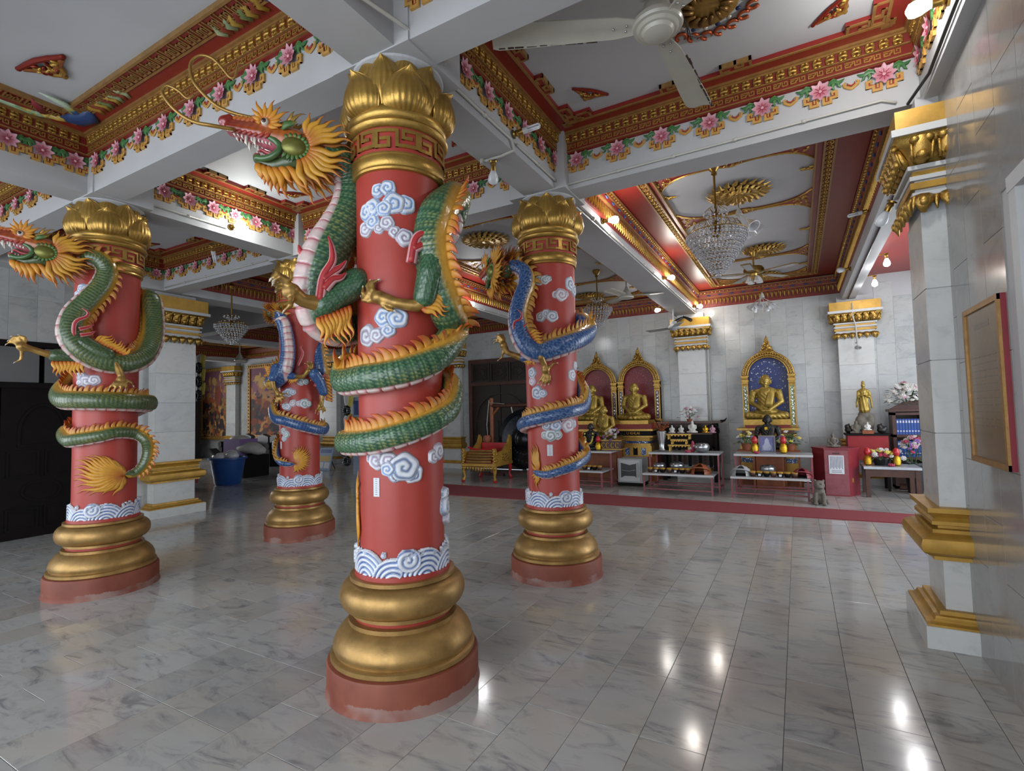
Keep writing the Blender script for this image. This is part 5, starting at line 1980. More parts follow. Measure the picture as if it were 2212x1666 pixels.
arm(dC, CD['C'], [(.318, -.080, 2.37), (.318, -.118, 2.26), (.290, -.130, 2.13)], .075, .062, [(.285, -.132, 2.105), (.255, -.155, 2.080), (.171, -.222, 2.094)], .040, .030,
    (.085, -.262, 2.128), .038, [[(.055, -.278, 2.17), (.050, -.272, 2.215), (.075, -.262, 2.225)], [(.038, -.285, 2.155), (.022, -.285, 2.195), (.030, -.275, 2.222)],
                                 [(.020, -.285, 2.135), (-.005, -.290, 2.160), (-.010, -.285, 2.190)], [(.030, -.282, 2.112), (.0, -.292, 2.120), (-.018, -.288, 2.140)],
                                 [(.115, -.262, 2.080), (.145, -.255, 2.058), (.170, -.245, 2.050)]], 'green', .012)
flames(dC, CD['C'], (-.195, -.438, 2.02), (-.096, -.298, 2.10), (-.140, -.445, 1.865), (-.053, -.314, 1.875), 9, .016, TOC)
flames(dC, CD['C'], (.285, -.155, 2.055), (.358, -.090, 2.214), (.367, -.083, 2.006), (.425, .033, 2.152), 8, .015, TOC)
for pts in ([(-.177, -.43, 2.115), (-.159, -.42, 2.241), (-.126, -.39, 2.331), (-.13, -.39, 2.407), (-.144, -.40, 2.465)],
            [(-.159, -.42, 2.229), (-.13, -.39, 2.268), (-.098, -.36, 2.3), (-.073, -.34, 2.337)],
            [(-.155, -.42, 2.178), (-.123, -.39, 2.23), (-.095, -.36, 2.244), (-.076, -.34, 2.27)],
            [(.253, -.195, 2.306), (.276, -.18, 2.434), (.314, -.15, 2.467), (.351, -.11, 2.459), (.389, -.07, 2.493)],
            [(.267, -.19, 2.383), (.304, -.15, 2.41), (.341, -.12, 2.413), (.370, -.09, 2.414)],
            [(-.34, -.38, 2.383), (-.363, -.40, 2.421), (-.369, -.41, 2.455)]):
    fin(dC, CD['C'], pts, .030, TOC)
for pts in ([(-0.50, -0.50, 3.150), (-.554, -.555, 3.169), (-.628, -.621, 3.186), (-.694, -.678, 3.219), (-.748, -.726, 3.282), (-.789, -.763, 3.357), (-.797, -.769, 3.447), (-.761, -.738, 3.498), (-.714, -.696, 3.488), (-.677, -.664, 3.438), (-.647, -.637, 3.39), (-.629, -.621, 3.401), (-.617, -.611, 3.467), (-.592, -.589, 3.482)],
            [(-.574, -.66, 3.061), (-.626, -.752, 3.054), (-.683, -.802, 3.063), (-.729, -.843, 3.091), (-.774, -.882, 3.145), (-.803, -.908, 3.21), (-.786, -.893, 3.247), (-.747, -.858, 3.227), (-.713, -.829, 3.189), (-.689, -.807, 3.213)]):
    P_ = catmull(pts, 5)
    G().color('a07c3e').tube([tuple(p) for p in P_], list(np.linspace(.011, .006, len(P_))), 7).make('whisker', 'paint_gold', dC, 'all')
tuft(dC, .238, D(-131), 1.03, [(.05, .10), (.03, .16), (.035, .04), (.025, -.10), (.03, -.20), (.02, -.30), (-.02, -.34), (-.05, -.25)], .012)

# --- blue dragon on the right rear column
dR = dragon('R', 'blue scaled dragon on the column right of centre, head turned away to the left', 'blue', BODY_R, .0068, 44, .027, .006, .043, .068)
head(dR, CD['R'], (-.34, 1.80, 2.825), (-.80, .58, -.16), (-.05, .08, 1), 1.0)
arm(dR, CD['R'], [(-.05, 1.69, 2.12), (.0, 1.70, 2.07), (.05, 1.715, 2.02)], .062, .055, [(.055, 1.715, 2.01), (.080, 1.725, 1.964), (.095, 1.76, 1.90)], .034, .026,
    (.098, 1.775, 1.860), .036, [[(.075, 1.772, 1.81), (.050, 1.768, 1.775), (.030, 1.765, 1.75)], [(.095, 1.775, 1.80), (.078, 1.772, 1.76), (.060, 1.77, 1.735)], [(.112, 1.780, 1.795), (.104, 1.780, 1.755), (.090, 1.778, 1.730)],
                                 [(.128, 1.788, 1.80), (.126, 1.79, 1.765), (.118, 1.79, 1.740)], [(.135, 1.79, 1.885), (.160, 1.80, 1.912), (.190, 1.812, 1.915)]], 'blue', .014)
arm(dR, CD['R'], [(-.03, 1.77, 2.0), (-.07, 1.763, 1.99), (-.10, 1.75, 1.98)], .05, .045, [(-.12, 1.742, 1.975), (-.226, 1.67, 2.027)], .030, .024,
    (-.255, 1.655, 2.095), .032, [[(-.262, 1.65, 2.15), (-.285, 1.640, 2.178), (-.315, 1.628, 2.180)], [(-.275, 1.65, 2.14), (-.302, 1.642, 2.160), (-.328, 1.63, 2.150)], [(-.25, 1.665, 2.15), (-.262, 1.655, 2.185), (-.29, 1.64, 2.196)],
                                  [(-.28, 1.65, 2.12), (-.31, 1.64, 2.135), (-.33, 1.63, 2.125)], [(-.265, 1.655, 2.03), (-.272, 1.65, 1.985), (-.300, 1.64, 1.965)]], 'blue', .014)
flames(dR, CD['R'], (-.012, 1.67, 2.195), (.094, 1.72, 1.995), (.085, 1.71, 2.23), (.165, 1.75, 1.985), 9, .014, TOC)
flames(dR, CD['R'], (-.107, 1.725, 1.968), (.006, 1.760, 1.977), (-.075, 1.736, 1.908), (.005, 1.765, 1.893), 6, .012, TOC)
for pts in ([(-.11, 1.625, 2.125), (-.122, 1.62, 2.269), (-.072, 1.642, 2.309), (-.06, 1.648, 2.357), (-.096, 1.631, 2.4)], [(-.108, 1.626, 2.22), (-.055, 1.65, 2.238), (-.01, 1.671, 2.277)], [(-.102, 1.629, 2.166), (-.049, 1.653, 2.176), (-.008, 1.672, 2.216)]):
    fin(dR, CD['R'], pts, .016, TOC)
tuft(dR, .237, D(-101), .955, [(.02, .12), (.0, .19), (-.03, .26), (-.07, .25), (-.10, .20), (-.09, -.06), (-.05, -.12), (-.0, -.17), (.03, -.08)], .014)

# --- dark green dragon on the far left column
dL = dragon('L', 'dark green dragon on the far left column, snout cut by the left picture edge', 'olive', BODY_L, .0068, 44, .026, .006, .040, .062)
head(dL, CD['L'], (-3.425, -.42, 2.905), (-.40, -.90, .02), (.02, 0, 1), .96)
arm(dL, CD['L'], [(-3.285, -.29, 2.17), (-3.24, -.215, 2.11), (-3.20, -.14, 2.07)], .072, .058, [(-3.195, -.13, 2.06), (-3.175, -.085, 1.99), (-3.175, -.045, 1.89)], .034, .028,
    (-3.172, -.05, 1.855), .036, [[(-3.165, -.10, 1.83), (-3.172, -.125, 1.80), (-3.180, -.135, 1.775)], [(-3.150, -.075, 1.825), (-3.150, -.095, 1.795), (-3.156, -.105, 1.77)], [(-3.14, -.05, 1.825), (-3.135, -.062, 1.792), (-3.140, -.070, 1.77)],
                                  [(-3.145, -.01, 1.845), (-3.140, .015, 1.835), (-3.14, .03, 1.81)], [(-3.14, -.03, 1.83), (-3.13, -.025, 1.8), (-3.135, -.03, 1.775)]], 'olive', .014)
arm(dL, CD['L'], [(-3.34, -.27, 2.05), (-3.36, -.34, 2.06), (-3.392, -.43, 2.055)], .062, .054, [(-3.394, -.44, 2.058), (-3.394, -.47, 2.06), (-3.422, -.575, 2.098)], .036, .026,
    (-3.435, -.635, 2.115), .034, [[(-3.450, -.655, 2.158), (-3.462, -.685, 2.178), (-3.470, -.700, 2.165)], [(-3.436, -.64, 2.165), (-3.446, -.66, 2.192), (-3.456, -.685, 2.195)], [(-3.425, -.615, 2.165), (-3.420, -.62, 2.19), (-3.43, -.65, 2.205)],
                                   [(-3.455, -.665, 2.14), (-3.475, -.695, 2.15), (-3.48, -.71, 2.135)], [(-3.43, -.635, 2.055), (-3.436, -.638, 2.010), (-3.45, -.665, 1.99)]], 'olive', .014)
flames(dL, CD['L'], (-3.384, -.459, 2.006), (-3.302, -.259, 2.026), (-3.350, -.46, 1.884), (-3.285, -.284, 1.870), 9, .015, (1, -.3, 0))
flames(dL, CD['L'], (-3.245, -.24, 2.19), (-3.145, -.04, 2.07), (-3.225, -.14, 2.275), (-3.125, .03, 2.13), 10, .014, (1, -.3, 0))
for pts in ([(-3.273, -.35, 2.129), (-3.25, -.36, 2.324), (-3.22, -.29, 2.389), (-3.215, -.285, 2.43), (-3.23, -.32, 2.458)], [(-3.238, -.333, 2.278), (-3.222, -.284, 2.298), (-3.205, -.242, 2.325)], [(-3.236, -.326, 2.227), (-3.216, -.269, 2.243), (-3.201, -.232, 2.27)],
            [(-3.383, -.377, 2.271), (-3.392, -.40, 2.329), (-3.404, -.428, 2.35)]):
    fin(dL, CD['L'], pts, .017, (1, -.4, 0))
tuft(dL, .237, D(8), 1.0, [(-.02, .10), (-.10, .16), (-.17, .20), (-.24, .21), (-.31, .20), (-.37, .17), (-.40, .09), (-.40, -.01), (-.34, -.12), (-.24, -.14), (-.08, -.17), (.03, -.08)], .021)

# --- blue dragon on the rear column
dB = dragon('B', 'blue dragon on the rearmost column, partly hidden behind the raised claw of the green one', 'blue', BODY_B, .009, 36, .03, .005, .046, .062)
head(dB, CD['B'], (-3.52, 1.70, 2.77), (-.35, .90, -.1), (0, 0, 1), .62)
arm(dB, CD['B'], [(-3.46, 1.70, 2.08), (-3.458, 1.68, 2.01), (-3.462, 1.655, 1.97)], .065, .052, [(-3.466, 1.65, 1.96), (-3.462, 1.665, 1.85)], .032, .026,
    (-3.445, 1.715, 1.77), .034, [[(-3.46, 1.70, 1.72), (-3.47, 1.69, 1.68), (-3.475, 1.69, 1.66)], [(-3.44, 1.71, 1.715), (-3.445, 1.71, 1.67), (-3.45, 1.71, 1.65)], [(-3.42, 1.73, 1.715), (-3.415, 1.735, 1.68), (-3.42, 1.735, 1.655)],
                                  [(-3.40, 1.75, 1.73), (-3.385, 1.765, 1.70), (-3.38, 1.77, 1.675)], [(-3.41, 1.75, 1.775), (-3.385, 1.775, 1.78), (-3.36, 1.79, 1.77)]], 'blue', .016)
arm(dB, CD['B'], [(-3.20, 2.04, 2.02), (-3.178, 2.10, 1.93), (-3.181, 2.16, 1.80)], .068, .055, [(-3.185, 2.16, 1.78), (-3.198, 2.149, 1.68)], .032, .026,
    (-3.205, 2.135, 1.63), .034, [[(-3.21, 2.10, 1.60), (-3.22, 2.08, 1.57), (-3.225, 2.075, 1.545)], [(-3.2, 2.12, 1.585), (-3.205, 2.11, 1.55), (-3.21, 2.105, 1.53)], [(-3.19, 2.15, 1.585), (-3.185, 2.155, 1.55), (-3.19, 2.155, 1.53)], [(-3.18, 2.17, 1.6), (-3.17, 2.18, 1.57), (-3.17, 2.185, 1.55)]], 'blue', .016)
arm(dB, CD['B'], [(-3.36, 1.80, 2.0), (-3.33, 1.83, 1.99)], .05, .04, [(-3.32, 1.845, 1.985), (-3.269, 1.93, 1.985)], .030, .026,
    (-3.235, 1.975, 2.06), .034, [[(-3.23, 1.98, 2.12), (-3.24, 1.96, 2.15), (-3.25, 1.95, 2.15)], [(-3.22, 2.0, 2.12), (-3.225, 1.995, 2.16), (-3.24, 1.98, 2.17)], [(-3.21, 2.02, 2.10), (-3.205, 2.02, 2.14), (-3.21, 2.01, 2.16)], [(-3.215, 2.01, 2.0), (-3.21, 2.02, 1.97), (-3.22, 2.01, 1.95)]], 'blue', .016)
flames(dB, CD['B'], (-3.51, 1.66, 2.092), (-3.50, 1.67, 1.95), (-3.575, 1.59, 2.147), (-3.555, 1.61, 2.0), 6, .013, TOC)
flames(dB, CD['B'], (-3.366, 1.807, 1.979), (-3.301, 1.889, 1.996), (-3.380, 1.795, 1.895), (-3.320, 1.869, 1.880), 5, .013, TOC)
flames(dB, CD['B'], (-3.18, 2.16, 2.04), (-3.164, 2.18, 1.694), (-3.135, 2.30, 1.96), (-3.135, 2.30, 1.66), 8, .016, TOC)
for pts in ([(-3.301, 1.879, 2.122), (-3.262, 1.92, 2.266), (-3.278, 1.90, 2.34), (-3.262, 1.92, 2.38)], [(-3.20, 2.044, 1.867), (-3.173, 2.078, 1.953), (-3.132, 2.129, 2.0), (-3.092, 2.18, 1.983)]):
    fin(dB, CD['B'], pts, .016, TOC)
tuft(dB, .237, D(-48), .92, [(-.07, .16), (-.03, .20), (.02, .22), (.07, .23), (.12, .21), (.16, .17), (.18, .11), (.18, .05), (.17, -.02), (.12, -.08), (.05, -.12), (-.04, -.12)], .017)


# ------------------------------------------------------------------ pilasters
def rbox(g, x0, x1, y0, y1, z0, z1, e):
    g.box(x0 - e, x1 + e, y0 - e, y1 + e, z0, z1)


def sweep_rect(g, x0, x1, y0, y1, prof):
    """moulding profile [(out, z)] swept round a rectangular shaft"""
    vs, fs = [], []
    for e, z in prof:
        vs += [(x0 - e, y0 - e, z), (x1 + e, y0 - e, z), (x1 + e, y1 + e, z), (x0 - e, y1 + e, z)]
    n = len(prof)
    for i in range(n - 1):
        for k in range(4):
            fs.append((i * 4 + k, i * 4 + (k + 1) % 4, (i + 1) * 4 + (k + 1) % 4, (i + 1) * 4 + k))
    fs.append((3, 2, 1, 0))
    fs.append(tuple((n - 1) * 4 + k for k in range(4)))
    g.add(vs, fs)


def pilaster(x0, x1, y0, y1, ztop=3.36, sides='WS', detail=True, out=.13):
    """marble clad pilaster with gilt mouldings. The rectangle is the shaft; sides = faces seen"""
    p = thing('trim_1', kind='structure')
    p.name = 'wall_pilaster'
    g = G().box(x0, x1, y0, y1, 0, ztop + .12)
    g.make('core', 'plaster', p)
    # marble slabs on the shaft faces
    k = 0
    g = G()
    zs = [.22, .52] + [.84 + .463 * i for i in range(5)]
    for z0, z1 in ((.21, .53), (.84, 1.30), (1.304, 1.76), (1.764, 2.22), (2.224, 2.72)):
        for s_ in 'WSEN':
            if s_ not in sides:
                continue
            if s_ in 'WE':
                xx = x0 - .008 if s_ == 'W' else x1
                q = G().box(xx, xx + .008, y0 + .001, y1 - .001, z0, z1 - .002)
            else:
                yy = y0 - .008 if s_ == 'S' else y1
                q = G().box(x0 - .008, x1 + .008, yy, yy + .008, z0, z1 - .002)
            q.make('slab', 'marble_shaft', p)
    g = G()
    sweep_rect(g, x0, x1, y0, y1, [(out, 0), (out, .132)])
    g.make('plinth', 'marble_shaft', p)
    o = out
    g = G()
    sweep_rect(g, x0, x1, y0, y1, [(o - .012, .132), (o - .012, .143), (o * .72, .147), (o * .60, .163), (o * .55, .182), (o * .36, .186), (o * .34, .21), (0, .212)])
    sweep_rect(g, x0, x1, y0, y1, [(0, .52), (o * .45, .521), (o * .45, .545), (o * .62, .549), (o * .92, .575), (o * 1.0, .615), (o * .92, .655), (o * .62, .682), (o * .45, .686), (o * .45, .708), (o * .20, .712), (o * .20, .728), (o * .46, .736), (o * .46, .758), (o * .3, .78), (o * .62, .812), (o * .62, .84), (0, .842)])
    g.make('gilt_base', 'gold_ochre', p, True)
    g = G()
    for z0, z1, e in ((2.815, 2.842, .05), (2.918, 2.945, .062), (2.985, 3.012, .07), (3.19, 3.235, .155)):
        sweep_rect(g, x0, x1, y0, y1, [(e, z0), (e, z1)])
    sweep_rect(g, x0, x1, y0, y1, [(.03, 2.80), (.045, 3.19)])
    g.make('white_fillet', 'white_paint', p)
    g = G()
    for z0, z1, e in ((2.862, 2.903, .060), (3.235, ztop, .13)):
        sweep_rect(g, x0, x1, y0, y1, [(e, z0), (e, z1)])
    sweep_rect(g, x0, x1, y0, y1, [(.045, 2.95), (.045, 2.98)])
    g.make('gilt_band', 'gold_ochre', p)
    # leaf rows
    up, lo = G(), G()
    for s_ in sides:
        if s_ == 'W':
            org, ux, nn, L = Vector((x0, y1, 0)), Vector((0, -1, 0)), Vector((-1, 0, 0)), y1 - y0
        elif s_ == 'E':
            org, ux, nn, L = Vector((x1, y0, 0)), Vector((0, 1, 0)), Vector((1, 0, 0)), y1 - y0
        elif s_ == 'S':
            org, ux, nn, L = Vector((x0, y0, 0)), Vector((1, 0, 0)), Vector((0, -1, 0)), x1 - x0
        else:
            continue
        n = max(1, round((L + .1) / .11))
        w = (L + .14) / n
        for k in range(n):
            a = -.07 + (k + .5) * w
            c = org + ux * a + nn * .06
            for q, gg in ((1.0, up),):
                base = c + Vector((0, 0, 3.03))
                gg.tube([base + nn * .0, base + nn * .035 + Vector((0, 0, .04)), base + nn * .05 + Vector((0, 0, .09)), base + nn * .085 + Vector((0, 0, .145))],
                        [w * .30, w * .46, w * .40, w * .22], 9, flat=.55, nrm=tuple(nn))
                gg.ball(base + nn * .055 + Vector((0, 0, .03)), (w * .26, w * .26, .03), 8, 6)
                for sg in (-1, 1):
                    gg.ball(base + nn * .07 + ux * sg * w * .25 + Vector((0, 0, .125)), (w * .22, w * .22, .026), 7, 5)
                    gg.tube([base + nn * .04 + ux * sg * w * .34, base + nn * .07 + ux * sg * w * .40 + Vector((0, 0, .10))], [.010, .008], 6)
            base = c + Vector((0, 0, 2.808)) - nn * .015
            lo.tube([base, base + nn * .028 - Vector((0, 0, .04)), base + nn * .012 - Vector((0, 0, .105))], [w * .44, w * .40, w * .06], 9, flat=.5, nrm=tuple(nn))
            lo.ball(base + nn * .03 - Vector((0, 0, .035)), (w * .24, w * .24, .034), 8, 6)
            lo.tube([base + ux * w * .5, base + ux * w * .5 + nn * .01 - Vector((0, 0, .09))], [w * .16, .004], 6)
    sweep_rect(up, x0, x1, y0, y1, [(.05, 3.015), (.06, 3.06), (.09, 3.13), (.14, 3.19)])
    up.make('upper_leaf_row', 'gold_leaf', p, 'all')
    lo.make('lower_leaf_row', 'gold_leaf', p, 'all')
    return p


pilaster(2.78, 2.92, 1.84, 2.27, 3.36, 'WS')
pilaster(-6.82, -6.62, 1.90, 2.50, 3.43, 'ES', out=.12)
for px in (-16.25, -11.0, -6.25, -3.1, .08, 3.02):
    pilaster(px - .27, px + .27, 9.13, 9.31, 3.40, 'SWE', out=.10)
# dark recess lines / pipes beside the altar pilaster
o = G().color('8c8c88').tube([(.40, 9.22, 3.3), (.40, 9.22, .9)], .018, 8).make('wall_pipe', 'pvc')
tag(o, 'thin grey pipe down the marble wall right of the altar pilaster', 'pipe')

# ------------------------------------------------------------------ lamps
def point(loc, power, col, rad=.04, name='bulb_light', parent=None):
    l = bpy.data.lights.new(name, 'POINT')
    l.energy = power
    l.color = col
    l.shadow_soft_size = rad
    o = bpy.data.objects.new(name, l)
    COL.objects.link(o)
    o.location = loc
    if parent:
        o.parent = parent
    return o


def cfl(name, label, base, direc, lit=0, kind='tube', col=(1, .98, .95), group='bulb holders on the ceiling beams', stem=None):
    """lamp: brass or dark holder on its mount with a compact tube or globe; built from base along direc"""
    d = Vector(direc).normalized()
    t_ = thing(name, label, 'lamp', base, 0, group)
    g = G()
    if stem:
        g.tube([Vector(stem) - Vector(base), (0, 0, 0)], .009, 8)
    g.tube([(0, 0, 0), d * .012], .034, 14)
    g.tube([d * .012, d * .03, d * .04, d * .075], [.018, .026, .020, .022], 12)
    g.make('lamp_holder', 'brass', t_, True)
    s_, u_ = frame_of(d)
    mat = ('bulb_lit' if lit else 'bulb_off')
    if kind == 'tube':
        G().tube([d * .075, d * .115], .024, 12).make('ballast', 'white_paint', t_, True)
        g = G()
        for q in (-1, 1):
            for w in (-1, 1):
                g.tube([d * .11 + s_ * q * .011 + u_ * w * .011, d * .205 + s_ * q * .011 + u_ * w * .011], .0075, 8)
            g.tube([d * .205 + s_ * q * .011 + u_ * .011, d * .212, d * .205 + s_ * q * .011 - u_ * .011], .0075, 8)
        g.make('glass_tube', mat, t_, 'all')
        tip = d * .16
    else:
        g = G()
        g.tube([d * .075, d * .095, d * .12, d * .15, d * .175, d * .19], [.018, .026, .038, .042, .034, .006], 14)
        g.make('glass_bulb', mat, t_, 'all')
        tip = d * .14
    if lit:
        off = Vector((0, 0, -.055)) if kind == 'globe' else s_ * .04
        point(tip + d * .07, lit, col, .045, parent=t_)
    return t_


cfl('bulb_lamp', 'lit globe bulb on the beam face at the top right corner of the picture', (2.83, 1.16, 3.65), (-1, 0, 0), 16, 'globe')
cfl('bulb_lamp', 'brightest bulb on the beam between the left dragon column and the centre column', (-3.35, 1.05, 3.60), (1, .15, .1), 11, 'globe', (.93, 1, .96))
cfl('bulb_lamp', 'lit bulb on the long beam, nearest behind the right blue dragon column', (.21, 3.12, 3.60), (1, 0, -.1), 16, 'globe', (1, .96, .92))
cfl('bulb_lamp', 'lit bulb on the long beam, second behind the blue dragon column', (.21, 6.06, 3.60), (1, 0, -.1), 13, 'globe', (1, .90, .80))
cfl('bulb_lamp', 'lit bulb at the far end of the long beam over the white altar pilaster', (.21, 8.80, 3.60), (1, 0, -.1), 11, 'globe', (1, .92, .82))
cfl('bulb_lamp', 'lit bulb left of the far end of the long beam above the altar wall', (-.25, 8.2, 3.50), (-1, -.2, -.1), 8, 'globe', (1, .93, .84))
cfl('bulb_lamp', 'lit bulb behind the flame mane of the right blue dragon', (-3.34, 5.62, 3.52), (1, 0, 0), 14, 'globe', (.95, .98, 1))
cfl('bulb_lamp', 'bright globe bulb hanging on a bracket under the red ceiling beside the right pilaster', (3.22, 6.6, 3.62), (0, -.1, -1), 22, 'globe', (.96, .98, 1), stem=(3.05, 6.6, 3.62))
cfl('bulb_lamp', 'globe bulb on the farther bracket under the red ceiling near the back wall', (3.22, 7.9, 3.60), (0, 0, -1), 12, 'globe', (.96, .98, 1), stem=(3.05, 7.9, 3.60))
cfl('bulb_lamp', 'unlit compact tube bulb pointing over the lotus frieze right of the centre column', (.205, 1.08, 3.63), (1, .35, .25), 0)
cfl('bulb_lamp', 'unlit compact tube bulb on the right beam in front of the right pilaster', (2.83, 4.6, 3.66), (-1, 0, -.12), 0)
cfl('bulb_lamp', 'unlit milky bulb on the right beam above the altar pilaster', (2.83, 7.0, 3.56), (-1, 0, 0), 0, 'globe')
cfl('bulb_lamp', 'unlit bulb in a chrome holder hanging under the beam right of the centre column', (.02, 1.08, 3.48), (-.35, .55, -.9), 0, 'globe')
cfl('bulb_lamp', 'unlit tube bulb hanging under the beam right of the far left column', (-3.72, 1.06, 3.48), (-.45, .5, -.9), 0, 'tube')
cfl('bulb_lamp', 'unlit bulb on a bracket at the left foot of the right pilaster capital', (2.70, 2.30, 2.98), (-.5, .3, -.9), 0, 'globe')


def conduit(pts, r, label, mat='pvc', clips=.55, name='cable_conduit'):
    t_ = thing(name, label, 'conduit', pts[0])
    o = Vector(pts[0])
    P_ = [Vector(p) - o for p in pts]
    g = G()
    g.tube(P_, r, 8)
    g.make('pipe', mat, t_, 'all')
    g = G()
    for a, b_ in zip(P_, P_[1:]):
        L = (b_ - a).length
        n = int(L / clips)
        for k in range(1, n + 1):
            c = a.lerp(b_, k / (n + 1))
            g.tube([c - (b_ - a).normalized() * .014, c + (b_ - a).normalized() * .014], r * 1.6, 8)
    if g.v:
        g.make('clip', mat, t_, 'all')['kind'] = 'stuff'
    return t_


def jbox(c, nn, label, r=.036):
    nn = Vector(nn)
    o = G().tube([(0, 0, 0), nn * .035], r, 18).make('junction_box', 'pvc', None, True, c)
    return tag(o, label, 'junction box')


conduit([(.215, -2.2, 3.56), (.215, -.62, 3.56), (.29, -.28, 3.555), (.315, .02, 3.56), (.215, .28, 3.565), (.215, 1.02, 3.565), (.215, 1.07, 3.50), (.10, 1.07, 3.485), (-.09, 1.07, 3.485)], .011,
        'white conduit on the beam bending round the head of the nearest column')
jbox((.315, .06, 3.58), (.6, -.8, 0), 'round white junction box on the beam beside the nearest lotus capital')
jbox((-.07, 1.07, 3.50), (0, 0, -1), 'round white junction box under the beam right of the centre column', .022)
conduit([(.215, 1.86, 3.56), (.215, 1.12, 3.565)], .010, 'short white conduit on the beam between the centre and right columns')
conduit([(.10, 1.935, 3.535), (.30, 1.935, 3.545), (2.62, 1.935, 3.57), (2.70, 1.935, 3.53)], .009, 'white conduit along the foot of the lotus beam right of the blue dragon column')
conduit([(-3.335, -.20, 3.575), (-3.335, 1.0, 3.575)], .009, 'white conduit on the beam behind the far left column')
jbox((-3.34, .01, 3.60), (1, 0, 0), 'round white junction box on the beam over the far left column', .034)
conduit([(-6.45, 1.935, 3.54), (-3.75, 1.935, 3.56)], .009, 'white conduit on the beam over the left marble pilaster')
conduit([(.215, 2.3, 3.53), (.215, 9.0, 3.53)], .012, 'white conduit along the long beam towards the altar wall')
conduit([(-3.34, 2.4, 3.53), (-3.34, 9.0, 3.53)], .012, 'white conduit along the long beam behind the centre column')
conduit([(2.815, -.8, 3.60), (2.815, .6, 3.52), (2.815, 1.6, 3.50), (2.76, 1.93, 3.50)], .010, 'black cable on the right hand beam ending at the right pilaster', 'cable_black', 9, 'power_cable')
conduit([(2.90, 2.3, 3.45), (2.93, 9.0, 3.45)], .010, 'black cable under the right beam of the altar hall', 'cable_black', 9, 'power_cable')
conduit([(2.98, 9.0, 3.36), (2.985, 8.985, 3.10), (3.02, 8.985, 2.95), (3.03, 8.985, 2.62)], .012, 'white cable down the right altar pilaster to a small camera', 'pvc', 9, 'power_cable')


def spotcam(loc, label, mat, rot):
    t_ = thing('security_camera', label, 'camera', loc, rot)
    G().tube([(0, .06, .04), (0, 0, .02), (0, 0, -.04)], .012, 8).make('bracket', mat, t_, True)
    G().tube([(0, .04, -.05), (0, -.09, -.07)], .035, 14).make('housing', mat, t_, True)
    G().tube([(0, -.09, -.07), (0, -.10, -.071)], .024, 12).make('lens', 'black', t_, True)
    return t_


spotcam((3.03, 8.97, 2.58), 'small grey security camera under the cable on the right altar pilaster', 'safe_grey', .3)
t_ = thing('twin_spotlight', 'small black twin spotlight on top of the left altar pilaster', 'spotlight', (-.02, 8.95, 3.40))
G().tube([(0, .1, .02), (0, 0, .04), (0, 0, .0)], .014, 8).make('bracket', 'black', t_, True)
for sx in (-1, 1):
    G().tube([(sx * .02, 0, .02), (sx * .10, -.05, -.03), (sx * .17, -.08, -.08)], [.02, .032, .036], 12).make('lamp_head', 'black', t_, True)


# ------------------------------------------------------------------ fans
def fan(name, label, loc, ztop, angles, R, mat='fan_white', hubr=.13, bw=.075, chip=False, cone=False):
    t_ = thing(name, label, 'ceiling fan', loc)
    G().tube([(0, 0, .06), (0, 0, ztop - loc[2] - .06)], .014, 10).make('rod', mat, t_, True)
    G().lathe([(.012, ztop - loc[2] - .14), (.055, ztop - loc[2] - .03), (.06, ztop - loc[2])], 20).make('canopy', mat, t_, True)
    k = hubr / .13
    if cone:
        G().lathe([(.02 * k, .16), (.03 * k, .12), (.10 * k, .0), (.13 * k, -.03), (.12 * k, -.05), (.001, -.055)], 28).make('motor_housing', mat, t_, True)
    else:
        G().lathe([(.02 * k, .13), (.065 * k, .125), (.075 * k, .06), (.09 * k, .05), (.128 * k, .02), (.132 * k, -.005), (.125 * k, -.018), (.11 * k, -.02), (.098 * k, -.034), (.085 * k, -.036), (.075 * k, -.052), (.05 * k, -.06), (.001, -.061)], 36).make('motor_housing', mat, t_, True)
    for a in angles:
        ca, sa = cos(a), sin(a)
        g = G()
        n = 9
        top, bot = [], []
        prof = [(.10, .030), (.16, .045), (.25, .075 if not chip else .062), (.5, .075 if not chip else .070), (.80, .082), (.96, .084), (1.0, .070)]
        rows = []
        for r_, w in prof:
            w = w * bw / .075
            for s_, dz in ((-1, -.012), (-.55, .0), (0, .004), (.55, .004), (1, .016)):
                rows.append((r_ * R, s_ * w, dz))
        m = len(prof)
        vs = []
        for dz2 in (0, -.006):
            for x_, y_, z_ in rows:
                vs.append((x_ * ca - y_ * sa, x_ * sa + y_ * ca, z_ + dz2))
        fs = []
        N = m * 5
        for i in range(m - 1):
            for j in range(4):
                q = i * 5 + j
                fs.append((q, q + 5, q + 6, q + 1))
                fs.append((N + q, N + q + 1, N + q + 6, N + q + 5))
        for i in range(m - 1):
            for j in (0, 4):
                q = i * 5 + j
                fs.append((q, q + 5, q + 5 + N, q + N))
        for j in range(4):
            for i in (0, m - 1):
                q = i * 5 + j
                fs.append((q, q + 1, q + 1 + N, q + N))
        g.add(vs, fs)
        bl = g.make('blade', mat, t_, True)
        if chip:
            # rust along the flaking edge, and two rivets at the root
            gg = G()
            random.seed(int(a * 100))
            x_ = .35 * R
            while x_ < .97 * R:
                L = random.uniform(.02, .07)
                w = random.uniform(.004, .013)
                y_ = -.074 if random.random() < .9 else -.07
                c = Vector(((x_ + L / 2) * ca - y_ * sa, (x_ + L / 2) * sa + y_ * ca, -.0125))
                gg.cbox(c, (L, w, .0085), Matrix.Rotation(a, 3, 'Z'))
                x_ += L + random.uniform(0, .03)
            gg.make('rust_edge', 'rust', bl)
            for rr_, yy_ in ((.17, .02), (.17, -.02), (.24, 0)):
                c = Vector((rr_ * ca - yy_ * sa, rr_ * sa + yy_ * ca, -.006))
                G().ball(c, .007, 8, 5).make('rivet', 'steel', bl, 'all')
    return t_


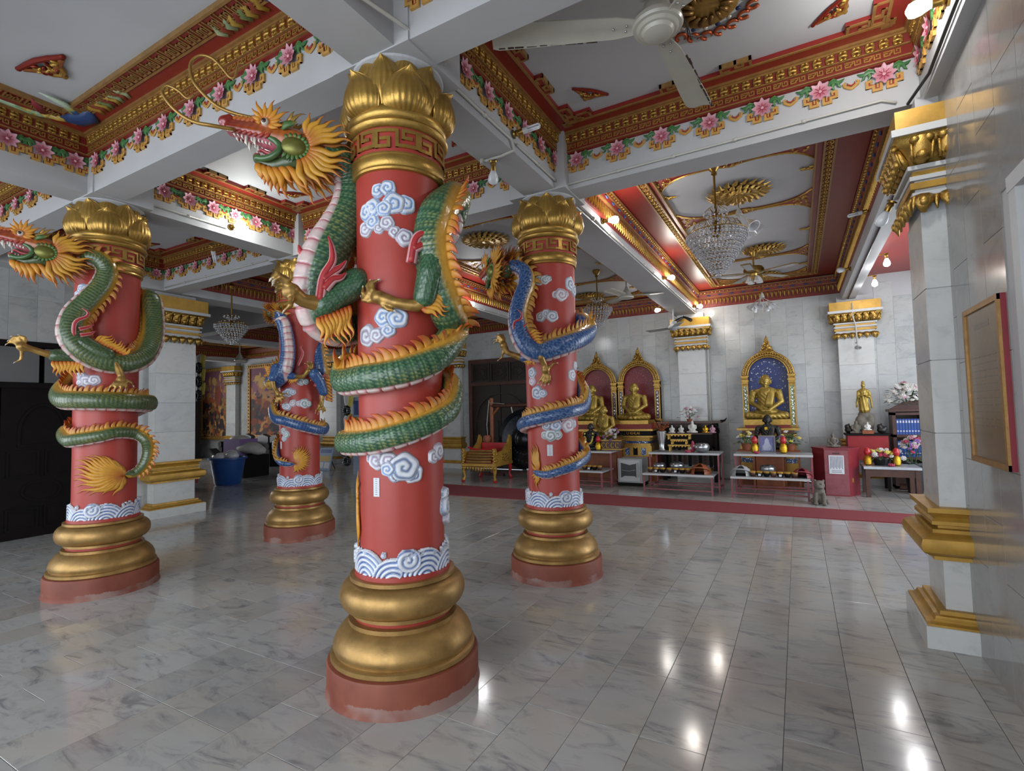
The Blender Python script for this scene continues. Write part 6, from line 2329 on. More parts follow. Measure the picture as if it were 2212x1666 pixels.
a0 = math.atan2(.09 - .479, .62 - 1.445)
fan('ceiling_fan', 'white ceiling fan with three flaking rusty-edged blades, close overhead at top right', (1.445, .479, 3.60), ZT, (a0, a0 + 2 * pi / 3, a0 + 4 * pi / 3), .915, chip=True, hubr=.135)
G().color('1c1c1e').tube([(.10, .02, .12), (.13, .05, .02), (.15, .10, -.02), (.15, .16, -.03), (.20, .20, -.005), (.19, .24, .03)], .004, 6).tube([(.10, .03, .12), (.14, .07, .0), (.14, .12, -.03), (.17, .17, -.02)], .004, 6).make('loose_wire', 'cable_black', [o for o in bpy.data.objects if o.name == 'ceiling_fan'][0], 'all')
fan('ceiling_fan', 'white ceiling fan with cone housing beside the long beam behind the blue dragon', (-.50, 6.4, 3.47), ZT, (.3, .3 + 2.09, .3 + 4.19), .62, cone=True)
fan('ceiling_fan', 'white ceiling fan before the altar wall, level with the white pilaster capital', (-.10, 8.3, 3.12), ZT, (2.8, 5.1, 7.0), .62, 'safe_grey', hubr=.11)
fan('ceiling_fan', 'white ceiling fan with cone housing in the far left hall before the paintings', (-10.4, 5.7, 3.0), ZT, (.35, 2.4, 4.5), .70, cone=True)

# medallion over the fan: scrolled ring with a dark pierced centre
g = G().color('a8502a')
for k in range(22):
    a = 2 * pi * k / 22
    c = Vector((.30 * cos(a), .30 * sin(a), -.012))
    g.tube([c + Vector((.034 * cos(q), .034 * sin(q), 0)) for q in np.linspace(a, a + 5.2, 9)], [.011] * 8 + [.004], 6)
for k in range(18):
    a = 2 * pi * k / 18
    c = Vector((.22 * cos(a), .22 * sin(a), -.016))
    g.color('c9c4b4' if k % 2 else '2f3d66').ball(c, (.018, .018, .010), 7, 4)
g.color('9b7a3a').lathe([(.001, -.03), (.08, -.04), (.12, -.02), (.19, -.03), (.20, 0)], 26)
for k in range(14):
    a = 2 * pi * k / 14
    g.color('7c5c2c').tube([(.08 * cos(a), .08 * sin(a), -.045), (.15 * cos(a + .2), .15 * sin(a + .2), -.04)], [.012, .018], 6)
o = g.make('ceiling_medallion', 'paint_gold', None, 'all', (1.64, 1.00, ZT))
tag(o, 'round scrolled red and gold medallion partly behind the hub of the rusty ceiling fan', 'ceiling medallion')

# brass fan with lights
t_ = thing('brass_fan', 'brass ceiling fan with cane blades and glass lights below the far medallion', 'ceiling fan', (1.50, 6.75, 3.68))
G().tube([(0, 0, .05), (0, 0, ZT - 3.68)], .014, 10).make('rod', 'brass', t_, True)
G().lathe([(.02, ZT - 3.80), (.06, ZT - 3.72), (.065, ZT - 3.68)], 20).make('canopy', 'brass', t_, True)
G().lathe([(.03, .07), (.13, .055), (.155, .02), (.155, -.02), (.12, -.045), (.06, -.055), (.05, -.09), (.001, -.095)], 30).make('motor_housing', 'brass', t_, True)
for k in range(5):
    a = -.42 + 2 * pi * k / 5
    g = G()
    M3 = Matrix.Rotation(a, 4, 'Z')
    g.prism([(.14, -.02), (.24, -.06), (.66, -.075), (.68, 0), (.66, .075), (.24, .06), (.14, .02)], -.05, -.040, M3)
    b_ = g.make('blade', 'brass', t_)
    G().prism([(.27, -.045), (.62, -.056), (.62, .056), (.27, .045)], -.052, -.050, M3).make('cane_panel', 'safe_grey', b_)
for k in range(4):
    a = .6 + 2 * pi * k / 4
    c = Vector((.09 * cos(a), .09 * sin(a), -.15))
    G().lathe([(.016, .05), (.03, .03), (.045, -.01), (.055, -.045)], 14, tuple(c)).make('glass_shade', 'glass_lamp', t_, True)


# ------------------------------------------------------------------ chandeliers
def chandelier(name, label, loc, ztop, R, H, tiers, n0, drops=True, arms=True):
    """loc z = bottom of crystal body"""
    t_ = thing(name, label, 'chandelier', loc)
    zt = ztop - loc[2]
    G().tube([(0, 0, H * .9), (0, 0, zt)], .012, 10).make('rod', 'brass', t_, True)
    G().lathe([(.012, zt - .13), (.03, zt - .12), (.025, zt - .09), (.05, zt - .06), (.075, zt - .02), (.07, zt)], 22).make('canopy', 'brass', t_, True)
    g, c = G(), G()
    for k in range(tiers):
        q = k / (tiers - 1)
        r = R * (1 - q) ** .75 + .02
        z = H * .62 * (1 - q) + .02
        n = max(5, int(n0 * r / R))
        if k % 2 == 0:
            g.tube([(r * cos(a), r * sin(a), z + .02) for a in np.linspace(0, 2 * pi, 33)], .005, 5, cap=False)
        for j in range(n):
            a = 2 * pi * (j + .5 * (k % 2)) / n
            for i in range(2):
                c.ball((r * cos(a), r * sin(a), z - i * .028), (.0115, .0115, .014), 6, 4)
    for j in range(n0 // 2):
        a = 2 * pi * j / (n0 // 2)
        for i in range(5):
            c.ball((R * .78 * cos(a), R * .78 * sin(a), H * .80 - i * .032), (.010, .010, .014), 6, 4)
    if arms:
        for j in range(20):
            a = 2 * pi * j / 20
            g.tube([(.03 * cos(a), .03 * sin(a), H * .70), (R * .4 * cos(a), R * .4 * sin(a), H * .90), (R * .8 * cos(a), R * .8 * sin(a), H * .84), (R * cos(a), R * sin(a), H * .66)], .0035, 5)
        for j in range(12):
            a = 2 * pi * j / 12
            g.tube([(.01 * cos(a), .01 * sin(a), H * 1.0), (.06 * cos(a), .06 * sin(a), H * 1.14), (.115 * cos(a), .115 * sin(a), H * 1.06)], .003, 5)
            c.ball((.115 * cos(a), .115 * sin(a), H * 1.03), (.011, .011, .018), 6, 4)
            c.ball((.05 * cos(a), .05 * sin(a), H * .92), (.012, .012, .02), 6, 4)
            c.ball((.08 * cos(a), .08 * sin(a), H * .98), (.010, .010, .014), 6, 4)
    g.lathe([(.02, H * .62), (.05, H * .66), (.03, H * .72), (.045, H * .8), (.02, H * .9)], 14)
    g.make('frame', 'brass', t_, 'all')
    c.make('crystals', 'crystal', t_, 'all')['kind'] = 'stuff'
    return t_


chandelier('crystal_chandelier', 'large tiered crystal chandelier on a brass rod hanging before the altar wall', (1.37, 3.3, 2.86), ZT, .275, .62, 12, 46)
chandelier('crystal_chandelier', 'crystal chandelier hanging in the hall just right of the left marble pilaster', (-6.2, 2.85, 2.74), ZT, .235, .44, 9, 34)
chandelier('crystal_chandelier', 'small crystal chandelier seen just right of the blue dragon column before the altar', (-1.07, 6.5, 2.98), ZT, .24, .50, 9, 30)
G().lathe([(.03, 0), (.05, .04), (.02, .09)], 14, (0, 0, .93)).make('brass_cup', 'brass', [o for o in bpy.data.objects if o.name == 'crystal_chandelier.001'][0], True)


def tulip(label, loc, s=1.0):
    t_ = thing('tulip_lamp', label, 'hanging lamp', loc)
    zt = ZT - loc[2]
    G().tube([(0, 0, .0), (0, 0, zt)], .006, 6).make('cord', 'brass', t_, True)
    G().lathe([(.01, .0), (.03, -.05), (.045, -.09), (.04, -.095)], 14).make('hub', 'pvc', t_, True)
    for k in range(6):
        a = 2 * pi * k / 6 + .3
        e = Vector((.13 * cos(a), .13 * sin(a), -.20)) * s
        g = G().tube([(0, 0, -.06), e * .4 + Vector((0, 0, -.05)), e * .9 + Vector((0, 0, .015)), e], .005, 6)
        g.make('arm', 'pvc', t_, True)
        M3 = Matrix.Translation(e) @ Matrix.Rotation(a, 4, 'Z') @ Matrix.Rotation(.75, 4, 'Y').inverted()
        g = G().lathe([(.012, .01), (.02, -.01), (.035, -.05), (.06, -.11), (.07, -.14), (.066, -.14), (.03, -.05)], 14, M4=M3)
        g.make('glass_shade', 'glass_lamp', t_, True)
    return t_


tulip('hanging lamp with six tulip glass shades under the nearest gilded medallion', (1.52, 4.17, 3.83), 1.0)
tulip('hanging lamp with tulip glass shades at the back over the blue niche shrine', (1.53, 8.3, 3.62), 1.0)


# ------------------------------------------------------------------ things along the altar wall
def rod(g, a, b, r=.012, n=6):
    g.tube([a, b], r, n)


def seated(name, label, loc, H, mat, rotz=0, robe=True, hat=False, voxel=None, group=None, base=None):
    """cross-legged figure, one continuous body, with a folded robe sash; faces -y"""
    t_ = thing(name, label, 'statue', loc, rotz, group)
    h = H * .98

    def v(x, y, z):
        return Vector((x * h, y * h, z * h))
    hip, sh, el, hd = .12, .64, .38, .83
    S = [('e', v(0, 0, .14), (.27 * h, .20 * h, .13 * h)), ('k', v(0, .02, .15), v(0, .02, .42), .19 * h, .175 * h), ('k', v(0, .02, .42), v(0, .02, .56), .175 * h, .18 * h),
         ('e', v(0, .02, .61), (.25 * h, .12 * h, .085 * h)), ('k', v(0, .01, .62), v(0, .0, .74), .068 * h, .06 * h),
         ('e', v(0, -.005, hd + .012), (.108 * h, .115 * h, .142 * h)), ('e', v(0, -.035, hd - .065), (.076 * h, .08 * h, .065 * h)),
         ('k', v(0, -.112, hd + .035), v(0, -.132, hd - .018), .010 * h, .019 * h), ('e', v(0, -.112, hd - .062), (.036 * h, .016 * h, .009 * h)), ('e', v(0, -.104, hd - .080), (.026 * h, .016 * h, .008 * h)), ('e', v(0, -.095, hd - .112), (.028 * h, .024 * h, .018 * h))]
    for s in (-1, 1):
        S += [('k', v(s * .12, .0, .10), v(s * .36, -.12, .085), .105 * h, .085 * h), ('k', v(s * .36, -.12, .08), v(-s * .06, -.27, .06), .08 * h, .052 * h),
              ('k', v(s * .245, .02, .585), v(s * .295, -.02, el), .080 * h, .064 * h), ('k', v(s * .295, -.02, el), v(s * .07, -.235, .205), .056 * h, .036 * h),
              ('e', v(s * .05, -.25, .185), (.062 * h, .04 * h, .026 * h)), ('e', v(s * .112, .0, hd - .015), (.018 * h, .032 * h, .052 * h)),
              ('k', v(s * .014, -.114, hd + .044), v(s * .068, -.090, hd + .046), .009 * h, .007 * h), ('e', v(s * .055, -.088, hd - .035), (.026 * h, .022 * h, .026 * h))]
        for f in range(4):
            S.append(('k', v(s * .05, -.27 - f * .0, .20 - f * .012), v(-s * .04, -.285 + f * .006, .205 - f * .013), .012 * h, .008 * h))
    if hat:
        S += [('e', v(0, .0, hd + .15), (.05 * h, .05 * h, .06 * h)), ('e', v(0, .0, hd + .22), (.018 * h, .018 * h, .03 * h))]

    def colf(co, nr):
        q = co / h
        w = np.clip((q[:, 2] - .16) / .08, 0, 1) * np.clip((.62 - q[:, 2]) / .08, 0, 1)
        d = q[:, 2] * .75 + q[:, 0] * .8 + .25 * q[:, 0] ** 2
        f = np.sin(d * 95) * w * np.where(q[:, 0] < .04, 1, .25)
        lw = np.clip((.15 - q[:, 2]) / .05, 0, 1)
        f2 = np.sin(np.abs(q[:, 0]) * 70 + q[:, 2] * 60) * lw
        return np.ones((len(co), 3)), co + nr * ((f * .0065 + f2 * .004) * h)[:, None] * (1 if robe else 0)
    blob('body', S, mat, t_, voxel or max(.008, H * .0125), 2, colf)
    if robe:
        g = G()
        g.tube([v(.10, .14, .50), v(.15, .08, .66), v(.14, -.05, .67), v(.11, -.150, .55), v(.07, -.165, .38), v(.05, -.19, .26)], [.05 * h, .065 * h, .068 * h, .07 * h, .075 * h, .08 * h], 10, flat=.22, nrm=(.1, -1, .2))
        g.make('robe_sash', mat, t_, 'all')
        for s in (-1, 1):
            G().tube([v(s * .018, -.119, hd + .014), v(s * .038, -.118, hd + .008), v(s * .062, -.104, hd + .014)], .0055 * h, 6).make('eyelid', mat, t_, 'all')
            G().tube([v(s * .012, -.124, hd + .040), v(s * .038, -.121, hd + .056), v(s * .070, -.098, hd + .044)], .0045 * h, 6).make('eyebrow', mat, t_, 'all')
    return t_


def blossom_mesh(mat_name, r=.035):
    g = G()
    for ring, n, rr in ((0, 7, 1), (1, 5, .62)):
        for k in range(n):
            a = 2 * pi * k / n + ring
            d = Vector((cos(a), sin(a), .35 + ring * .8)).normalized()
            s_, u_ = frame_of(d)
            c = d * r * .55 * rr
            g.ball(c, (r * .52, r * .40, r * .16), 7, 5, Matrix((d, s_, u_)).transposed())
    g.ball((0, 0, r * .25), r * .25, 7, 5)
    me = g.data('blossom', 'all')
    me.materials.append(M[mat_name])
    return me


BLOOM = {k: blossom_mesh('petal_' + k) for k in ('white', 'pink', 'red', 'yellow', 'violet')}


def bouquet(name, label, loc, R, H, colors, n, pot=None, leafy=1.0, size=1.0, group=None, cat='flowers', seed=1, flat=1.0):
    t_ = thing(name, label, cat, loc, 0, group)
    rr = np.random.default_rng(seed)
    z0 = 0
    if pot:
        pr_, ph_, pm = pot
        G().lathe([(pr_ * .72, 0), (pr_, ph_ * .9), (pr_ * 1.08, ph_ * .92), (pr_ * 1.08, ph_), (pr_ * .9, ph_), (pr_ * .8, ph_ * .8)], 20).make('pot', pm, t_, True)
        z0 = ph_
    g = G()
    for k in range(int(70 * leafy)):
        a, e = rr.uniform(0, 2 * pi), rr.uniform(.0, 1.35)
        d = Vector((cos(a) * cos(e), sin(a) * cos(e) * flat, sin(e) * H / R * .9))
        p = Vector((0, 0, z0)) + d * R * rr.uniform(.35, 1.0)
        p.z = max(p.z, .035)
        dd = Vector((d.x, d.y, d.z * .2 - .35 * (e < .5) * (p.z > .12))).normalized()
        s_, u_ = frame_of(dd)
        L = rr.uniform(.04, .085) * size
        w = L * .26
        g.add([p, p + dd * L * .5 + s_ * w, p + dd * L - u_ * L * .1, p + dd * L * .5 - s_ * w, p + dd * L * .5 + u_ * .006], [(0, 1, 4), (1, 2, 4), (2, 3, 4), (3, 0, 4), (0, 3, 2, 1)])
    for k in range(9):
        a, e = rr.uniform(0, 2 * pi), rr.uniform(.5, 1.4)
        g.tube([(0, 0, z0 * .7), (cos(a) * R * .3, sin(a) * R * .3, z0 + H * .4), (cos(a) * R * .6 * cos(e), sin(a) * R * .6, z0 + H * .8)], .004, 5)
    g.make('leaves', 'leaf_green', t_)['kind'] = 'stuff'
    for k in range(n):
        a, e = rr.uniform(0, 2 * pi), rr.uniform(.15, 1.5)
        if sin(a) > .35:
            a = -a
        d = Vector((cos(a) * cos(e), sin(a) * cos(e) * flat, sin(e) * H / R))
        p = Vector((0, 0, z0)) + d * R * rr.uniform(.8, 1.02)
        o = put('blossom', BLOOM[colors[k % len(colors)]], None, t_, p, None, (size * rr.uniform(.8, 1.2),) * 3)
        o.rotation_euler = (rr.uniform(.3, 1.2), 0, rr.uniform(-.8, .8))
    return t_


# --- niches
def niche(name, label, cx_, yb, zb, zs, ri, glit, mos, tip, shared_left=False):
    t_ = thing(name, label, 'shrine niche', (cx_, yb, 0))
    ro = ri + .125
    g = G()
    poly = [(-ri - .02, zb)] + [(ri + .02, zb)] + [((ri + .02) * cos(a), zs + (ri + .02) * sin(a) * 1.02) for a in np.linspace(0, pi, 25)]
    g.prism(poly, 0, .02, Matrix(((1, 0, 0, 0), (0, 0, -1, .10), (0, 1, 0, 0), (0, 0, 0, 1))))
    gp = g.make('glitter_panel', glit, t_)
    g = G()
    random.seed(int(cx_ * 77) + 5)
    for k in range(300):
        z_ = zb + .15 + (zs + ri - zb - .2) * random.random()
        x_ = random.uniform(-ri, ri) * .97
        if z_ > zs and math.hypot(x_, z_ - zs) > ri * .95 or (abs(x_) < .16 and z_ < zs - .1):
            continue
        r_ = random.choice([.003, .004, .006, .009]) * (1.5 if glit == 'glitter_blue' else .8)
        g.tube([(x_, .078, z_), (x_, .074, z_)], r_, 6)
    g.make('mirror_chips', 'white_paint' if glit == 'glitter_blue' else 'petal_pink', gp)['kind'] = 'stuff'
    sides = (1,) if shared_left else (-1, 1)
    for s in sides:
        x_ = s * (ri + .065)
        p = G()
        for dx in (-.048, .048):
            p.box(x_ + dx - .012, x_ + dx + .012, -.03, .10, zb, zs - .20)
        p.box(x_ - .06, x_ + .06, .0, .11, zb, zs)
        p.box(x_ - .075, x_ + .075, -.05, .10, zs - .015, zs + .012)
        p.box(x_ - .06, x_ + .06, -.045, .10, zs - .085, zs - .015)
        p.box(x_ - .075, x_ + .075, -.05, .10, zs - .105, zs - .085)
        p.box(x_ - .055, x_ + .055, -.04, .10, zs - .125, zs - .105)
        p.box(x_ - .06, x_ + .06, -.045, .10, zs - .20, zs - .135)
        p.box(x_ - .08, x_ + .08, -.06, .10, zb - .02, zb + .06)
        for k in range(6):
            for zz in (zs - .05, zs - .168):
                p.ball((x_ - .05 + k * .02, -.048, zz), (.009, .009, .02), 6, 4)
        pil = p.make('pillar', 'gold_leaf', t_)
        G().box(x_ - .034, x_ + .034, -.012, .02, zb + .07, zs - .21).make('mosaic_strip', mos, pil)
        q = G()
        n = int((zs - zb - .3) / .075)
        for k in range(n):
            z_ = zb + .11 + k * .075
            q.prism([(x_, z_ - .03), (x_ + .026, z_), (x_, z_ + .03), (x_ - .026, z_)], 0, .012, Matrix(((1, 0, 0, 0), (0, 0, -1, -.012), (0, 1, 0, 0), (0, 0, 0, 1))), .4)
        q.make('mirror_lozenge', 'steel', pil)
    a_ = G()
    for rr, w in ((ri + .012, .016), (ri + .055, .022), (ri + .105, .020)):
        a_.tube([(rr * cos(a), -.02 + (.01 if rr > ri + .05 else 0), zs + rr * 1.02 * sin(a)) for a in np.linspace(0, pi, 29)], w, 8)
    for k in range(30):
        a = pi * (k + .5) / 30
        rr = ri + .08
        a_.ball((rr * cos(a), -.042, zs + rr * 1.02 * sin(a)), (.016, .012, .016), 7, 5)
        rr = ri + .035
        a_.ball((rr * cos(a), -.030, zs + rr * 1.02 * sin(a)), (.010, .010, .010), 6, 4)
    a_.make('arch', 'gold_leaf', t_, 'all')
    # flame gable
    zt = zs + ro * 1.02
    gz = zt - .10
    prof = [(-.24, gz - .02), (-.17, gz + .06), (-.10, gz + .14), (-.05, gz + .24), (-.015, tip - .06), (0, tip), (.015, tip - .06), (.05, gz + .24), (.10, gz + .14), (.17, gz + .06), (.24, gz - .02), (.12, gz + .03), (0, gz - .02), (-.12, gz + .03)]
    T2 = Matrix(((1, 0, 0, 0), (0, 0, -1, .05), (0, 1, 0, 0), (0, 0, 0, 1)))
    b_ = G()
    b_.prism([prof[i] for i in (13, 0, 1, 2, 3, 4, 5, 6, 7, 8, 9, 10, 11, 12)], 0, .06, T2)
    random.seed(5)
    for k in range(46):
        z_ = random.uniform(gz + .03, tip - .06)
        q = max(.01, .22 * (1 - (z_ - gz) / (tip - gz)) ** 1.5)
        x_ = random.uniform(-q, q)
        b_.ball((x_, -.015, z_), (.022, .014, .014), 7, 4, Matrix.Rotation(random.uniform(-1, 1), 3, 'Y'))
    b_.make('flame_gable', 'gold_leaf', t_, 'all')
    return t_


niche('niche_shrine', 'gilded arched niche with star-spangled blue back, right of the white altar pilaster', 1.52, 9.17, 1.02, 2.10, .355, 'glitter_blue', 'mosaic_green', 2.92)
niche('niche_shrine', 'gilded arched niche with red glitter back, right one of the pair left of the pilaster', -1.08, 9.12, 1.20, 2.10, .345, 'glitter_red', 'mosaic_violet', 2.88)
niche('niche_shrine', 'gilded arched niche with red glitter back, left one beside the blue dragon column', -2.06, 9.12, 1.20, 2.08, .345, 'glitter_red', 'mosaic_violet', 2.86)


def pedestal(name, label, cx_, y0, y1, rows):
    """stepped pedestal: rows (half width, z0, z1, material)"""
    t_ = thing(name, label, 'pedestal', (cx_, (y0 + y1) / 2, 0))
    d = (y1 - y0) / 2
    for hw, z0, z1, m in rows:
        e = (hw - rows[0][0]) * .6
        G().box(-hw, hw, -d - e, d, z0, z1).make('tier', m, t_)
    return t_


pedestal('stepped_pedestal', 'gold and red stepped pedestal under the big golden monk of the blue niche', 1.50, 8.56, 9.1, [(.40, 1.13, 1.235, 'gold_leaf'), (.38, 1.07, 1.13, 'red_deep'), (.53, 1.03, 1.07, 'gold_leaf'), (.44, .96, 1.03, 'glitter_red'), (.48, .90, .96, 'gold_leaf'), (.42, .74, .90, 'mosaic_green'), (.48, .66, .74, 'gold_leaf'), (.44, .50, .66, 'gold_ochre'), (.46, .42, .50, 'mosaic_blue'), (.52, .25, .42, 'gold_ochre'), (.56, .0, .25, 'wood_orange')])
pdl = pedestal('stepped_pedestal', 'gold and red inscribed pedestal under the seated monk of the right red niche', -1.06, 8.35, 9.08, [(.36, 1.17, 1.25, 'gold_leaf'), (.44, 1.07, 1.17, 'red_deep'), (.46, 1.03, 1.07, 'gold_leaf'), (.42, .93, 1.03, 'wood_black'), (.46, .90, .93, 'gold_leaf'), (.38, .82, .90, 'gold_ochre'), (.34, .77, .82, 'mosaic_blue'), (.40, .72, .77, 'gold_leaf'), (.42, .50, .72, 'gold_leaf'), (.46, .30, .50, 'wood_orange'), (.50, 0, .30, 'wood_orange')])
text_obj('lettering', 'U KHLAI', .075, 'gold_leaf', pdl, Matrix(((1, 0, 0, .05), (0, 0, 1, -.412), (0, 1, 0, .98), (0, 0, 0, 1))))
for k in range(4):
    G().prism([(-.30 + k * .17, .53), (-.21 + k * .17, .53), (-.21 + k * .17, .69), (-.255 + k * .17, .66), (-.30 + k * .17, .69)], 0, .008, Matrix(((1, 0, 0, 0), (0, 0, -1, -.402), (0, 1, 0, 0), (0, 0, 0, 1)))).make('inlaid_panel', 'mosaic_blue' if k % 2 else 'wood_black', pdl)
pedestal('stepped_pedestal', 'gold stepped pedestal under the seated monk of the left red niche', -2.06, 8.35, 9.08, [(.36, 1.17, 1.25, 'gold_leaf'), (.44, 1.07, 1.17, 'red_deep'), (.42, .93, 1.07, 'gold_leaf'), (.38, .5, .93, 'gold_ochre'), (.5, 0, .5, 'wood_orange')])
seated('monk_statue', 'largest golden seated monk in the blue star-spangled niche', (1.49, 8.76, 1.235), .90, 'monk_gold')
seated('monk_statue', 'golden seated monk in the right-hand red glitter niche', (-1.07, 8.70, 1.25), .84, 'monk_gold')
seated('monk_statue', 'golden seated monk in the left red niche, partly behind the blue dragon column', (-2.04, 8.70, 1.25), .84, 'monk_gold')
G().box(-1.86, -1.24, 7.84, 8.24, .0, .90).make('statue_block', 'wood_orange')
tag(bpy.data.objects['statue_block'], 'plain wooden block behind the left offering table carrying a golden monk', 'block')
seated('monk_statue', 'smaller golden monk seated in front of the left red niche', (-1.55, 8.05, .90), .70, 'monk_gold')
G().box(1.26, 1.80, 8.06, 8.38, 0, .70).make('wooden_bench', 'wood_orange')
tag(bpy.data.objects['wooden_bench'], 'orange wooden bench behind the right offering table', 'bench')
seated('monk_statue', 'black seated monk before the blue niche, gold leaf stuck on his chest', (1.52, 8.22, .70), .66, 'monk_black')
G().cbox((1.50, 8.078, 1.085), (.045, .012, .05)).make('gold_leaf_patch', 'offering_gold', [o for o in bpy.data.objects if o.name == 'monk_statue.004'][0])
bpy.data.objects['gold_leaf_patch'].location = (-1.52, -8.22, -.70)


def offering_table(label, x0, x1, seed):
    t_ = thing('offering_table', label, 'table', ((x0 + x1) / 2, 7.2, 0), 0, 'two-level offering tables')
    hw = (x1 - x0) / 2
    G().box(-hw, hw, .0, .56, .658, .686).make('upper_shelf', 'shelf_top', t_)
    G().box(-hw, hw, -.004, .0, .654, .688).make('shelf_edge', 'white_paint', t_)
    G().box(-hw - .03, hw - .06, -.35, .30, .318, .344).make('lower_shelf', 'shelf_top', t_)
    G().box(-hw - .03, hw - .06, -.354, -.35, .314, .346).make('shelf_edge', 'white_paint', t_)
    for s in (-1, 1):
        for y_, z1, xx in ((.02, .66, hw - .02), (.54, .66, hw - .02)):
            G().box(s * xx - .014, s * xx + .014, y_ - .014, y_ + .014, 0, z1).make('leg', 'pink_metal', t_)
        xx = (hw - .09) if s > 0 else -(hw + .01)
        G().box(xx - .014, xx + .014, -.348, -.32, 0, .318).make('leg', 'pink_metal', t_)
        G().box(s * (hw - .02) - .010, s * (hw - .02) + .010, -.02, .54, .07, .09).make('rail', 'pink_metal', t_)
    G().box(-hw, hw - .08, -.345, -.325, .07, .09).make('rail', 'pink_metal', t_)
    G().box(-hw, hw, .53, .55, .07, .09).make('rail', 'pink_metal', t_)
    G().box(-hw, hw, .01, .03, .10, .12).make('rail', 'pink_metal', t_)
    return t_


offering_table('leftmost two-level offering table, half hidden by the blue dragon column', -2.75, -1.13, 1)
offering_table('middle two-level offering table, right of the white metal safe', -.42, .80, 2)
offering_table('rightmost two-level offering table before the blue niche shrine', 1.03, 2.20, 3)


def alms_bowl(loc, r, label):
    o = G().lathe([(r * .45, 0), (r * .8, r * .22), (r, r * .62), (r * .98, r * .95), (r * .78, r * 1.18), (r * .80, r * 1.22), (r * .70, r * 1.2), (r * .85, r * .9), (r * .8, r * .5), (.001, r * .15)], 28).make('alms_bowl', 'steel', None, True, loc)
    return tag(o, label, 'bowl', 'steel alms bowls')


alms_bowl((-.27, 7.38, .344), .115, 'steel alms bowl on the lower shelf of the middle table, nearer the safe')
alms_bowl((.05, 7.38, .344), .13, 'steel alms bowl on the lower shelf of the middle table, beside the brown hat')
alms_bowl((.49, 7.40, .686), .13, 'steel alms bowl on the upper shelf of the middle table')
alms_bowl((1.53, 7.38, .344), .12, 'steel alms bowl under the picture frame on the right table')


ORD = ['first from the left', 'second from left', 'third from left', 'fourth from left', 'fifth from left', 'sixth from left', 'seventh from left']


def small_bowls(xs, y_, z_, wh, grp):
    lids = ['petal_yellow', 'wood_orange', 'terracotta', 'petal_yellow', 'wood_brown', 'wood_orange', 'petal_yellow']
    for k, x_ in enumerate(xs):
        t_ = thing('small_offering_bowl', f'small dark bowl with straw coloured lid, {ORD[k]} {wh}', 'bowl', (x_, y_, z_), 0, grp)
        G().lathe([(.028, 0), (.045, .02), (.050, .05), (.046, .062), (.001, .06)], 18).make('bowl', 'wood_black' if k % 3 else 'wood_brown', t_, True)
        G().lathe([(.001, .06), (.05, .062), (.052, .078), (.04, .088), (.001, .09)], 18).make('lid', 'gold_ochre', t_, True)
        if k % 3 == 1:
            G().box(-.02, .02, -.053, -.046, .015, .05).make('paper_tag', 'paper', t_)


small_bowls([-.36, -.25, -.14, -.02, .09, .20, .30], 7.05, .344, 'on the middle table', 'small bowls on the middle table')
small_bowls([1.33, 1.43, 1.53, 1.63, 1.73, 1.83, 1.93], 7.0, .344, 'on the right table', 'small bowls on the right table')
small_bowls([-1.62, -1.52, -1.42, -1.32], 7.05, .344, 'on the left table', 'small bowls on the left table')


def woven_hat(loc, mat, label, s=1.0, rot=0):
    t_ = thing('woven_hat', label, 'hat', loc, rot)
    g = G()
    n = 30
    prof = [(.165, .0), (.16, .05), (.135, .105), (.09, .145), (.04, .163), (.001, .168)]
    g.lathe([(a * s, b_ * s) for a, b_ in prof], n, a0=radians(-60), a1=radians(240))
    for a, b_ in prof[:-1]:
        g.tube([(a * s * cos(q), a * s * sin(q), b_ * s) for q in np.linspace(radians(-60), radians(240), 25)], .006 * s, 5)
    g.make('crown', mat, t_, True)
    G().tube([(.165 * s * cos(q), .165 * s * sin(q), .01 + .11 * s * max(0, sin(q + pi)) ** .6) for q in np.linspace(0, 2 * pi, 33)], .012 * s, 6, cap=False).make('brim', mat, t_, True)
    G().lathe([(.001, 0.012), (.13 * s, .012), (.12 * s, .02)], 20).make('lining', 'wood_black', t_, True)
    return t_


woven_hat((.50, 7.08, .346), 'wood_orange', 'brown woven dome hat lying on the lower shelf of the middle table')
woven_hat((1.15, 7.08, .346), 'safe_grey', 'pale grey cloth hat on the left end of the right table lower shelf', .95)
woven_hat((2.03, 7.08, .346), 'maroon', 'folded dark red cloth on the right end of the right table lower shelf', .85)

# safe
t_ = thing('metal_safe', 'white painted metal safe with a dark door panel between the left and middle tables', 'safe', (-.87, 7.72, 0))
G().box(-.24, .24, -.20, .2, 0, .07).make('base', 'wood_black', t_)
G().box(-.24, .24, -.22, .22, .07, .53).make('body', 'safe_grey', t_)
G().box(-.20, .20, -.235, -.22, .10, .50).make('door', 'white_paint', t_)
G().prism([(-.17, .16), (-.10, .20), (.10, .20), (.13, .17), (.13, .44), (.0, .41), (-.17, .45)], 0, .006, Matrix(((1, 0, 0, 0), (0, 0, -1, -.236), (0, 1, 0, 0), (0, 0, 0, 1)))).make('dark_panel', 'black', t_)
G().tube([(-.15, -.245, .31), (0, -.246, .295), (.12, -.245, .32)], .004, 5).make('crack', 'safe_grey', t_)
G().box(.15, .18, -.25, -.235, .18, .46).make('hinge', 'safe_grey', t_)

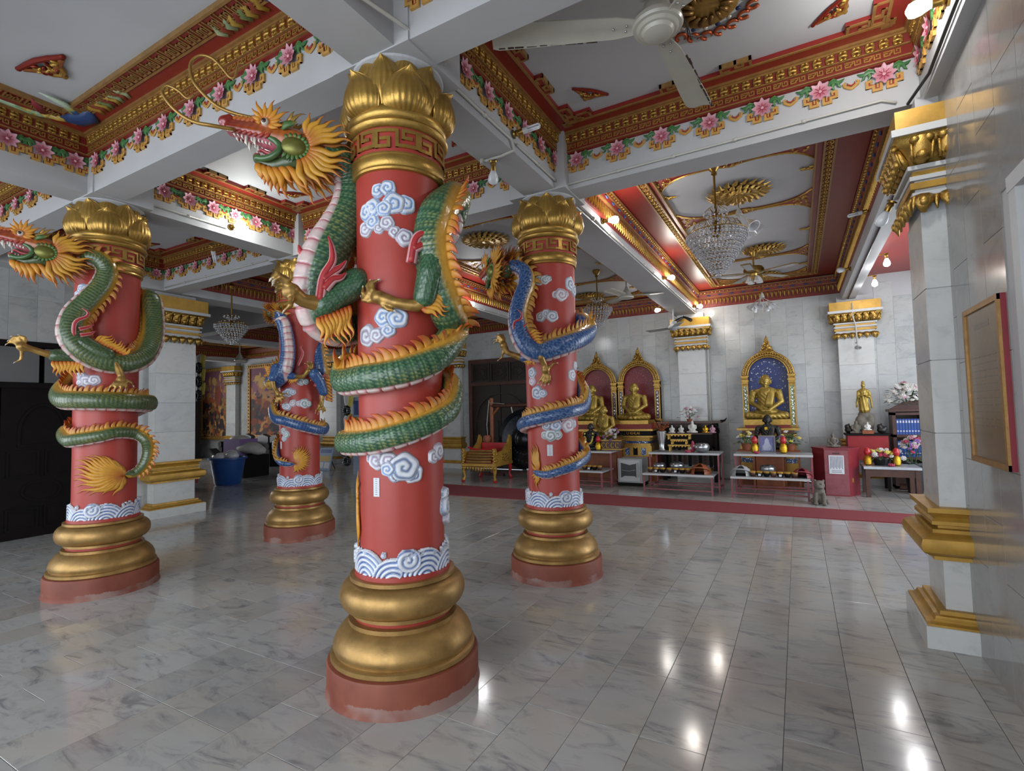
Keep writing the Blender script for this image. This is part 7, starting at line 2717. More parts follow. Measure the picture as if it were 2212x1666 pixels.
# dark carved side table with figurines
t_ = thing('carved_side_table', 'dark carved side table with scrolled ends between two shrines', 'table', (.05, 8.75, 0))
G().box(-.62, .62, -.18, .18, 1.17, 1.21).make('table_top', 'wood_brown', t_)
for s in (-1, 1):
    G().tube([(s * .60, 0, 1.2), (s * .68, 0, 1.22), (s * .72, 0, 1.27)], [.03, .02, .006], 8).make('scroll_end', 'wood_black', t_, True)
    for k in range(2):
        G().box(s * .5 - .04, s * .5 + .04, -.16 + k * .28, -.12 + k * .28, 0, 1.17).make('leg', 'wood_black', t_)
    P_ = [(s * (.46 - .13 * cos(a)), -.17, 1.02 + .12 * sin(a)) for a in np.linspace(-1.2, 3.6, 14)]
    G().tube(P_, .016, 6).make('corner_scroll', 'wood_black', t_, True)
G().box(-.5, .5, -.16, .16, .66, .70).make('lower_board', 'wood_black', t_)
for k in range(5):
    G().box(-.42 + k * .2, -.36 + k * .2, -.17, -.14, .3, 1.10).make('slat', 'wood_black', t_)
G().box(-.46, .46, .12, .15, .3, 1.17).make('back_board', 'wood_brown', t_)
G().box(-.48, .48, -.34, -.17, .955, .98).make('display_shelf', 'wood_brown', t_)
G().box(-.46, .46, -.33, -.30, .686, .955).make('shelf_front', 'wood_black', t_)
for k, (x_, m, nm) in enumerate([(-.30, 'petal_white', 'leftmost tiny white figurine on the side table shelf'), (-.12, 'petal_white', 'second tiny white figurine on the side table shelf'), (.10, 'petal_white', 'tallest white seated figurine in the middle of the side table shelf'),
                                 (.35, 'offering_gold', 'tiny orange-gold figurine right of the white ones'), (.48, 'petal_pink', 'rightmost tiny figurine on the side table shelf')]):
    hh = .26 if k == 2 else .17
    z_ = .98
    seated('figurine', nm, (.05 + x_, 8.48, z_), hh, m, robe=False, voxel=hh * .05, group='figurines on the side table')
bouquet('flower_arrangement', 'white and pink flowers on top of the dark carved side table', (.06, 8.72, 1.21), .22, .24, ['white', 'white', 'pink'], 22, (.06, .05, 'terracotta'), .7, .9, seed=4)
# nested little gold tables
t_ = thing('gilded_stand', 'small three-tier gilded stand on the middle offering table', 'stand', (.06, 7.62, .686))
for k, (w, z0, z1) in enumerate(((.20, 0, .12), (.15, .13, .22), (.22, .22, .32))):
    g = G().box(-w, w, -.08, .08, z1 - .02, z1)
    for s in (-1, 1):
        g.box(s * w * .85 - .012, s * w * .85 + .012, -.07, -.05, z0, z1 - .02)
        g.box(s * w * .85 - .012, s * w * .85 + .012, .05, .07, z0, z1 - .02)
    for j in range(7):
        g.ball((-w + (j + .5) * w * 2 / 7, -.082, z1 - .03), (.02, .008, .018), 7, 4)
    g.make('tier', 'gold_leaf', t_)
t_ = thing('silver_vase', 'tall ribbed silver vase with dried twigs at the left end of the middle table', 'vase', (-.24, 7.50, .686))
G().lathe([(.05, 0), (.07, .02), (.045, .06), (.055, .16), (.085, .33), (.09, .37), (.08, .38), (.05, .2)], 22).make('vase', 'steel', t_, True)
g = G()
for k in range(22):
    a = 2 * pi * k / 22
    g.tube([(0, 0, .3), (.06 * cos(a), .06 * sin(a), .42), (.13 * cos(a), .10 * sin(a), .46 + .04 * (k % 3))], .005, 5)
    g.ball((.13 * cos(a), .10 * sin(a), .46 + .04 * (k % 3)), .014, 6, 4)
g.make('dried_twigs', 'wood_orange', t_)['kind'] = 'stuff'
t_ = thing('red_ornament', 'small red and white ornament on the middle table beside the steel bowl', 'ornament', (.32, 7.45, .686))
G().tube([(0, 0, 0), (0, 0, .08), (.01, 0, .14), (0, 0, .2)], [.03, .045, .03, .015], 10).make('figure', 'petal_red', t_, True)
G().ball((-.03, -.02, .07), .028, 8, 6).ball((.03, -.02, .11), .022, 8, 6).make('white_bead', 'petal_white', t_, True)


def lotus_candle(loc, label):
    t_ = thing('lotus_candle', label, 'candle', loc, 0, 'pink lotus candles')
    g = G()
    for k in range(9):
        a = 2 * pi * k / 9
        g.tube([(.012 * cos(a), .012 * sin(a), .006), (.04 * cos(a), .04 * sin(a), .02), (.045 * cos(a), .045 * sin(a), .05)], [.014, .02, .004], 7, flat=.5, nrm=(cos(a), sin(a), 0))
    g.make('petals', 'petal_red', t_, 'all')
    G().tube([(0, 0, 0), (0, 0, .03)], .02, 10).make('cup', 'petal_pink', t_, True)


lotus_candle((-1.72, 7.35, .686), 'pink lotus candle on the left offering table before the black monk')
lotus_candle((.26, 7.28, .686), 'pink lotus candle on the front edge of the middle table')
lotus_candle((1.38, 7.30, .686), 'pink lotus candle beside the picture frame on the right table')
lotus_candle((3.27, 7.70, .488), 'pink lotus candle on the low brown table by the bookcase')


def gold_vase(loc, label):
    t_ = thing('wrapped_candle', label, 'candle', loc, 0, 'gold candle jars with red tops')
    G().lathe([(.03, 0), (.055, .02), (.062, .08), (.05, .14), (.035, .155), (.04, .165), (.001, .166)], 18).make('gold_jar', 'offering_gold', t_, True)
    G().lathe([(.03, .16), (.048, .19), (.05, .23), (.03, .275), (.001, .29)], 16).make('red_top', 'red_glossy', t_, True)


gold_vase((1.34, 7.50, .686), 'gold jar with red top left of the picture frame')
gold_vase((1.78, 7.50, .686), 'gold jar with red top right of the picture frame')
gold_vase((-1.48, 7.45, .686), 'gold jar with red top right of the black monk on the left table')
gold_vase((2.98, 7.85, .488), 'gold jar with red top at the left of the low brown table')
gold_vase((3.36, 7.85, .488), 'gold jar with red top beside the pink and white flowers')
# picture frame
t_ = thing('picture_frame', 'small silver framed violet picture standing before the black monk', 'picture frame', (1.53, 7.60, .686), 0)
g = G()
T2 = Matrix(((1, 0, 0, 0), (0, -.2, -1, 0), (0, 1, -.2, .0), (0, 0, 0, 1)))
g.bars([(-.12, .014), (.12, .014), (.12, .29), (-.12, .29), (-.12, .014)], .022, 0, .02, T2)
g.make('frame', 'steel', t_)
g = G().color('7d7fae').prism([(-.11, .02), (.11, .02), (.11, .28), (-.11, .28)], .002, .008, T2)
g.make('picture', 'paint_flat', t_)
g = G().color('c2c4dc')
g.prism([(-.05, .04), (.05, .04), (.075, .10), (.04, .16), (.03, .22), (0, .26), (-.03, .22), (-.04, .16), (-.075, .10)], .008, .010, T2)
g.color('a5a7cc').prism([(-.09, .03), (-.06, .03), (-.07, .15)], .008, .010, T2).prism([(.06, .03), (.09, .03), (.07, .15)], .008, .010, T2)
g.make('drawn_figure', 'paint_flat', t_)
bouquet('potted_plant', 'leafy potted plant with yellow flower left of the black monk', (1.17, 7.98, .70), .20, .24, ['yellow', 'white', 'violet'], 8, (.085, .12, 'terracotta'), 1.6, 1.0, cat='plant', seed=7)
bouquet('potted_plant', 'leafy potted plant with yellow flower right of the black monk', (1.88, 7.98, .70), .21, .24, ['white', 'yellow', 'violet'], 8, (.085, .12, 'terracotta'), 1.6, 1.0, cat='plant', seed=9)
for x_, w in ((1.17, 'left'), (1.88, 'right')):
    o = G().box(x_ - .15, x_ + .15, 7.86, 8.10, .62, .70).box(x_ - .14, x_ - .11, 7.87, 7.9, 0, .62).box(x_ + .11, x_ + .14, 7.87, 7.9, 0, .62).box(x_ - .14, x_ - .11, 8.06, 8.09, 0, .62).box(x_ + .11, x_ + .14, 8.06, 8.09, 0, .62).make('plant_stool', 'wood_orange')
    tag(o, f'orange wooden stool under the {w} potted plant of the blue shrine', 'stool')
# left table things
seated('monk_statue', 'small black monk with a yellow garland on the left offering table', (-1.66, 7.55, .686), .56, 'monk_black')
g = G()
for k in range(16):
    a = pi * k / 15
    g.ball((-.085 * cos(a), -.13 - .02 * sin(a), .33 - .20 * sin(a) ** .7), .019, 7, 5)
g.make('garland', 'petal_yellow', [o for o in bpy.data.objects if o.name == 'monk_statue.005'][0], 'all')['kind'] = 'stuff'
bouquet('flower_arrangement', 'grey-white flower ball left of the small black monk', (-1.98, 7.55, .686), .12, .34, ['white', 'violet'], 14, (.05, .16, 'black'), .5, .9, seed=12)
t_ = thing('carved_crate', 'carved golden planter box at the right end of the left offering table', 'planter', (-1.25, 7.62, .686))
G().prism([(-.20, 0), (.20, 0), (.24, .2), (-.24, .2)], -.12, .12, Matrix(((1, 0, 0, 0), (0, 0, -1, 0), (0, 1, 0, 0), (0, 0, 0, 1)))).make('box', 'wood_brown', t_)
for z_ in (.01, .185):
    G().box(-.235, .235, -.135, .135, z_, z_ + .02).make('rim', 'gold_ochre', t_)
g = G()
for x_ in (-.14, -.05, .05, .14):
    g.tube([(x_ + .032 * cos(a), -.128, .10 + .05 * sin(a)) for a in np.linspace(.5, 5.6, 9)], .009, 6)
g.make('carving', 'gold_ochre', t_, 'all')
bouquet('flower_arrangement', 'pale hydrangeas and leaves in the golden planter box left of the safe', (-1.22, 7.66, .86), .22, .24, ['pink', 'white', 'white', 'violet'], 26, None, 1.0, 1.0, seed=15)

# hexagonal donation box
t_ = thing('donation_box', 'dark red six-sided donation box with a white sheet, right of the offering tables', 'donation box', (2.53, 7.88, 0))
hx = [(.33 * cos(a), .33 * sin(a)) for a in [radians(-90 - 30 + 60 * k) for k in range(6)]]
G().prism(hx, 0, .75).make('body', 'maroon', t_)
G().prism([(x * 1.04, y * 1.04) for x, y in hx], .75, .775).make('lid', 'maroon', t_)
G().box(-.165, .165, -.288, -.285, .02, .74).make('front_panel', 'pink_metal', t_)
G().box(-.05, .05, -.294, -.288, .685, .70).make('slot', 'black', t_)
G().box(-.105, .105, -.295, -.288, .36, .66).make('notice', 'paper', t_)
g = G().color('5c5f74')
for k in range(9):
    g.box(-.085 + k * .0205, -.078 + k * .0205, -.2965, -.295, .46 if k % 2 else .44, .645)
g.box(-.07, .07, -.2965, -.295, .385, .392).box(-.07, .07, -.2965, -.295, .41, .416)
g.make('lettering', 'paint_flat', t_)
G().box(.20, .23, -.20, -.185, .22, .29).make('latch', 'brass', t_)
seated('buddha_figure', 'small dark seated figure on top of the red donation box', (2.51, 7.85, .775), .24, 'stone', hat=True, voxel=.009)
# stone guardian lion
t_ = thing('stone_lion', 'small grey stone guardian lion on the floor by the right table leg', 'statue', (2.25, 6.72, 0))
blob('body', [('e', (0, .03, .10), (.085, .10, .10)), ('e', (0, -.01, .19), (.075, .07, .08)), ('e', (0, -.03, .285), (.075, .07, .075)), ('e', (0, -.09, .265), (.05, .035, .035)), ('k', (-.05, -.06, .16), (-.055, -.09, .03), .03, .026), ('k', (.05, -.06, .16), (.055, -.09, .03), .03, .026),
              ('e', (-.055, -.11, .022), (.035, .04, .022)), ('e', (.055, -.11, .022), (.035, .04, .022)), ('e', (-.09, .03, .04), (.04, .06, .04)), ('e', (.09, .03, .04), (.04, .06, .04)), ('e', (-.055, -.02, .35), (.02, .015, .025)), ('e', (.055, -.02, .35), (.02, .015, .025)),
              ('e', (-.03, -.09, .31), (.018, .015, .015)), ('e', (.03, -.09, .31), (.018, .015, .015)), ('k', (0, .12, .08), (0, .14, .24), .025, .04)], 'stone', t_, .008, 2)
G().box(-.04, .04, -.128, -.115, .245, .253).make('mouth', 'black', t_)

# right hand group
t_ = thing('red_altar', 'red cloth covered altar table against the wall right of the donation box', 'altar', (3.05, 8.62, 0))
G().box(-.32, .32, -.24, .24, .94, .97).make('table_top', 'wood_black', t_)
G().box(-.29, .29, -.22, .22, .52, .94).make('cloth', 'cloth_red', t_)
for s in (-1, 1):
    for q in (-1, 1):
        G().box(s * .27 - .02, s * .27 + .02, q * .2 - .02, q * .2 + .02, 0, .52).make('leg', 'wood_black', t_)
t_ = thing('standing_goddess', 'golden standing goddess statue on a rocky base on the red altar', 'statue', (3.05, 8.68, .97))
blob('rock_base', [('e', (0, 0, .12), (.13, .10, .13)), ('e', (-.07, -.02, .20), (.08, .07, .12)), ('e', (.08, 0, .22), (.07, .07, .13)), ('e', (0, .02, .32), (.10, .08, .09))], 'stone', t_, .012, 2)


def gfold(co, nr):
    return np.ones((len(co), 3)), co + nr * (np.sin(np.arctan2(co[:, 1], co[:, 0]) * 9 + co[:, 2] * 20) * .005 * (co[:, 2] < .72))[:, None]


blob('figure', [('k', (0, 0, .42), (0, 0, .62), .085, .06), ('k', (0, 0, .62), (0, 0, .74), .055, .065), ('e', (0, 0, .75), (.08, .05, .04)), ('k', (0, 0, .76), (0, 0, .81), .022, .02), ('e', (0, -.005, .845), (.034, .036, .046)), ('e', (0, .01, .895), (.026, .03, .035)),
                ('k', (-.075, 0, .74), (-.09, -.03, .64), .024, .02), ('k', (-.09, -.03, .64), (-.01, -.075, .68), .02, .014), ('k', (.075, 0, .74), (.10, -.02, .63), .024, .022), ('k', (.10, -.02, .63), (.03, -.07, .66), .02, .014), ('k', (-.09, -.02, .62), (-.11, 0, .46), .022, .012), ('k', (.10, -.02, .62), (.115, 0, .45), .022, .012)],
     'monk_gold', t_, .008, 2, gfold)
seated('figurine', 'stone coloured seated figurine left of the goddess base', (2.90, 8.50, .97), .24, 'stone', robe=False, voxel=.012)
seated('figurine', 'small pale figurine on an orange block in front of the goddess', (3.06, 8.44, 1.03), .15, 'petal_white', robe=False, voxel=.009)
o = G().box(2.98, 3.14, 8.40, 8.50, .97, 1.03).make('figurine_block', 'wood_orange')
tag(o, 'orange block under the small pale figurine on the red altar', 'block')
for x_, l in ((2.80, 'dark crouching figure at the left end of the red altar'), (3.27, 'dark crouching figure at the right end of the red altar')):
    t_ = thing('crouching_figure', l, 'statue', (x_, 8.56, .97))
    blob('body', [('e', (0, 0, .06), (.07, .06, .06)), ('e', (-.03, -.02, .12), (.04, .04, .045)), ('e', (.045, 0, .09), (.04, .04, .04)), ('k', (0, 0, .1), (.0, 0, .17), .02, .012)], 'monk_black', t_, .010, 2)
# low brown table
t_ = thing('low_table', 'low dark brown table with a metal strip edge in front of the bookcase', 'table', (3.24, 7.92, 0))
G().box(-.34, .40, -.30, .30, .455, .488).make('table_top', 'shelf_top', t_)
G().box(-.32, .38, -.28, -.25, .33, .455).make('apron', 'wood_brown', t_)
G().box(-.34, .40, -.304, -.30, .45, .49).make('edge_strip', 'steel', t_)
for s in (-.29, .35):
    for q in (-.26, .26):
        G().box(s - .03, s + .03, q - .03, q + .03, 0, .455).make('leg', 'wood_brown', t_)
bouquet('flower_bowl', 'white and yellow flowers in a black bowl on the low brown table', (3.17, 7.92, .488), .20, .14, ['white', 'yellow', 'white', 'yellow', 'red'], 28, (.13, .12, 'black'), .6, 1.0, seed=21)
bouquet('flower_arrangement', 'red, white and violet flowers standing in front of the bookcase', (3.66, 8.38, .0), .25, .42, ['white', 'red', 'white', 'violet', 'pink', 'white'], 40, (.14, .50, 'black'), .8, 1.25, seed=23)
# bookcase
t_ = thing('bookcase', 'dark wooden bookcase with a stepped pediment and glass doors by the right pilaster', 'bookcase', (3.86, 8.85, 0))
G().box(-.42, .42, .16, .2, 0, 1.34).make('back', 'wood_brown', t_)
for x_ in (-.42, -.02, .38):
    G().box(x_, x_ + .05, -.20, .2, 0, 1.34).make('post', 'wood_brown', t_)
for z_ in (.02, .52, .90, 1.28):
    G().box(-.42, .43, -.20, .2, z_, z_ + .045).make('shelf', 'wood_brown', t_)
G().box(-.46, .46, -.23, .22, 1.34, 1.38).make('cornice', 'wood_brown', t_)
G().prism([(-.46, 0), (.46, 0), (.30, .10), (.16, .14), (.08, .24), (-.08, .24), (-.16, .14), (-.30, .10)], -.02, .03, Matrix(((1, 0, 0, 0), (0, 0, -1, -.15), (0, 1, 0, 1.38), (0, 0, 0, 1)))).make('pediment', 'wood_brown', t_)
bk = G().box(-.0175, .0175, -.08, .08, 0, .27)
bk_me = bk.data('volume')
sp_me = G().color('c9c9d8').box(-.012, .012, -.0815, -.08, .20, .24).box(-.012, .012, -.0815, -.08, .05, .07).data('spine_label')
for row, (z_, n0, n1) in enumerate(((.945, 0, 18), (.565, 0, 18))):
    for k in range(n0, n1):
        x_ = -.345 + k * .0405 + (.05 if k > 8 else 0)
        b_ = thing('book', f'blue bound volume in the {"upper" if row == 0 else "lower"} row of the bookcase', 'book', (3.86 + x_, 8.76, z_), 0, 'blue volumes on the ' + ('upper' if row == 0 else 'lower') + ' bookcase shelf')
        put('cover', bk_me, 'book_blue', b_)
        put('spine_label', sp_me, 'paint_flat', b_)
bouquet('flower_arrangement', 'big spray of white flowers on top of the bookcase', (3.66, 8.74, 1.38), .30, .36, ['white', 'white', 'white', 'white', 'pink'], 70, (.07, .08, 'black'), 1.8, 1.3, seed=31)

# carpet
g = G().prism([(-4.6, 5.30), (6.0, 5.74), (6.0, 6.24), (-4.6, 6.44)], .0, .012)
o = g.make('carpet_runner', 'carpet_red')
tag(o, 'long dull red carpet runner laid across the marble floor before the altars', 'carpet')

# ------------------------------------------------------------------ door_3, gong, throne
d3 = struct('door_3', G().box(-5.72, -5.62, 9.18, 9.31, 0, 2.90).box(-3.90, -3.80, 9.18, 9.31, 0, 2.90).box(-5.62, -3.90, 9.18, 9.31, 2.80, 2.90).box(-5.62, -3.90, 9.18, 9.31, 2.20, 2.28), 'wood_brown')
T3 = Matrix(((1, 0, 0, 0), (0, 0, -1, 9.24), (0, 1, 0, 0), (0, 0, 0, 1)))
for k in range(3):
    x0 = -5.62 + k * .573
    p = G().box(x0 + .03, x0 + .54, 9.25, 9.30, 2.28, 2.80).make('carved_panel', 'wood_dark', d3)
    g = G().bars([(x0 + .03, 2.30), (x0 + .545, 2.30), (x0 + .545, 2.78), (x0 + .03, 2.78), (x0 + .03, 2.30)], .04, 0, .05, T3)
    for rr in (.08, .15, .2):
        g.bars([(x0 + .287 + rr * cos(a), 2.54 + rr * .95 * sin(a)) for a in np.linspace(0, 2 * pi, 19)], .018, -.012, .006, T3)
    for q in range(12):
        a = 2 * pi * q / 12
        g.bars([(x0 + .287 + .08 * cos(a), 2.54 + .08 * sin(a)), (x0 + .287 + .2 * cos(a + .25), 2.54 + .19 * sin(a + .25))], .014, -.012, .004, T3)
    g.make('rosette', 'wood_dark', p)
for k in range(2):
    x0 = -5.61 + k * .86
    p = G().box(x0, x0 + .84, 9.25, 9.30, .02, 2.20).make('door_leaf', 'wood_dark', d3)
    g = G()
    for z0, z1 in ((.2, .75), (.85, 1.25)):
        for q in range(2):
            g.bars([(x0 + .08 + q * .38, z0), (x0 + .38 + q * .38, z0), (x0 + .38 + q * .38, z1), (x0 + .08 + q * .38, z1), (x0 + .08 + q * .38, z0)], .025, -.01, .015, T3)
    c_ = x0 + (.84 if k == 0 else 0)
    g.bars([(c_ + (-1 if k == 0 else 1) * .72 * cos(a), 1.35 + .62 * sin(a)) for a in np.linspace(0, pi / 2, 12)], .03, -.01, .018, T3)
    g.make('carved_moulding', 'wood_dark', p)

gs = thing('gong_stand', 'wooden gong stand with a round brown mallet hung on its left post', 'stand', (-3.45, 8.05, 0))
for x_ in (-.86, .86):
    G().tube([(x_, 0, 0), (x_, 0, 1.82)], [.05, .045], 10).make('post', 'wood_orange', gs, True)
    G().box(x_ - .3 if x_ > 0 else x_ - .3, x_ + .3, -.05, .05, 0, .07).make('foot', 'wood_brown', gs)
    G().tube([(x_, 0, 1.40), (x_ * .74, 0, 1.64)], .025, 8).make('brace', 'wood_orange', gs, True)
G().tube([(-.92, 0, 1.64), (.92, 0, 1.64)], .045, 12).make('cross_beam', 'wood_brown', gs, True)
G().box(-.84, .84, -.03, .03, .06, .11).make('lower_rail', 'wood_brown', gs)
g = G().tube([(-.90, -.05, 1.78), (-.95, -.09, 1.2), (-.92, -.1, .85)], .008, 6).tube([(-.9, -.05, 1.72), (-.2, 0, 1.64)], .006, 6)
g.make('rope', 'pvc', gs, 'all')
G().lathe([(.001, -.10), (.07, -.09), (.10, -.02), (.10, .02), (.07, .09), (.001, .10)], 18, (-.93, -.12, .86)).make('mallet', 'terracotta', gs, True)
gg = thing('great_gong', 'large black bossed gong with faint script, behind the carved golden chair', 'gong', (-3.42, 8.02, .86))
RX = Matrix.Rotation(pi / 2, 4, 'X')
G().lathe([(.68, -.10), (.69, -.02), (.68, .02), (.58, .045), (.56, .035), (.42, .05), (.40, .04), (.25, .05), (.22, .06)] + [(.19 * cos(a), .06 + .10 * sin(a)) for a in np.linspace(.3, pi / 2, 6)], 48, M4=RX).make('plate', 'gong', gg, True)
g = G().color('5f6f78')
random.seed(11)
for k in range(30):
    a = 2 * pi * k / 30
    for rr in (.34, .50):
        c = Vector((rr * cos(a), -.055, rr * sin(a)))
        g.tube([c + Vector((random.uniform(-.025, .025), 0, random.uniform(-.03, .03))) for _ in range(4)], .003, 4)
g.make('script_marks', 'paint_flat', gg)
for s in (-1, 1):
    G().tube([(s * .3, -.02, .6), (s * .34, 0, .74)], .012, 6).make('cord', 'pvc', gg)

th = thing('carved_throne', 'low carved golden preaching chair with red lacquer inside and red feet', 'chair', (-4.02, 7.35, 0), radians(4))
for sx in (-1, 1):
    for sy in (-1, 1):
        c = Vector((sx * .36, sy * .36, 0))
        l_ = G().tube([c + Vector((sx * .03, sy * .03, .04)), c + Vector((0, 0, .12)), c + Vector((sx * .02, sy * .02, .24)), c + Vector((0, 0, .34))], [.035, .022, .04, .055], 10).make('leg', 'gold_ochre' if sy < 0 else 'red_glossy', th, True)
        G().ball(c + Vector((sx * .03, sy * .03 - .01, .025)), (.045, .05, .025), 10, 6).make('foot', 'red_glossy', l_, True)
G().box(-.42, .42, -.42, .42, .34, .40).make('seat_frame', 'gold_ochre', th)
g = G()
for k in range(13):
    x_ = -.39 + k * .065
    d = .10 + .05 * math.exp(-(x_ / .12) ** 2)
    g.prism([(x_ - .032, .34), (x_ + .032, .34), (x_ + .02, .34 - d * .7), (x_, .34 - d), (x_ - .02, .34 - d * .7)], 0, .02, Matrix(((1, 0, 0, 0), (0, 0, -1, -.41), (0, 1, 0, 0), (0, 0, 0, 1))), .3)
    g.ball((x_, -.43, .30), .018, 6, 4)
g.make('carved_apron', 'gold_leaf', th, 'all')
G().box(-.36, .36, -.36, .36, .40, .46).make('seat', 'red_glossy', th)
for k in range(5):
    z_ = .42 + k * .055
    P_ = [(x_, -.40 - .0 + .04 * k - .06 * (1 - (x_ / .3) ** 2), z_ + .02) for x_ in np.linspace(-.30, .30, 13)]
    G().tube(P_, .026, 8).make('front_roll', 'gold_paint', th, True)
G().tube([(x_, -.28, .68 + .05 * (abs(x_) / .3) ** 2) for x_ in np.linspace(-.32, .32, 9)], .022, 8).make('red_rim', 'red_glossy', th, True)
for s in (-1, 1):
    g = G()
    prof = [(-.42, .40), (.42, .40), (.42, .92), (.34, .98), (.26, .82), (.0, .66), (-.3, .62), (-.36, .72), (-.42, .70)]
    g.prism(prof, -.025, .025, Matrix(((0, 0, 1, s * .38), (1, 0, 0, 0), (0, 1, 0, 0), (0, 0, 0, 1))))
    sd = g.make('side_panel', 'gold_ochre', th)
    g = G()
    for k in range(26):
        y_ = random.uniform(-.38, .38)
        z_ = random.uniform(.44, .60 + .25 * max(0, y_))
        g.ball((s * .41, y_, z_), (.012, .035, .02), 7, 4, Matrix.Rotation(random.uniform(-1, 1), 3, 'X'))
    g.make('side_carving', 'gold_leaf', sd, 'all')
    g = G()
    for k in range(9):
        g.ball((s * .37 + .02 * (k % 2), -.43, .42 + k * .035), (.03, .02, .026), 7, 5)
    g.make('corner_carving', 'gold_leaf', th, 'all')
G().box(-.34, .34, .36, .41, .40, .80).make('back_panel', 'red_glossy', th)
g = G()
for k in range(3):
    g.ball((-.12 + k * .10, -.05, .50), (.04, .04, .035), 10, 6)
g.make('offering_cup', 'steel', th, 'all')

# ------------------------------------------------------------------ frame on the right wall
t_ = thing('framed_notice', 'tall gilt framed brown document under glass on the right marble wall', 'picture frame', (2.90, 1.20, 1.585))
T4 = Matrix(((0, 0, -1, 0), (-1, 0, 0, 0), (0, 1, 0, 0), (0, 0, 0, 1)))
G().prism([(-.29, -.42), (.29, -.42), (.29, .42), (-.29, .42)], .0, .022, T4).make('backboard', 'maroon', t_)
G().bars([(-.275, -.405), (.275, -.405), (.275, .405), (-.275, .405), (-.275, -.405)], .028, .022, .034, T4).make('gilt_frame', 'gold_paint', t_)
G().color('6f5636').prism([(-.262, -.392), (.262, -.392), (.262, .392), (-.262, .392)], .022, .025, T4).make('document', 'paint_gloss', t_)
g = G().color('57422a')
for r_ in range(16):
    if r_ in (1, 2):
        g.prism([(-.12, .33 - r_ * .02), (.12, .33 - r_ * .02), (.12, .345 - r_ * .02), (-.12, .345 - r_ * .02)], .025, .0258, T4)
    elif r_ > 4:
        for q in range(5):
            a = -.21 + q * .085
            g.prism([(a, .32 - r_ * .036), (a + .07, .32 - r_ * .036), (a + .07, .326 - r_ * .036), (a, .326 - r_ * .036)], .025, .0258, T4)
g.make('lettering', 'paint_gloss', t_)

# ------------------------------------------------------------------ left hall
def painting(label, x0, x1, z0, z1, seed):
    t_ = thing('framed_painting', label, 'painting', ((x0 + x1) / 2, 9.24, (z0 + z1) / 2))
    w, h = (x1 - x0) / 2, (z1 - z0) / 2
    T = Matrix(((1, 0, 0, 0), (0, 0, -1, 0), (0, 1, 0, 0), (0, 0, 0, 1)))
    G().bars([(-w, -h), (w, -h), (w, h), (-w, h), (-w, -h)], .14, -.02, .05, T).make('gilt_frame', 'gold_paint', t_)
    g = G()
    n = int((2 * w + 2 * h) / .12)
    for k in range(int(2 * w / .12)):
        for s in (-1, 1):
            g.ball((-w + k * .12, -.05, s * h), .035, 6, 4)
    for k in range(int(2 * h / .12)):
        for s in (-1, 1):
            g.ball((s * w, -.05, -h + k * .12), .035, 6, 4)
    g.make('frame_carving', 'gold_leaf', t_, 'all')
    nx, nz = 60, 70
    X, Z = np.meshgrid(np.linspace(-1, 1, nx), np.linspace(0, 1, nz))
    rr = np.random.default_rng(seed)
    sky1, sky2 = np.array(hexc('7a4a5c')), np.array(hexc('c08a4c'))
    C = sky1 + (sky2 - sky1) * np.clip((1 - Z) * 2.2 - .2, 0, 1)[..., None]
    for k in range(260):
        cx_, cz_ = rr.uniform(-1, 1), rr.beta(1.4, 2) * .95
        a, b_ = rr.uniform(.03, .16), rr.uniform(.015, .07)
        m = ((X - cx_) / a) ** 2 + ((Z - cz_) / b_) ** 2 < 1
        pal = ['5a2f22', '7c3a24', '3a2a30', 'a8562e', '4a4038', '8a6a3c', '2c2430'] if cz_ < .6 else ['8a5a68', 'b07a48', '6a4558', 'c29a58']
        C = np.where(m[..., None], np.array(hexc(pal[rr.integers(len(pal))])), C)
    if seed == 2:
        m = (np.abs(X - .35) < .30 * (1 - np.abs(Z - .72) / .28)) & (Z > .45)
        C = np.where(m[..., None], np.array(hexc('b09440')), C)
    else:
        m = ((X - .3) / .25) ** 2 + ((Z - .62) / .16) ** 2 < 1
        C = np.where(m[..., None], np.array(hexc('8a4a38')), C)
    P = np.stack([X * (w - .06), -.01 + 0 * X, (Z * 2 - 1) * (h - .06)], -1).reshape(-1, 3)
    fs = [(i * nx + j, i * nx + j + 1, (i + 1) * nx + j + 1, (i + 1) * nx + j) for i in range(nz - 1) for j in range(nx - 1)]
    g = G()
    g.add(P.tolist(), fs, [tuple(c) for c in C.reshape(-1, 3)])
    g.make('canvas', 'paint_flat', t_)


painting('left framed battle painting in the far hall, orange and violet sky', -18.3, -16.62, .75, 3.35, 1)
painting('right framed painting in the far hall with a golden cliff, beside the rear column', -15.30, -12.6, .80, 3.32, 2)


def sofa(label, x0, x1, y0, rot=0):
    t_ = thing('carved_sofa', label, 'sofa', ((x0 + x1) / 2, y0, 0), rot, 'dark sofas in the far left hall')
    w = (x1 - x0) / 2
    G().box(-w, w, -.35, .35, .18, .40).make('seat_base', 'wood_black', t_)
    n = max(1, round(w / .4))
    for k in range(n):
        a, b_ = -w + .12 + k * (2 * w - .24) / n, -w + .12 + (k + 1) * (2 * w - .24) / n
        G().box(a + .01, b_ - .01, -.34, .2, .40, .50).make('seat_cushion', 'black', t_)
        g = G()
        g.prism([(a + .01, .45), (b_ - .01, .45), (b_ - .01, .88), ((a + b_) / 2, .96), (a + .01, .88)], 0, .12, Matrix(((1, 0, 0, 0), (0, 0, -1, .35), (0, 1, 0, 0), (0, 0, 0, 1))), .1)
        g.make('backrest', 'black', t_)
    for s in (-1, 1):
        G().box(s * w - .09, s * w + .09, -.38, .35, .0, .62).make('armrest', 'wood_black', t_)
        G().tube([(s * w, -.40, .62), (s * w, .35, .64)], .10, 12).make('arm_roll', 'wood_black', t_, True)
    return t_


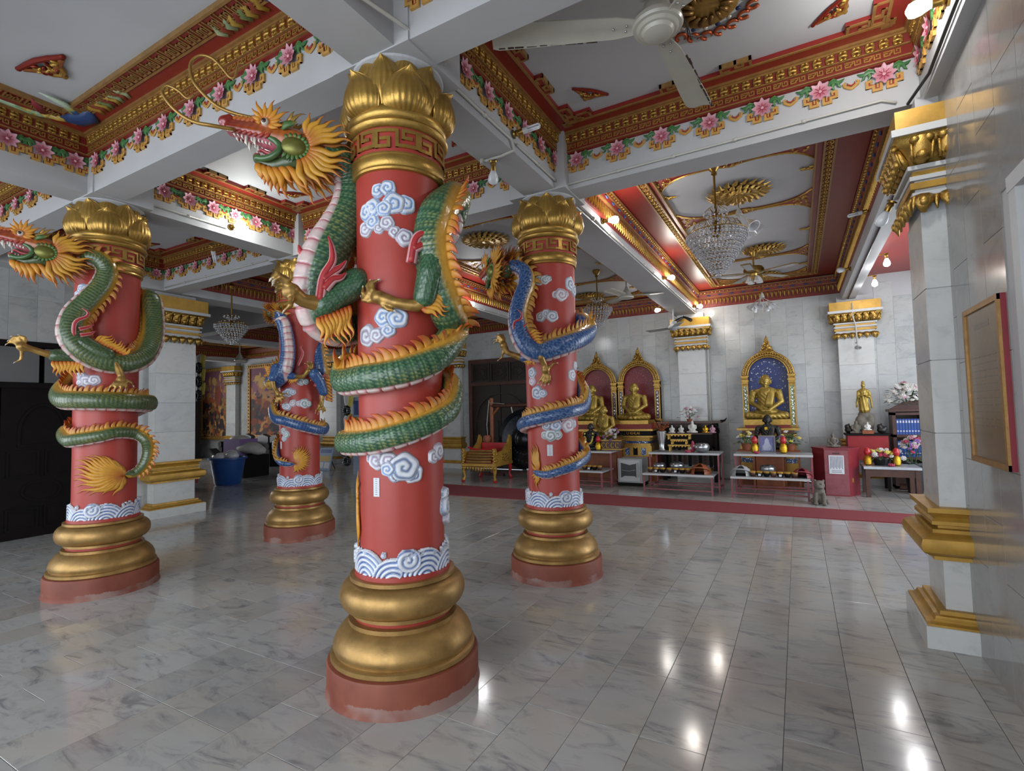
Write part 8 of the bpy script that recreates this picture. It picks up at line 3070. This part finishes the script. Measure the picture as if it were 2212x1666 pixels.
sofa('dark carved sofa under the right far painting, beside the rear column', -13.6, -12.0, 8.0)
sofa('dark carved armchair under the pilaster between the far paintings', -14.9, -14.0, 8.3)
t_ = thing('blue_barrel', 'blue plastic tub filled with bags, right of the left marble pilaster', 'tub', (-9.35, 4.75, 0))
G().lathe([(.24, 0), (.27, .03), (.34, .46), (.36, .56), (.40, .57), (.40, .61), (.35, .61), (.32, .4)], 32).make('tub', 'blue_plastic', t_, True)
blob('plastic_bag', [('e', (-.1, -.1, .62), (.20, .18, .10)), ('e', (.16, .0, .64), (.15, .14, .10)), ('e', (-.03, .1, .68), (.14, .14, .09))], 'bulb_off', t_, .02, 2)
G().cbox((-.20, -.16, .72), (.30, .18, .05), Matrix.Rotation(.5, 3, 'Y')).make('magazine', 'black', t_)
t_ = thing('storage_crate', 'clear box of cloths behind the blue tub', 'box', (-10.6, 5.9, 0))
G().box(-.6, .6, -.35, .35, 0, .55).make('table', 'wood_black', t_)
G().box(-.40, .28, -.25, .25, .55, .95).make('box', 'petal_violet', t_)
blob('cloth_heap', [('e', (.3, 0, .72), (.42, .28, .16)), ('e', (-.1, 0, .95), (.3, .22, .1)), ('e', (.55, .05, .66), (.25, .2, .12))], 'petal_white', t_, .035, 3)
t_ = thing('red_cart', 'red upright trolley half hidden behind the left marble pilaster', 'trolley', (-9.62, 3.95, 0))
G().box(-.16, .16, -.2, .2, .10, .40).make('body', 'maroon', t_)
G().tube([(-.14, 0, .4), (-.14, 0, 1.30), (-.05, 0, 1.38), (.05, 0, 1.38), (.14, 0, 1.30), (.14, 0, .4)], .025, 8).make('handle', 'red_glossy', t_, True)
G().box(-.13, .13, -.02, .02, .75, 1.15).make('panel', 'red_glossy', t_)
for s in (-1, 1):
    G().tube([(s * .17, .0, .08), (s * .21, 0, .08)], .08, 14).make('wheel', 'black', t_, True)
o = G().box(-12.6, -11.3, 4.95, 5.05, 0, 3.1)
o = G().box(-17.9, -17.78, 6.2, 8.9, .0, 3.0).make('black_curtain', 'black')
tag(o, 'tall black curtain at the far end of the left hall beside the first painting', 'curtain')


def banner(label, x_, y_, z0, z1, name='mourning_ribbon'):
    t_ = thing(name, label, 'ribbon', (x_, y_, 0), 0, 'white and yellow ribbons with black bows')
    n = 3
    seg = (z1 - z0) / n
    for k in range(n):
        za, zb_ = z1 - k * seg, z1 - (k + 1) * seg
        for s, m, dx in ((-1, 'petal_white', -.05), (1, 'petal_yellow', .06)):
            g = G().tube([(0, 0, za), (dx * 1.6, 0, (za + zb_) / 2 + .1), (dx, 0, (za + zb_) / 2 - .1), (0, 0, zb_)], [.03, .10, .10, .03], 8, flat=.35, nrm=(0, 1, 0))
            g.make('ribbon', m, t_, True)
        g = G()
        for q in range(9):
            a = 2 * pi * q / 9
            g.ball((.08 * cos(a), -.06, zb_ + .08 * sin(a)), (.055, .04, .055), 8, 5)
        g.make('bow', 'black', t_, 'all')
    G().tube([(0, 0, z1), (0, 0, 4.07)], .006, 6).make('cord', 'black', t_, True)
    return t_


banner('white and yellow ribbon with black bows hanging right behind the left marble pilaster', -9.75, 4.35, 2.02, 2.95)
banner('long ribbon with black bows on the pilaster left of the nearest column', -7.92, 7.0, .35, 2.25)
o = G().color('a9b4cc').box(-.24, .24, -.012, .012, .0, 1.95).color('4a5f96').box(-.20, .20, -.0125, -.0122, 1.5, 1.86).color('caa04a').box(-.15, .15, -.0126, -.0124, 1.2, 1.45).make('printed_panel', 'paint_gloss', None, False, (-7.62, 7.1, .0))
tag(o, 'pale printed panel behind the ribbon left of the nearest column', 'poster')
t_ = thing('poster_stand', 'small leaning blue and yellow poster board on the floor behind the rear column', 'poster', (-9.45, 7.5, 0))
TP = Matrix.Rotation(-.25, 4, 'X')
g = G().color('8fa8c8').box(-.26, .26, -.012, .012, 0, .62)
g.color('3a5a9c').box(-.22, .22, -.0135, -.012, .48, .58)
g.color('d0a840').box(-.22, .22, -.0135, -.012, .25, .40).color('dfe3ea').box(-.22, -.02, -.0135, -.012, .06, .22).box(.02, .22, -.0135, -.012, .06, .22)
g.xf(TP).make('board', 'paint_gloss', t_)
G().xf(TP).tube([(0, .16, .5), (0, .42, 0)], .012, 6).make('strut', 'black', t_)


# ------------------------------------------------------------------ painted phoenix reliefs in the corners of the near left coffer
def phoenix(parent, c, sx, s=1.0):
    """flat-laid bird relief; local x runs along the window side of the coffer, y towards its middle"""
    def w(x, y, z=0):
        return (c[0] + sx * x * s, c[1] - y * s, ZT - .03 + z)
    b = G()
    b.color('26406e').tube([w(.30, .10), w(.20, .06), (w(.08, .10)), w(.0, .17)], [.025, .075, .085, .045], 9, flat=.5, nrm=(0, 0, 1))
    b.color('b59a45').tube([w(.02, .16), w(-.03, .20), w(-.05, .26)], [.034, .028, .022], 8)
    b.color('c9ad55').ball(w(-.05, .27), (.034, .034, .026), 9, 6)
    b.color('8a2f38').tube([w(-.03, .29), w(.05, .36), w(.12, .42)], [.036, .036, .006], 7, flat=.6, nrm=(0, 0, 1))
    b.color('b08a3a').tube([w(-.07, .27), w(-.11, .26)], [.012, .002], 6)
    body = b.make('phoenix_relief', 'paint', parent, 'all')
    for k in range(7):
        t_ = k / 6
        G().color(['2f4f7c', '3a5a86', '8f9a50', 'b5a85a', '9fb08a', 'a9bfa0', 'b9ccb4'][k]).tube([w(.12, .10), w(.20 + .05 * t_, .16 + .10 * t_), w(.24 + .03 * t_, .20 + .22 * t_)], [.03, .034, .006], 6, flat=.5, nrm=(0, 0, 1)).make('wing_feather', 'paint', body, 'all')
    for k in range(6):
        t_ = k / 5
        G().color(['a9bf9a', '8fae84', 'b5a85a', 'a08a3e', '7c9468', '9cb592'][k]).tube([w(-.02, .14 + .02 * t_), w(-.10 - .02 * t_, .30 + .05 * t_), w(-.16 + .03 * t_, .58 + .05 * k)], [.020, .034, .008], 6, flat=.5, nrm=(0, 0, 1)).make('tail_feather', 'paint', body, 'all')
    for k in range(9):
        x_ = .36 + k * .055
        G().color(['a8822e', '8a3a24', 'b08f3c', '6f7f4c', '7c2c1c', 'b5943f', '8fa07a', '8a3a24', 'a4ae84'][k]).tube([w(x_, .02), w(x_ + .03, .07), w(x_ + .0, .12), w(x_ + .05, .15 - .01 * k)], [.016, .026, .024, .006], 7, flat=.6, nrm=(0, 0, 1)).make('scroll_leaf', 'paint', body, 'all')


phoenix(K2, (-3.15, -.34), 1, .95)
phoenix(K2, (-.36, -.34), -1, .95)
